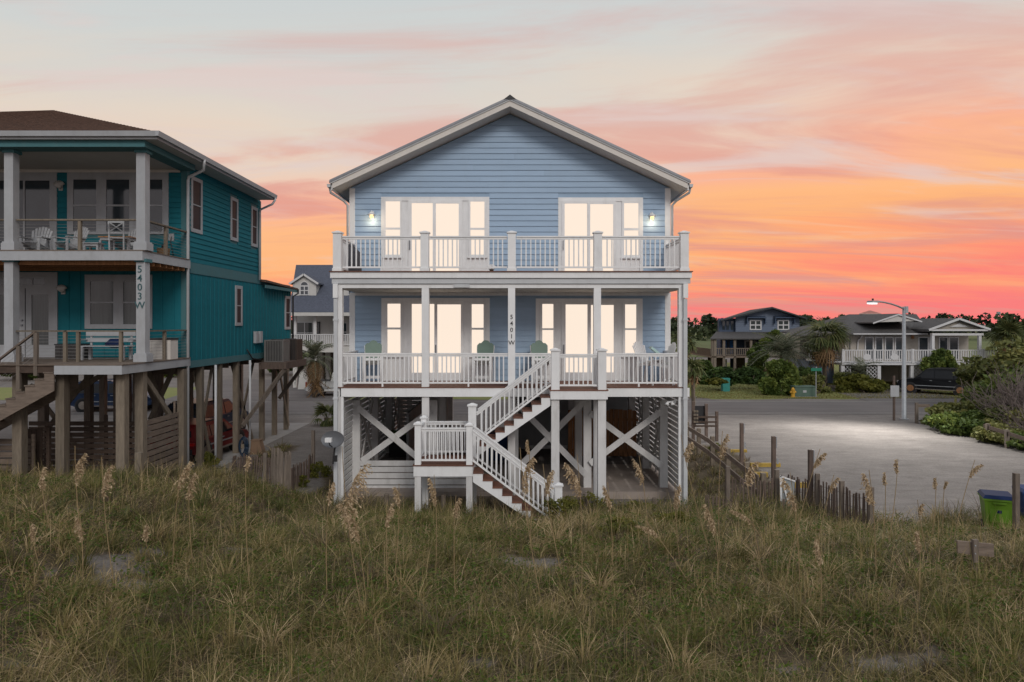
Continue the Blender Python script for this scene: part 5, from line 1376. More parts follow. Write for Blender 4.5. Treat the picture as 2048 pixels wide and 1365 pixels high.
# ================================================================== VEHICLES
def vehicle(body_m, Ln=4.7, wd=1.85, ht=1.75, pickup=False, rimm='rim'):
    t = link('parked_car', None, (0,0,0))
    hw = wd/2; h = Ln/2; belt = ht*.60
    def loft(prof, taper):
        a = []; b = []
        for x, z in prof:
            w = hw*(1-taper*max(0, (z-belt)/(ht-belt)))*(1-.05*max(0, abs(x)-h+.45)/.45)
            a.append((x, -w, z)); b.append((x, w, z))
        return MB().prism(a, b)
    bed = .38 if pickup else 0
    prof = [(-h,.42),(-h+.02,.78),(-h+.06,belt-.02),(h-1.25,belt),(h-.30,belt-.13),(h-.04,belt-.30),(h,.62),(h-.03,.40),(h-.4,.30),(-h+.35,.32)]
    body = loft(prof, 0).build('body', body_m, t)
    r0 = -h+.08 if not pickup else -h+1.75
    cab = [(r0,belt-.02),(r0+.16,ht-.10),(r0+.42,ht),(h-2.15,ht),(h-1.95,ht-.03),(h-1.15,belt-.01)]
    cabin = loft(cab, .16).build('cabin', body_m, t)
    def side_y(z): return hw*(1-.16*max(0, (z-belt)/(ht-belt)))+.006
    zb, zt = belt+.05, ht-.13
    spans = [(r0+.30, r0+1.15), (r0+1.22, h-2.55), (h-2.48, h-1.42)] if not pickup else [(r0+.25, r0+.95), (r0+1.02, h-1.45)]
    for s in (-1, 1):
        for k, (x0, x1) in enumerate(spans):
            last = k == len(spans)-1
            x1t = x1-.55 if last else x1
            q = [(x0,zb),(x1,zb),(x1t,zt),(x0+(.08 if k == 0 else 0),zt)]
            MB().prism([(x, s*side_y(z), z) for x, z in q], [(x, s*(side_y(z)-.03), z) for x, z in q]).build('window', 'car_glass', cabin)
        bx('door_mirror', body_m, body, h-1.62, h-1.42, s*(hw+.02), s*(hw+.2), belt-.01, belt+.14)
        for x in ((spans[-1][0]+.12), (spans[-2][0]+.12)): bx('door_handle', 'galvanized', body, x, x+.16, s*(hw+.001), s*(hw+.02), belt-.13, belt-.10)
        bx('side_trim', 'galvanized', body, -h+.9, h-1.0, s*(hw+.001), s*(hw+.012), .58, .63)
        bx('running_board', 'rim', body, -h+1.15, h-1.25, s*(hw-.04), s*(hw+.06), .32, .37)
        bx('headlight', 'head_clear', body, h-.20, h-.005, s*(hw-.35), s*(hw-.07), belt-.42, belt-.25)
        bx('tail_light', 'tail_red', body, -h-.012, -h+.10, s*(hw-.16), s*(hw+.002), .72, belt-.05)
        for x in (-h+.85, h-.92):
            r = .385
            MB().tube([(x, s*(hw-.26), .36),(x, s*(hw+.004), .36)], .47, 20).build('wheel_arch', 'plastic_dark', body)
            w = MB().tube([(x, s*(hw-.22), r),(x, s*(hw-.2), r),(x, s*(hw+.01), r),(x, s*(hw+.025), r)], [r-.03,r,r,r-.035], 22).build('wheel', 'rubber', t, False)
            MB().tube([(x, s*(hw-.0), r),(x, s*(hw+.03), r),(x, s*(hw+.034), r)], [.24,.24,.07], 14).build('rim', rimm, w)
    f = [(h-1.93,zt+.03),(h-1.22,zb-.02)]
    MB().quad((f[0][0]+.014,-side_y(f[0][1])+.10,f[0][1]),(f[0][0]+.014,side_y(f[0][1])-.10,f[0][1]),(f[1][0]+.014,side_y(f[1][1])-.08,f[1][1]),(f[1][0]+.014,-side_y(f[1][1])+.08,f[1][1])).build('windshield', 'car_glass', cabin)
    xb = r0+.03
    MB().quad((xb,-hw+.15,belt+.05),(xb,hw-.15,belt+.05),(xb+.08,hw-.22,ht-.2),(xb+.08,-hw+.22,ht-.2)).build('rear_window', 'car_glass', cabin)
    bx('bumper', 'plastic_dark', body, h-.12, h+.05, -hw+.06, hw-.06, .38, .58); bx('bumper', 'galvanized' if pickup else 'plastic_dark', body, -h-.06, -h+.1, -hw+.06, hw-.06, .40, .60)
    bx('grille', 'plastic_dark', body, h-.05, h+.012, -hw+.4, hw-.4, .62, belt-.30)
    if pickup:
        bx('cargo_bed', 'plastic_dark', body, -h+.12, r0-.05, -hw+.1, hw-.1, belt-.05, belt+.005)
    else:
        for s in (-1, 1): bx('roof_rail', 'plastic_dark', cabin, r0+.5, h-2.4, s*(hw*.78)-.02, s*(hw*.78)+.02, ht+.002, ht+.05)
    return t
v = vehicle('car_black', 5.0, 1.95, 1.88, rimm='rim_rust'); place(v, (XX(1873,53.0), 53.0, ZG+.02), RAD(140))
tag(v, 'black four wheel drive parked on the driveway before the beige house', 'car')
v = vehicle('car_blue', 4.7, 1.85, 1.72); place(v, (-14.3, 33.0, ZG+.02), RAD(85)); tag(v, 'dark blue car under the teal house behind the rear pilings', 'car')
v = vehicle('car_blue', 4.8, 1.9, 1.80); place(v, (XX(235,42.8), 42.8, ZG+.02), RAD(4)); tag(v, 'blue car glimpsed between the front pilings of the teal house', 'car')
v = vehicle('car_red', 4.4, 1.8, 1.45); place(v, (-12.45, 28.2, ZG+.02), RAD(84)); tag(v, 'red car parked under the teal house beside its right pilings', 'car')
v = vehicle('car_white', 5.4, 1.95, 1.80, True); place(v, (XX(690,52.0), 52.0, ZG+.02), RAD(8)); tag(v, 'white pickup truck mostly hidden behind the blue house', 'truck')
v.name = 'pickup_truck'

# ================================================================== STREET THINGS
def street_lamp(base, head, label, lit=True, hz=None):
    x, y, z0 = base; top = hz
    t = thing('street_lamp', base, label, 'street lamp')
    MB().tube([(x,y,z0),(x,y,z0+.02),(x,y,top)], [.15,.125,.085], 12).build('pole', 'galvanized', t, True)
    bx('pole_base', 'galvanized', t, x-.19, x+.19, y-.19, y+.19, z0-.05, z0+.06)
    bx('control_box', 'galvanized', t, x+.06, x+.2, y-.08, y+.08, top-.35, top+.02)
    hx, hy, hzz = head; A = Vector((x,y,top-.12)); B = Vector(head)
    pts = [A.lerp(B, k) for k in (0,.25,.5,.72,.9,1)]
    for p, k in zip(pts, (0,.25,.5,.72,.9,1)): p.z = A.z + (B.z-A.z)*(1-(1-k)**2.0)
    MB().tube(pts, [.055,.052,.048,.045,.042,.04], 8).build('arm', 'galvanized', t, True)
    d = (B-A); d.z = 0; d.normalize(); e = B+d*.95
    n = Vector((-d.y, d.x, 0))
    hd = MB().hexa([B-n*.10-Vector((0,0,.07)), B+n*.10-Vector((0,0,.07)), e+n*.17-Vector((0,0,.07)), e-n*.17-Vector((0,0,.07)),
                    B-n*.07+Vector((0,0,.05)), B+n*.07+Vector((0,0,.05)), e+n*.11+Vector((0,0,.02)), e-n*.11+Vector((0,0,.02))]).build('lamp_head', 'galvanized', t)
    a, b = B+d*.2, e-d*.04
    MB().hexa([a-n*.09-Vector((0,0,.15)), a+n*.09-Vector((0,0,.15)), b+n*.14-Vector((0,0,.15)), b-n*.14-Vector((0,0,.15)),
               a-n*.10-Vector((0,0,.072)), a+n*.10-Vector((0,0,.072)), b+n*.16-Vector((0,0,.072)), b-n*.16-Vector((0,0,.072))]).build('lamp_lens', 'led' if lit else 'head_clear', hd)
    MB().tube([a.lerp(b,.5)+Vector((0,0,.04)), a.lerp(b,.5)+Vector((0,0,.14))], .05, 8).build('photocell', 'plastic_dark', hd)
    if lit:
        ld = bpy.data.lights.new('lamp_light', 'SPOT'); ld.energy = 6500; ld.color = (1,.96,.9); ld.shadow_soft_size = .15
        ld.spot_size = RAD(150); ld.spot_blend = 1.0
        lo = bpy.data.objects.new('lamp_light', ld); C.objects.link(lo); lo.parent = hd
        c = a.lerp(b,.5)-Vector((0,0,.2)); lo.location = c-WL[hd]
        aim = (Vector((14.2, 30.5, .3))-c); lo.rotation_euler = aim.to_track_quat('-Z','Y').to_euler()
YL = 38.6
street_lamp((XX(1808,YL),YL,ZG), (XX(1754,36.0),36.0,ZZ(603.5,36)), 'tall grey street lamp with curved arm over the sand lot', True, ZZ(614,YL))
# the arm of a second lamp at the right edge of the view
street_lamp((34.2,44.5,ZG), (33.3,44.2,ZZ(603,44.4)), 'unlit street lamp whose head just enters at the right edge', False, ZZ(608,44.4))
sp_ = thing('road_sign', (XX(1788,38.2),38.2,ZG), 'white panel seen from behind on a brown post beside the street lamp', 'sign')
x = XX(1788,38.2)
bx('post', 'wood_red', sp_, x-.045, x+.045, 38.15, 38.25, ZG-.1, ZZ(752,38.2)); bx('panel', 'white_dim', sp_, x-.235, x+.225, 38.10, 38.13, ZZ(794,38.1), ZZ(771.5,38.1))
ss_ = thing('street_sign', (XX(1632,50),50,ZG), 'green street name blade on a slim pole above the utility cabinet', 'sign')
x = XX(1632,50)
MB().tube([(x,50,ZG),(x,50,ZZ(737.5,50))], .035, 8).build('pole', 'galvanized', ss_); bx('blade', 'sign_green', ss_, x-.38, x+.38, 49.93, 49.96, ZZ(742.5,50), ZZ(736.5,50))
MB().tube([(x,49.95,ZZ(736.5,50)),(x,49.95,ZZ(734,50))], .05, 8).build('bracket', 'galvanized', ss_)
fh = thing('fire_hydrant', (XX(1586,50.2),50.2,ZG), 'yellow fire hydrant beside the green utility cabinet', 'hydrant')
x, y = XX(1586,50.2), 50.2
MB().tube([(x,y,ZG),(x,y,ZG+.05),(x,y,ZG+.06),(x,y,ZG+.48),(x,y,ZG+.49),(x,y,ZG+.54)], [.17,.17,.13,.13,.16,.16], 14).build('barrel', 'hydrant', fh, False)
MB().tube([(x,y,ZG+.541),(x,y,ZG+.62),(x,y,ZG+.68),(x,y,ZG+.72)], [.14,.11,.06,.03], 12).build('bonnet', 'hydrant', fh, True)
for d in ((-1,0),(1,0),(0,-1)): MB().tube([(x+d[0]*.1,y+d[1]*.1,ZG+.38),(x+d[0]*.2,y+d[1]*.2,ZG+.38)], [.07,.08], 10).build('outlet', 'hydrant', fh)
ub = thing('utility_cabinet', (XX(1609,50.5),50.5,ZG), 'large green utility cabinet on the grass by the hydrant', 'cabinet')
x0, x1, zt = XX(1589,50.5), XX(1632,50.5), ZZ(773,50.5)
bx('body', 'box_green', ub, x0, x1, 50.4, 51.4, ZG, zt-.06); bx('lid', 'box_green', ub, x0-.03, x1+.03, 50.36, 51.44, zt-.058, zt); bx('pad', 'concrete', ub, x0-.1, x1+.1, 50.3, 51.5, ZG-.05, ZG+.04)
bx('label_plate', 'white_dim', ub, XX(1606,50.4), XX(1613,50.4), 50.39, 50.399, zt-.45, zt-.28)
tb = thing('utility_box', (XX(1452,54.5),54.5,ZG), 'small teal utility box in front of the hedge', 'cabinet')
bx('body', 'box_teal', tb, XX(1445,54.5), XX(1459,54.5), 54.4, 54.9, ZG, ZZ(760,54.5)); bx('lid', 'box_teal', tb, XX(1444.5,54.5), XX(1459.5,54.5), 54.38, 54.92, ZZ(759.8,54.5), ZZ(757,54.5))
mt = thing('antenna_mast', (XX(1997,300),300,0), 'thin lattice antenna mast above the far trees', 'antenna')
x = XX(1997,300); zt = ZZ(624,300)
for a, b in ((-.35,-.35),(.35,-.35),(0,.4)): MB().tube([(x+a,300+b,0),(x+a,300+b,zt)], .12, 5).build('mast_leg', 'galvanized', mt)
for k in range(12): bar('lattice_bar', 'galvanized', mt, (x-.35,299.6,k*zt/12), (x+.35,299.6,(k+1)*zt/12), .1, .1)
bx('antenna', 'galvanized', mt, x-.7, x+.7, 299.7, 300.3, zt-1.2, zt)

# ================================================================== FENCES, BINS, SIGNS NEARBY
rr = random.Random(5)
fn = thing('rail_fence', (7.5,26,.2), 'weathered two rail wooden fence along the lot beside the blue house', 'fence')
fy = [20.9, 22.4, 24.3, 26.2, 28.1, 30.0]
for i, y in enumerate(fy): bx('post', 'wood_pale', fn, 7.43, 7.57, y-.07, y+.07, G(7.5,y)-.3, G(7.5,y)+1.08)
for a, b in zip(fy, fy[1:]):
    for h in (.92, .48): bar('rail', 'wood_grey_h', fn, (7.36,a,G(7.5,a)+h), (7.36,b,G(7.5,b)+h), .045, .17)
for i, (x, y, top) in enumerate(((8.6,26.2,1.86),(8.6,23.0,1.88),(8.6,20.15,1.95))):
    t = thing('marker_post', (x,y,0), ('tall brown parking post with pale edge, farthest of three by the lot', 'tall brown parking post with pale edge, middle of three by the lot', 'tall brown parking post with pale edge, nearest of three by the lot')[i], 'post', 'tall parking posts')
    bx('post', 'wood_red', t, x-.065, x+.055, y-.06, y+.06, G(x,y)-.3, top); bx('reflector_strip', 'galvanized', t, x+.0555, x+.085, y-.065, y+.065, top-.38, top+.0); bx('tag_plate', 'galvanized', t, x+.09, x+.15, y-.03, y-.01, top-.9, top-.72)
for i, (x0, x1, y) in enumerate(((8.15,9.65,28.8),(8.85,9.95,26.0),(8.95,9.65,22.8),(8.2,8.9,24.4))):
    lb = ('yellow parking bumper farthest from the sea beside the rail fence', 'yellow parking bumper behind the middle parking post', 'yellow parking bumper behind the picket fence', 'short end of yellow bumper showing between rail fence posts')[i]
    t = MB().prism([(x0,y-.09,.25),(x0,y+.09,.25),(x0,y+.06,.41),(x0,y-.06,.41)], [(x1,y-.09,.25),(x1,y+.09,.25),(x1,y+.06,.41),(x1,y-.06,.41)]).build('parking_bumper', 'yellow_paint'); tag(t, lb, 'bumper', 'yellow parking bumpers')
def sand_fence(pts, label, h=.95, sp=.088, posts=(), lean=0.0, m='wood_red', group=None):
    t = thing('picket_fence', (pts[0][0],pts[0][1],G(*pts[0])), label, 'fence', group)
    for (x0, y0), (x1, y1) in zip(pts, pts[1:]):
        n = max(2, int(math.hypot(x1-x0, y1-y0)/sp))
        for i in range(n):
            a = i/n; x, y = x0+(x1-x0)*a, y0+(y1-y0)*a; z = G(x,y)
            hh = h*rr.uniform(.9, 1.05); dx = rr.uniform(-.03,.03)+lean*.1
            bar('picket', m, t, (x,y,z-.1), (x+dx,y+rr.uniform(-.02,.02),z+hh), 0.046, .022, (y1-y0, -(x1-x0), 0) if abs(x1-x0) > abs(y1-y0) else (y1-y0, -(x1-x0), 0))
        for k in (.25, .55, .85):
            MB().tube([(x0,y0,G(x0,y0)+h*k),((x0+x1)/2,(y0+y1)/2,G((x0+x1)/2,(y0+y1)/2)+h*k-.01),(x1,y1,G(x1,y1)+h*k)], .005, 4).build('wire', 'black_metal', t)
    for x, y, hp in posts: bx('post', 'wood_grey', t, x-.055, x+.055, y-.055, y+.055, G(x,y)-.3, G(x,y)+hp)
sand_fence([(9.05,17.7),(8.85,18.7),(8.72,19.7),(8.6,20.6),(8.35,21.4)], 'brown picket sand fence ending at a post beside the sand lot', .95, .085, ((9.05,17.65,1.12),(8.83,18.75,1.12),(8.68,19.9,1.15)), m='wood_red')
sand_fence([(6.3,20.7),(7.0,20.5),(7.8,20.8),(8.3,21.5)], 'tall picket fence meeting the rail fence right of the blue house', .92, .10, ((6.35,20.6,1.25),(7.85,20.75,1.2)))
sand_fence([(5.5,19.9),(6.6,19.8),(7.8,19.9)], 'low half buried pickets in the grass right of the blue house', .42, .10)
sand_fence([(-9.0,22.4),(-8.2,22.0),(-7.45,21.75)], 'leaning picket sand fence in front of the sandy side path', .85, .08, ((-9.0,22.4,.6),(-7.7,21.85,1.0)), lean=.6)
sand_fence([(-7.45,21.7),(-7.25,21.6),(-7.05,21.62),(-6.88,21.75)], 'bunched up roll of pickets between the two front houses', 1.22, .026, lean=.3, m='wood_grey')
sand_fence([(-6.9,21.8),(-7.0,23.2),(-7.1,24.9)], 'short run of pickets leading back along the sandy path', .8, .10, ((-7.1,25.0,1.55),))
# dark slatted gate beyond the rail fence
dg = thing('dark_gate', (7.9,31.5,.3), 'dark netted gate between wooden posts beyond the rail fence', 'gate')
for px, top in ((1386,803), (1412,808), (1433,823)): x = XX(px,31.5); bx('post', 'wood_red', dg, x-.06, x+.06, 31.4, 31.52, .2, ZZ(top,31.5))
bx('dark_panel', 'plastic_dark', dg, XX(1388,31.6), XX(1410,31.6), 31.55, 31.58, ZZ(848,31.6), ZZ(812,31.6))
for py in (832, 842, 850): bx('board', 'wood_dark', dg, XX(1387,31.5), XX(1432,31.5), 31.35, 31.385, ZZ(py+3.5,31.5), ZZ(py,31.5))
for k in range(8): bx('pallet_block', 'wood_pale', dg, XX(1387+(k % 2)*5,31.3), XX(1391+(k % 2)*5,31.3), 31.25, 31.33, ZZ(846-(k//2)*7,31.3), ZZ(842-(k//2)*7,31.3))
# grey sheet sign seen edge on
gs_ = thing('folding_sign', (XX(1570,20.6),20.6,.1), 'grey metal folding sign standing at the picket fence corner', 'sign')
Yg = 20.55
MB().prism([P(1560,954,Yg),P(1589,963,Yg),P(1586,1032,Yg),P(1562,1032,Yg)], [P(1560,954,Yg)+Vector((.02,.03,0)),P(1589,963,Yg)+Vector((.02,.03,0)),P(1586,1032,Yg)+Vector((.02,.03,0)),P(1562,1032,Yg)+Vector((.02,.03,0))]).build('panel', 'sheet_metal', gs_)
bar('frame_leg', 'white', gs_, P(1561,952,Yg-.03), P(1563,1036,Yg-.03), .03, .05, (1,0,0)); bar('frame_leg', 'white', gs_, P(1563,956,Yg-.04), P(1585,1036,Yg-.04), .03, .05, (1,0,0)); bar('frame_top', 'white', gs_, P(1560,953,Yg-.03), P(1590,963,Yg-.03), .03, .04)
# wheeled trash carts
def cart(x, y, rz, bm, lm, label):
    t = link('trash_cart', None, (0,0,0))
    MB().hexa([(-.27,-.3,.08),(.27,-.3,.08),(.27,.28,.08),(-.27,.28,.08),(-.37,-.42,1.0),(.37,-.42,1.0),(.37,.36,1.0),(-.37,.36,1.0)]).build('body', bm, t)
    MB().box(-.395, .395, -.445, .385, .96, 1.02).build('rim', bm, t)
    MB().hexa([(-.40,-.46,1.021),(.40,-.46,1.021),(.40,.42,1.021),(-.40,.42,1.021),(-.34,-.38,1.11),(.34,-.38,1.11),(.34,.36,1.11),(-.34,.36,1.11)]).build('lid', lm, t)
    MB().tube([(-.3,.46,1.02),(.3,.46,1.02)], .02, 8).build('handle', lm, t)
    bx('front_panel', bm, t, -.22, .22, -.385, -.35, .35, .80); bx('grip', bm, t, -.16, .16, -.45, -.41, .88, .93)
    bx('emblem', 'bin_blue', t, -.05, .05, -.40, -.386, .62, .70)
    for s in (-1,1):
        w = MB().tube([(s*.24,.32,.13),(s*.31,.32,.13)], .13, 14).build('wheel', 'rubber', t); MB().tube([(s*.24,.32,.13),(s*.315,.32,.13)], .06, 10).build('hub', 'plastic_dark', w)
    place(t, (x, y, G(x,y)), rz, .86); tag(t, label, 'trash cart')
cart(XX(1993,17.2), 17.2, -.42, 'bin_green', 'bin_blue', 'lime green trash cart with navy lid at the edge of the grass')
cart(XX(2064,18.2), 18.2, -.3, 'bin_navy', 'bin_navy', 'blue trash cart cut off by the right edge of the view')
pt = bx('wooden_post', 'wood_grey', None, XX(2028,16.4), XX(2037,16.4), 16.35, 16.46, G(11.8,16.4)-.3, ZZ(947,16.4)); tag(pt, 'weathered square post in front of the lime green cart', 'post')
sb_ = thing('wooden_sign', (XX(1951,12.1),12.1,G(9,12.1)), 'grey plank sign seen from behind on a short stake in the grass', 'sign')
bd = MB().prism([P(1915,1082,12.1),P(1988,1089,12.1),P(1988,1115,12.1),P(1916,1106.5,12.1)], [p+Vector((0,.035,0)) for p in (P(1915,1082,12.1),P(1988,1089,12.1),P(1988,1115,12.1),P(1916,1106.5,12.1))]).build('plank', 'wood_grey_h', sb_)
bx('stake', 'wood_grey', sb_, XX(1946,12.05), XX(1956,12.05), 12.03, 12.095, G(9,12.1)-.3, ZZ(1080,12.05))
for py in (1092, 1108): MB().tube([P(1951,py,12.03), P(1951,py,12.015)], .012, 6).build('bolt', 'galvanized', sb_)
# stubby posts along the edging in front of the blue house
for px, top, lb in ((773,988,'short round stump post left of the stair landing'), (887,989,'short round stump post under the stair landing'), (1173,993,'short round stump post right of the stair foot'), (1309,996,'short round stump post near the right corner of the blue house')):
    x = XX(px,20.35); o = MB().tube([(x,20.35,G(x,20.35)-.3),(x,20.35,ZZ(top,20.35)-.02),(x,20.35,ZZ(top,20.35))], [.075,.075,.06], 10).build('stump_post', 'wood_grey'); tag(o, lb, 'post', 'stump posts before the blue house')
ed = thing('timber_edging', (0,21.4,.05), 'pale timber edging on the sand in front of the blue house', 'edging')
for x0, x1 in ((-4.6,-2.2),(-2.15,.3),(.9,2.3)): bx('timber', 'wood_pale', ed, x0, x1, 21.55, 21.68, -.05, .24)
# satellite dish on the left corner post
sd = thing('satellite_dish', (XX(666,20.6),20.6,1.5), 'grey oval satellite dish on a mast at left corner of the blue house', 'satellite dish')
c = P(665,879,20.45); mb = MB()
rings = []
nrm = Vector((-.12,-.93,.34)).normalized(); ux = nrm.cross(Vector((0,0,1))).normalized(); uy = ux.cross(nrm).normalized()
for k in range(6):
    r = k/5; rings.append([c + ux*(.345*r*math.cos(a)) + uy*(.25*r*math.sin(a)) + nrm*(-.10*(1-r*r)) for a in [2*math.pi*j/24 for j in range(24)]])
for k in range(5):
    for j in range(24): mb.quad(rings[k][j], rings[k][(j+1)%24], rings[k+1][(j+1)%24], rings[k+1][j])
for j in range(24):
    a, b = rings[5][j], rings[5][(j+1)%24]; mb.quad(a, b, b-nrm*.03, a-nrm*.03)
dsh = mb.build('reflector', 'dish', sd, True)
MB().tube([c-nrm*.12, c-nrm*.2-Vector((0,0,.15)), c-Vector((.02,-.12,.75))], .03, 8).build('mast', 'black_metal', sd)
MB().tube([c-Vector((0,-.05,.24)), c-Vector((0,.3,.12)), c-Vector((0,.42,-.02))], .016, 6).build('feed_arm', 'black_metal', sd)
f_ = c-Vector((0,.44,-.04)); bx('receiver', 'white', sd, f_.x-.09, f_.x+.09, f_.y-.06, f_.y+.06, f_.z-.05, f_.z+.07)
bx('junction_box', 'black_metal', sd, c.x-.0, c.x+.1, 20.55, 20.62, c.z-.68, c.z-.5)
# hose reel, hose and box under the teal house
hrl = thing('hose_reel', (XX(484,28),27.9,.9), 'coiled blue garden hose hanging on a teal house piling', 'hose')
x, y, z = XX(485,27.8), 27.8, ZZ(893,27.8)
for k, r in enumerate((.22,.26,.30)):
    MB().tube([(x+.05*k+r*.55*math.cos(a), y-.05-.03*k, z+r*1.3*math.sin(a)) for a in [2*math.pi*j/20 for j in range(21)]], .03, 6).build('coil', 'hose', hrl, True)
bx('holder', 'wood_pale', hrl, x-.1, x+.25, y-.02, y+.05, z-.08, z+.08)
hp = [P(a,b,1).normalized() for a, b in ((440,935),)]
pts = []
for px, py in ((437,935),(452,940),(480,944),(515,938),(500,930),(470,930),(462,937),(490,942),(530,934),(512,927),(488,922),(500,915)):
    xh, yh = ground_hit(px, py); pts.append((xh, yh, G(xh,yh)+.03))
o = MB().tube(pts, .022, 6).build('garden_hose', 'plastic_dark', None, True); tag(o, 'black garden hose looping across the sandy path', 'hose')
xb, yb = ground_hit(516, 908)
cb_ = thing('wooden_box', (xb,yb,G(xb,yb)), 'brown wooden box on the sand beside the pilings', 'box')
MB().hexa([(xb-.26,yb-.2,G(xb,yb)),(xb+.26,yb-.2,G(xb,yb)),(xb+.26,yb+.2,G(xb,yb)),(xb-.26,yb+.2,G(xb,yb)),(xb-.22,yb-.17,G(xb,yb)+.55),(xb+.12,yb-.17,G(xb,yb)+.55),(xb+.12,yb+.17,G(xb,yb)+.55),(xb-.22,yb+.17,G(xb,yb)+.55)]).build('body', 'cardboard', cb_)
bx('lid', 'cardboard', cb_, xb-.24, xb+.14, yb-.19, yb+.19, G(xb,yb)+.552, G(xb,yb)+.58)
# low rail fence in the bushes on the far right
f2 = thing('rail_fence', (XX(2010,27),27,.3), 'dark wooden rail fence half buried in the shrubs at far right', 'fence')
pp = [(P(1968,852,31.5), P(2048,878,28.5)), (P(1968,862,31.5), P(2060,892,28.5))]
for a, b in pp: bar('rail', 'wood_dark', f2, a, b+(b-a)*.3, .05, .16)
for t in (.1, .6): c = pp[0][0].lerp(pp[0][1], t); bx('post', 'wood_grey', f2, c.x-.07, c.x+.07, c.y-.07, c.y+.07, .1, c.z+.15)
f3 = thing('wooden_post', (XX(1835,37),37,.3), 'short weathered post and rail beside the large shrub', 'post')
bx('post', 'wood_grey', f3, XX(1832,37), XX(1837,37), 37, 37.12, .2, ZZ(806,37)); bx('rail', 'wood_grey_h', f3, XX(1837,37), XX(1860,37), 37.02, 37.08, ZZ(815,37), ZZ(809,37))

# ================================================================== VEGETATION
def shrub(name, base, c, r, n, m, size, label, cat='shrub', seed=0, clumps=14, cr=.38, group=None, stems=6, elong=1.8):
    t = thing(name, base, label, cat, group)
    pts, tint = clump_points(c, r, n, seed, clumps, cr)
    k = pts[:,2] > base[2]-.02
    leaves('foliage', pts[k], size, m, t, seed, elong, .7, tint[k])
    mb = MB(); g = random.Random(seed)
    for i in range(stems):
        a = g.uniform(0, 6.28); e = Vector(c)+Vector((math.cos(a)*r[0]*.6, math.sin(a)*r[1]*.6, r[2]*g.uniform(.1,.6)))
        b = Vector(base)+Vector((math.cos(a)*.15, math.sin(a)*.15, 0))
        mb.tube([b, b.lerp(e,.5)+Vector((0,0,.1)), e], [.04*max(r)/1.2,.028*max(r)/1.2,.01], 5)
    mb.build('stem', 'bark', t)
    return t
def hedge_at(px, py_top, py_bot, w_px, Y, m, n, label, seed, size=.11, name='hedge', cat='hedge', clumps=22, cr=.3, depth=.8, group=None):
    x = XX(px,Y); rx = w_px/2*Y/F; zt = ZZ(py_top,Y); zb = max(ZG, ZZ(py_bot,Y)) if Y > 25 else ZZ(py_bot,Y)
    rz = (zt-zb)*.66; c = (x, Y+rx*.2*depth, zb+(zt-zb)*.42); rx *= 1.08; n = int(n*1.35); size *= 1.35; clumps = int(clumps*1.9); cr *= .95
    return shrub(name, (x,Y,zb), c, (rx, max(rx*.5*depth,.6), rz), n, m, size, label, cat, seed, clumps, cr, group)
hedge_at(1442, 739, 769, 90, 55.5, 'leaf_dark', 5200, 'dark clipped hedge on lawn before the navy house, left of the gap', 1, .13)
hedge_at(1500, 737, 767, 66, 56.0, 'leaf_dark', 4600, 'dark rounded hedge on lawn before the navy house, right of the gap', 2, .13)
hedge_at(1434, 758, 769, 36, 53.5, 'leaf_yellow', 1200, 'small yellow green bush at the foot of the clipped hedge', 3, .1, 'low_bush', 'shrub', 10)
hedge_at(1560, 729, 793, 78, 51.5, 'leaf_mid', 6500, 'large rounded green bush left of the utility cabinet', 4, .14, 'round_bush', 'shrub', 20)
hedge_at(1632, 752, 788, 80, 53.0, 'leaf_olive', 4800, 'olive green bush behind the utility cabinet', 5, .13, 'round_bush', 'shrub', 18)
hedge_at(1610, 738, 770, 60, 56.0, 'leaf_dark', 3600, 'dark bush in the shade under the fan palm', 6, .13, 'round_bush', 'shrub', 14)
hedge_at(1730, 754, 786, 112, 53.5, 'leaf_yellow', 6800, 'yellow green hedge along the lawn in front of the beige house', 7, .14, 'hedge', 'hedge', 26, .28)
hedge_at(1700, 745, 770, 60, 55.5, 'leaf_olive', 3200, 'grey green shrub behind the yellow green hedge', 8, .13, 'round_bush', 'shrub', 14)
hedge_at(1888, 702, 768, 74, 55.6, 'leaf_mid', 5200, 'upright bright green bush above the roof of the black car', 9, .15, 'tall_bush', 'shrub', 18)
hedge_at(1515, 690, 740, 46, 62.0, 'leaf_mid', 2400, 'leafy green tree top beside the navy house porch', 10, .18, 'small_tree', 'tree', 12)
hedge_at(1408, 718, 745, 36, 60.0, 'leaf_mid', 2200, 'round green bush left of the navy house stilts', 11, .15, 'round_bush', 'shrub', 12)
hedge_at(1545, 665, 700, 60, 66.0, 'leaf_mid', 2600, 'leafy branch tops rising before the navy house roof', 12, .2, 'small_tree', 'tree', 12)
hedge_at(2000, 735, 770, 150, 46.0, 'leaf_olive', 6500, 'broad olive thicket behind the bare branches on the right', 13, .16, 'thicket', 'shrub', 24)
# wind-pruned shrubs along the right side of the lot
sh = [((23.8,36.5),(2.3,1.8,.85),.5,'leaf_olive','low wind pruned shrub nearest the street lamp',.12,9000),
      ((28.9,38.5),(3.4,2.6,1.8),1.1,'leaf_mid','tall wind pruned shrub behind the black car side of the lot',.13,9000),
      ((24.6,32.4),(2.7,2.2,.9),.5,'leaf_olive','spreading wind pruned shrub below the bare branches',.11,9500),
      ((28.4,34.4),(3.0,2.4,1.5),1.0,'leaf_olive','dark wind pruned shrub behind the bare branches',.12,8000),
      ((23.2,28.9),(2.4,1.5,.55),.35,'leaf_mid','low green ground shrub beside the far right rail fence',.09,7000),
      ((22.0,33.8),(1.8,1.5,.75),.4,'leaf_mid','low spreading green shrub at the sandy edge of the lot',.09,7000),
      ((21.9,31.0),(1.4,1.2,.5),.3,'leaf_olive','creeping shrub nearest the camera at the right lot edge',.08,5500),
      ((30.5,42.0),(4.0,3.0,2.6),1.6,'leaf_olive','tall olive shrub mass at the right edge of the view',.16,8000)]
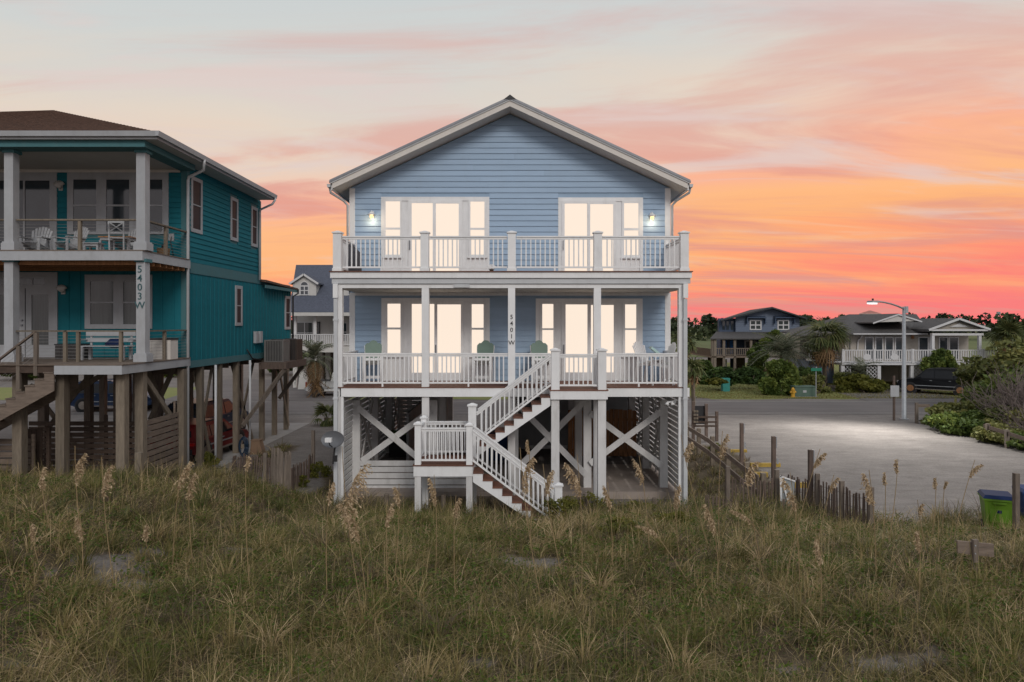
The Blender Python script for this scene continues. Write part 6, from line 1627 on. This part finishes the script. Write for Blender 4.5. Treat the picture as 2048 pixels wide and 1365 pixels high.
for i, ((x,y),r,zc,m,lb,s,n) in enumerate(sh):
    shrub('wind_pruned_shrub', (x,y,.2), (x,y,.3+zc), r, int(n*1.3), m, s*1.2, lb, 'shrub', 40+i, 46, .30, 'wind pruned shrubs by the lot')
def bare_thicket(x, y, w, d, h, n, seed, label):
    g = random.Random(seed); t = thing('bare_shrub', (x,y,.2), label, 'shrub'); mb = MB()
    for i in range(n):
        p = Vector((x+g.uniform(-w,w), y+g.uniform(-d,d), .25+g.uniform(0,.3)*h)); v = Vector((g.uniform(-.5,.3), g.uniform(-.4,.2), g.uniform(.5,1.0))).normalized()
        pts = [p]; st = h*g.uniform(.13,.24)
        for k in range(5):
            v = (v+Vector((g.uniform(-.5,.5), g.uniform(-.5,.5), g.uniform(-.35,.3)))).normalized(); pts.append(pts[-1]+v*st)
        r0 = g.uniform(.012,.032); mb.tube(pts, [r0*(1-.15*k) for k in range(6)], 4, False)
        for k in (2,3,4):
            q = pts[k]; v2 = (v+Vector((g.uniform(-1,1), g.uniform(-1,1), g.uniform(-.3,.9)))).normalized()
            mb.tube([q, q+v2*st*.8, q+(v2+Vector((g.uniform(-.4,.4),0,.2)))*st*1.5], [r0*.6,r0*.45,r0*.25], 3, False)
    mb.build('branches', 'branch_grey', t)
bare_thicket(25.6, 33.6, 2.0, 1.2, 2.6, 330, 1, 'tangle of bare grey branches above the low shrubs')
bare_thicket(24.2, 31.0, 1.7, 1.0, 1.7, 260, 2, 'bare brushwood in front of the rail fence at far right')

# palms -----------------------------------------------------------------
def frond_mesh(L_, n, w, fan, droop, seed, stiff=.6):
    """one leaf along +X, arching; leaflets are narrow faces"""
    g = np.random.default_rng(seed); V_ = []; Q_ = []; T_ = []
    def leaf(p, d, ln, wd, dr):
        d = d/np.linalg.norm(d); side = np.cross(d, [0,0,1.0]); side /= (np.linalg.norm(side)+1e-6)
        m = p+d*ln*.55; e = p+d*ln+np.array([0,0,-dr*ln]); i = len(V_)
        V_.extend([p-side*wd*.3, p+side*wd*.3, m+side*wd*.5, m-side*wd*.5, e+side*wd*.08, e-side*wd*.08])
        Q_.extend([(i,i+1,i+2,i+3),(i+3,i+2,i+4,i+5)]); t = g.uniform(.15,.95); T_.extend([t]*6)
    if fan:
        pl = L_*.45; c = np.array([pl,0,.10*L_-droop*pl*.5])
        leaf(np.zeros(3), c+np.array([0,0,.0]), np.linalg.norm(c), w*1.3, 0)
        for k in range(n):
            a = math.radians(-100+200*k/(n-1))
            d = np.array([math.cos(a), math.sin(a), .12-droop*.5+.15*abs(math.sin(a))*-1]); leaf(c, d, L_*.55*(1-.25*abs(a)/1.75)*g.uniform(.85,1.1), w*1.7, droop*.6+.2)
    else:
        prev = np.zeros(3)
        for k in range(n):
            t = (k+1)/n; p = np.array([L_*t*(1-.25*droop*t), 0, L_*(stiff*t-(stiff+droop)*t*t)])
            leaf(prev, p-prev, np.linalg.norm(p-prev), w*.8, 0); prev = p
            for s in (-1,1):
                d = np.array([.65,s*1.0,.15-.5*droop*t]); leaf(p, d, L_*.34*(1-.6*abs(t-.45))*g.uniform(.85,1.1), w, .25+.25*droop)
    return np.array(V_), np.array(Q_), np.array(T_)
def palm(name, base, crown_z, L_, nf, fan, m, label, seed, trunk_r=.15, dead=0, w=.05, cat='palm tree', nl=14, elmin=-35, elmax=80, dm='palm_dead'):
    t = thing(name, base, label, cat); g = random.Random(seed); x, y, z = base
    lean = g.uniform(-.15,.15)
    MB().tube([(x,y,z-.1),(x+lean*.3,y,z+(crown_z-z)*.35),(x+lean*.7,y,z+(crown_z-z)*.7),(x+lean,y,crown_z)], [trunk_r*1.2,trunk_r,trunk_r*.95,trunk_r*1.25], 10).build('trunk', 'bark', t, True)
    c = np.array([x+lean, y, crown_z])
    for i in range(nf+dead):
        isd = i >= nf
        V_, Q_, T_ = frond_mesh(L_*g.uniform(.8,1.1), nl, w, fan, g.uniform(.3,.6) if not isd else .9, seed*100+i)
        elv = RAD(g.uniform(elmin, elmax)) if not isd else RAD(g.uniform(-75,-35)); az = i*2.39996+g.uniform(-.3,.3)
        ce, se = math.cos(elv), math.sin(elv)
        R = np.array([[ce,0,-se],[0,1,0],[se,0,ce]]); V_ = V_@R.T
        ca, sa = math.cos(az), math.sin(az); V_ = V_@np.array([[ca,-sa,0],[sa,ca,0],[0,0,1]]).T + c
        fast_mesh('frond', V_, Q_, T_, dm if isd else m, t, loc=tuple(c))
    return t
palm('fan_palm', (XX(1650,57.5),57.5,ZG), ZZ(674,57.5), 2.3, 38, True, 'palm_green', 'sabal fan palm with brown skirt before the beige house', 1, .17, 22, .06)
palm('feather_palm', (XX(1566,57.0),57.0,ZG), ZZ(717,57.0), 2.7, 34, False, 'palm_grey', 'grey green feather palm arching behind the round bush', 2, .22, 6, .07, nl=16, elmin=-10)
palm('fan_palm', (XX(2020,55.0),55.0,ZG), ZZ(680,55.0), 1.75, 34, True, 'palm_green', 'fan palm with brown leaves at the right end of the deck', 3, .18, 22, .06)
palm('feather_palm', (XX(1724,54.8),54.8,ZG), ZZ(748,54.8), 1.5, 22, False, 'palm_grey', 'small feather palm in front of the beige house deck', 4, .14, 8, .05, nl=12)
palm('fan_palm', (XX(652,36.5),36.5,ZG), ZZ(836,36.5), .95, 22, True, 'palm_green', 'small fan palm by the road left of the blue house', 5, .12, 10, .04)
palm('yucca', (8.95,37.0,ZG), ZZ(690,37), .95, 46, True, 'palm_green', 'tall spiky yucca behind the right porch corner of the blue house', 6, .10, 16, .045, 'yucca', 5)
palm('yucca', (9.4,36.2,ZG), ZZ(738,36.2), .85, 40, True, 'palm_green', 'lower spiky yucca behind the right corner of the blue house', 7, .10, 14, .045, 'yucca', 5)
palm('feather_palm', (XX(630,50),50,ZG), ZZ(722,50), 1.9, 26, False, 'palm_grey', 'feather palm behind the air conditioners of the teal house', 8, .16, 12, .06)
palm('fan_palm', (XX(120,46),49.5,ZG), ZZ(790,49.5), 1.5, 26, True, 'palm_green', 'bushy fan palm across the road seen under the teal house', 9, .16, 8, .06)
for i, (px, py, s, lb) in enumerate(((405,1022,.75,'green yucca clump in grass below the teal house corner'), (240,975,.55,'grassy yucca clump in front of the teal house pilings'), (122,1030,.45,'small yucca clump at far left of the dune'), (250,1050,.4,'pale yucca clump left of the sand patch'), (560,1022,.4,'small yucca clump near the picket roll'))):
    xh, yh = ground_hit(px, py); z = G(xh,yh)
    t = thing('yucca_clump', (xh,yh,z), lb, 'yucca', 'yucca clumps on the dune'); g = np.random.default_rng(70+i)
    for k in range(34):
        az = k*2.4; el_ = g.uniform(.35,1.35); ln = s*g.uniform(.7,1.1); d = np.array([math.cos(az)*math.cos(el_), math.sin(az)*math.cos(el_), math.sin(el_)])
        sd_ = np.array([-math.sin(az), math.cos(az), 0])*.016; b = np.array([xh,yh,z]); m_ = b+d*ln*.6; e = b+d*ln-np.array([0,0,.08*ln])
        fast_mesh('leaf', np.array([b-sd_, b+sd_, m_+sd_, m_-sd_, e+sd_*.2, e-sd_*.2]), np.array([(0,1,2,3),(3,2,4,5)]), np.full(6, g.uniform(.3,1)), 'palm_green', t, loc=(xh,yh,z))

# far wood --------------------------------------------------------------
g = np.random.default_rng(8)
K = 900
fx = g.uniform(-260, 420, K); fy_ = g.uniform(215, 265, K)
fh = 6.0+3.0*vnoise(fx*.05, fy_*.0, 3)+1.6*g.random(K)
cen = []; tn = []
for i in range(K):
    n_ = 60; d = g.normal(size=(n_,3)); d /= np.linalg.norm(d, axis=1)[:,None]
    r = g.uniform(1.4,2.6); cz = g.uniform(.25,1.0)*(fh[i]-r) if i % 3 else fh[i]-r*.8
    cen.append(np.array([fx[i],fy_[i],max(cz,.5)])+d*r*g.uniform(.6,1.1,(n_,1))); tn.append(np.full(n_, g.random()))
fw = leaves('far_wood', np.concatenate(cen), 1.0, 'far_wood', None, 3, 1.5, .8, np.concatenate(tn)); tag(fw, 'dark wood along the horizon beyond the marsh', None, None, 'stuff')
# green mid-distance trees behind the left houses
for i, (px, Y, zc, r, lb) in enumerate(((60,66,2.2,3.0,'dark green tree across the road seen left under the teal house'), (330,70,2.0,3.2,'green tree across the road behind the teal house pilings'), (200,75,2.2,3.4,'green tree far behind the middle of the teal house'), (560,72,1.9,2.6,'green tree beyond the white dormered house driveway'))):
    shrub('small_tree', (XX(px,Y),Y,ZG), (XX(px,Y),Y,zc), (r,r*.8,zc*.85), 4500, 'leaf_mid', .22, lb, 'tree', 90+i, 22, .32, 'trees across the road', 8)

# low leafy plants by the stairs ------------------------------------------
for i, (px, py, r, h, lb) in enumerate(((1180,1035,.75,.55,'yellow green leafy plants right of the stair foot'), (1275,1040,.8,.42,'yellow green leafy plants before the right patio bay'), (1240,1075,.6,.3,'low yellow green plants in the middle of the right bank'), (1345,1062,.6,.35,'yellow green plants near the right corner post'), (1125,1048,.5,.6,'yellow green plants at the stair newel'),
        (640,955,.5,.45,'green weeds beside the satellite dish post'), (415,940,.45,.55,'yellow green bush at the corner of the teal slat screen'), (315,925,.25,.5,'thin weed growing against the teal slat screen'), (1430,905,.35,.3,'green weeds behind the rail fence'), (600,975,.4,.3,'low weeds behind the picket roll'))):
    xh, yh = ground_hit(px, py)
    shrub('dune_plant', (xh,yh,G(xh,yh)), (xh,yh,G(xh,yh)+h*.55), (r,r*.6,h*.75), 1500, 'leaf_yellow', .035, lb, 'plant', 120+i, 22, .30, 'leafy dune plants', 4, 2.6)

# dune grass ----------------------------------------------------------------
def blades(name, bx_, by_, h, lean_az, lean, wid, tint, m, label):
    n = len(bx_); bz = gz(bx_, by_)-.02
    d = np.stack([np.cos(lean_az), np.sin(lean_az), np.zeros(n)], 1); sd = np.stack([-d[:,1], d[:,0], np.zeros(n)], 1)
    rot = np.random.default_rng(2).uniform(0, 6.28, n); sd = np.stack([np.cos(rot), np.sin(rot), np.zeros(n)], 1)
    b = np.stack([bx_, by_, bz], 1); lv = []
    for t, w in ((0,1.0),(.42,.9),(.78,.55)):
        off = d*(lean*h*t**1.8)[:,None]; up_ = (h*(t-.42*np.clip(lean,0,1.4)*t**2.4))[:,None]
        c = b+off+np.concatenate([np.zeros((n,2)), up_], 1); lv += [c-sd*(wid*w/2)[:,None], c+sd*(wid*w/2)[:,None]]
    tip = b+d*(lean*h)[:,None]+np.concatenate([np.zeros((n,2)), (h*(1-.42*np.clip(lean,0,1.4)))[:,None]], 1); lv.append(tip)
    v = np.stack(lv, 1).reshape(-1,3); i = np.arange(n)*7
    q = np.concatenate([np.stack([i,i+1,i+3,i+2],1), np.stack([i+2,i+3,i+5,i+4],1)]); tr = np.stack([i+4,i+5,i+6],1)
    o = fast_mesh(name, v, q, np.repeat(tint,7), m, None, tr); tag(o, label, None, None, 'stuff'); return o
g = np.random.default_rng(11)
def spots(n, y1, pw, dens=1.0):
    ty = 6.6+(y1-6.6)*g.random(n)**pw; tx = (g.random(n)*2-1)*(.78*ty+.8)
    br_ = bare(tx, ty); sn = sandy(tx, ty); dn = vnoise(tx*.8+3, ty*.8, 41)*.6+vnoise(tx*2.3, ty*2.3, 43)*.4
    k = (g.random(n) > np.clip(br_*1.0, 0, .9)) & (g.random(n) > np.clip(sn*1.2,0,1)) & (g.random(n) < dens*(.02+1.4*dn))
    k &= ~((ty > 21.2) & (tx > -5.4) & (tx < 5.4)); k &= ~((ty > 23.3) & (tx < -10.2)); k &= ~((ty > 26) & (tx > 9.5))
    return tx[k], ty[k]
def patch(x, y): return vnoise(x*.45+7, y*.45, 61)*.55+vnoise(x*1.4+2, y*1.4, 63)*.45
# tufts
tx, ty = spots(23000, 30, 1.3); nt_ = len(tx); PB = 13
k = np.repeat(np.arange(nt_), PB); n = len(k)
az = g.uniform(0, 6.28, n); rad = np.abs(g.normal(0, .06, n))
bx_ = tx[k]+np.cos(az)*rad; by_ = ty[k]+np.sin(az)*rad
th = (.16+.30*vnoise(tx*.9, ty*.9, 51)**1.5+.14*g.random(nt_)**2)
h = th[k]*g.uniform(.5,1.25,n)
h *= 1+.45*ss(-6,-10,bx_)*ss(17,20,by_)+.8*ss(18.0,19.2,by_)*ss(-7,-5,bx_)*(1-ss(20.6,21.4,by_))
lean = np.clip(g.normal(.8,.4,n),.05,1.7); la = az+g.normal(0,.6,n)
la = np.where(g.random(n) < .3, g.normal(.3,.6,n), la)
wid = g.uniform(.007,.015,n)*(1+.02*(by_-8))
base_t = .40+1.15*(patch(tx,ty)-.5) - .10*ss(2,9,tx) + g.normal(0,.10,nt_)
base_t = base_t-.22*ss(16.5,19,ty)
tint = np.clip(base_t[k]+g.normal(0,.17,n), .03, 1)
dry = g.random(n) < .13; tint = np.where(dry, g.uniform(.75,1,n), tint); dead = g.random(n) < .08; tint = np.where(dead, g.uniform(0,.06,n), tint)
blades('dune_grass', bx_, by_, h, la, lean, wid, tint, 'grass', 'olive and straw coloured dune grass covering the foreground')
# larger single coloured tufts that stand out of the turf
tx, ty = spots(1100, 21, 1.1); nt_ = len(tx); PB = 46; k = np.repeat(np.arange(nt_), PB); n = len(k)
az = g.uniform(0, 6.28, n); rad = np.abs(g.normal(0, .05, n)); hs_ = g.uniform(.30,.75,nt_)
tt = np.where(g.random(nt_) < .66, g.uniform(.14,.42,nt_), g.uniform(.5,.95,nt_)); tt = np.where(g.random(nt_) < .12, .02, tt)
blades('tall_tufts', tx[k]+np.cos(az)*rad, ty[k]+np.sin(az)*rad, hs_[k]*g.uniform(.6,1.15,n), az+g.normal(0,.35,n), np.clip(g.normal(.75,.3,n),.1,1.5), g.uniform(.006,.012,n)*(1+.02*(ty[k]-8)), np.clip(tt[k]+g.normal(0,.08,n),0,1), 'grass', 'taller arching tufts standing out of the dune grass')
# bent straw lying over the tufts
x_, y_ = spots(60000, 22, 1.15); n = len(x_)
blades('bent_straw', x_, y_, g.uniform(.18,.55,n), g.normal(.4,1.6,n), g.uniform(1.1,2.0,n), g.uniform(.004,.008,n)*(1+.04*(y_-8)), np.clip(g.normal(.72,.2,n),.3,1), 'grass', 'bent straw lying over the dune grass')
# tall thin stalks
x_, y_ = spots(9000, 21, 1.1); n = len(x_)
blades('dry_stalks', x_, y_, g.uniform(.35,.95,n), g.uniform(0,6.28,n), np.clip(g.normal(.25,.25,n),0,1.2), g.uniform(.004,.007,n)*(1+.05*(y_-8)), np.clip(g.normal(.72,.15,n),0,1), 'grass', 'thin dry stalks standing among the dune grass')
# small leafy weeds between the tufts
x_, y_ = spots(13000, 21.5, 1.2, .8); kk = patch(x_+11, y_+5) > .40; x_, y_ = x_[kk], y_[kk]
kk = np.repeat(np.arange(len(x_)), 16); n = len(kk); hh = g.uniform(.04,.26,n)
cen = np.stack([x_[kk]+g.normal(0,.09,n), y_[kk]+g.normal(0,.09,n), gz(x_[kk],y_[kk])+hh], 1)
wd = leaves('dune_weeds', cen, .026, 'weed', None, 5, 2.4, .6, .15+.5*g.random(len(x_))[kk]); tag(wd, 'small green weeds scattered through the dune grass', None, None, 'stuff')
# short turf on the lawns
n = 30000; x_ = g.uniform(12.5,42,n); y_ = 49.3+13*g.random(n)**1.5
blades('lawn_grass', x_, y_, g.uniform(.06,.12,n), g.uniform(0,6.28,n), g.uniform(.2,.8,n), np.full(n,.05), np.clip(g.normal(.48,.10,n),0,1), 'grass', 'short mown grass on the lawn beyond the road')

# sea oats: each plant its own thing --------------------------------------
def sea_oat(px_top, py_top, px_bot, py_bot, plume, droop, label, seed):
    """bottom is a point on the ground, top is where the plume starts to nod"""
    g = np.random.default_rng(seed); xb, yb = ground_hit(px_bot, py_bot); zb = G(xb,yb)
    yt = yb+g.uniform(-.15,.15); top = np.array(P(px_top, py_top, yt)); b = np.array([xb,yb,zb-.05])
    t = thing('sea_oat', (xb,yb,zb), label, 'sea oat', 'sea oats on the dune')
    sgn = 1 if droop >= 0 else -1
    mid = b+(top-b)*.55+np.array([-.06*sgn*np.linalg.norm(top-b),0,0])*.6
    pts = [tuple((1-s)**2*b+2*s*(1-s)*mid+s*s*top) for s in np.linspace(0,1,8)]
    r = .0035+.0004*yb
    MB().tube(pts, [r*(1-.06*i) for i in range(8)], 5, False).build('stem', 'oat_stem', t, True)
    Lp = plume*1.35; d = (np.array(pts[-1])-np.array(pts[-2])); d /= np.linalg.norm(d)
    cen = []; dirs = []; nb = 60
    for i in range(nb):
        s = i/nb; ax = np.array(pts[-1])-d*Lp*.85*(1-s)+np.array([droop*Lp*.35*s*s,0,-abs(droop)*Lp*.25*s*s])
        ln = Lp*(.06+.15*math.sin(math.pi*min(1,.12+s*.85)))*g.uniform(.6,1.1)
        out = np.array([sgn*g.uniform(.0,1.0)+g.normal(0,.25), g.normal(0,.45), -.75*g.uniform(.3,1.2)]); out /= np.linalg.norm(out)
        m_ = max(2, int(ln/.016))
        for q in range(m_):
            u_ = (q+g.random())/m_; cen.append(ax+out*ln*u_+g.normal(0,.006,3)+np.array([0,0,.25*ln*math.sin(math.pi*u_)])); dirs.append(out)
    cen = np.array(cen); dirs = np.array(dirs)+g.normal(0,.35,(len(cen),3)); dirs /= np.linalg.norm(dirs,axis=1)[:,None]
    e = g.normal(size=cen.shape); e -= dirs*(dirs*e).sum(1)[:,None]; e /= np.linalg.norm(e,axis=1)[:,None]
    sz = .012+.0004*yb
    s_ = (sz*g.uniform(.7,1.3,len(cen)))[:,None]
    v = np.stack([cen-dirs*s_*1.5, cen+e*s_*.6, cen+dirs*s_*1.5, cen-e*s_*.6],1).reshape(-1,3)
    fast_mesh('plume', v, np.arange(len(v)).reshape(-1,4), np.repeat(g.uniform(.1,1,len(cen)),4), 'sea_oat', t, loc=tuple(pts[-1]))
mat('oat_stem', (.26,.19,.10), .8, .2, 6)
OATS = [
 (150,892,167,1110,.55,.7,'golden sea oat tall before the teal house front piling'),
 (203,915,232,1190,.52,.7,'golden sea oat right of the tallest one, before the teal slat screen'),
 (76,925,106,1075,.42,.6,'short golden sea oat near the left edge below the teal steps'),
 (366,912,345,1150,.5,.6,'sea oat with paired plumes left of the teal downspout'),
 (378,938,388,1150,.45,.5,'smaller sea oat leaning into the paired plumes'),
 (493,910,502,1200,.2,.5,'slender sea oat before the wooden box on the path'),
 (285,1045,302,1120,.3,.5,'short pale sea oat beside the sand patch'),
 (58,1045,85,1150,.25,.4,'faded sea oat low at far left'),
 (160,1030,165,1180,.35,-.3,'thin sea oat below the golden one with a narrow plume'),
 (684,893,728,1245,1.0,.75,'largest sea oat arching in front of the house corner by the dish'),
 (700,990,735,1230,.6,-.6,'drooping sea oat plume below the largest one'),
 (660,960,655,1210,.3,.4,'thin sea oat left of the blue house corner post'),
 (798,968,785,1190,.3,-.5,'pale sea oat in front of the left slat screen'),
 (868,950,870,1170,.42,-.4,'sea oat under the stair landing'),
 (912,990,912,1215,.3,.4,'short sea oat below the landing post'),
 (775,1000,778,1200,.35,.5,'sea oat beside the left stump post'),
 (1040,895,1085,1215,.62,.75,'tall sea oat before the lower stair rail'),
 (1056,880,1060,1100,.25,-.2,'thin dark sea oat behind the tall one on the stairs'),
 (1086,928,1128,1165,.45,.8,'sea oat drooping over the stair foot'),
 (1154,908,1162,1215,.58,-.7,'bushy golden sea oat in front of the right bay post'),
 (1215,965,1225,1160,.4,-.4,'brown sea oat before the front right stilt'),
 (1278,912,1300,1130,.42,-.5,'golden sea oat in front of the patio'),
 (1362,870,1425,1120,.45,1.0,'dark sea oat leaning across the right corner post'),
 (1350,965,1362,1140,.4,.4,'pinkish sea oat at the foot of the right corner post'),
 (1445,862,1440,1130,.42,.5,'dark open sea oat before the rail fence'),
 (1488,905,1538,1200,.45,1.0,'dark arching sea oat over the yellow bumper'),
 (1580,945,1600,1200,.5,-.5,'sea oat beside the folding sign'),
 (1420,1000,1440,1190,.5,-.4,'thick faded sea oat right of the blue house'),
 (1475,1010,1560,1130,.35,-.9,'arching sea oat nodding left in front of the pickets'),
 (1640,898,1560,1215,.25,.8,'pale sea oat blowing right over the sand lot'),
 (1668,950,1625,1150,.28,.6,'slim sea oat right of the nearest parking post'),
 (1738,940,1752,1170,.48,-.4,'dark sea oat standing at the end of the picket fence'),
 (1770,945,1765,1100,.22,-.1,'thin sea oat right of the picket fence end'),
 (1796,918,1772,1110,.25,-.3,'light sea oat against the sand lot'),
 (1872,955,1862,1090,.22,-.3,'small dark sea oat left of the lime green cart'),
 (1890,962,1886,1085,.15,.6,'short nodding sea oat near the lime green cart'),
 (1950,920,1905,1090,.35,.9,'sea oat leaning right above the lime green cart'),
 (1835,1000,1860,1130,.25,.9,'bent sea oat over the edge of the grass'),
 (1838,1060,1836,1230,.28,-.2,'dry sea oat standing alone left of the plank sign'),
 (1638,1075,1640,1260,.32,-.3,'faded sea oat low in the right grass'),
 (1290,1040,1390,1180,.3,-1.0,'arching sea oat nodding left on the right bank'),
]
for i, o in enumerate(OATS): sea_oat(*o, 300+i)
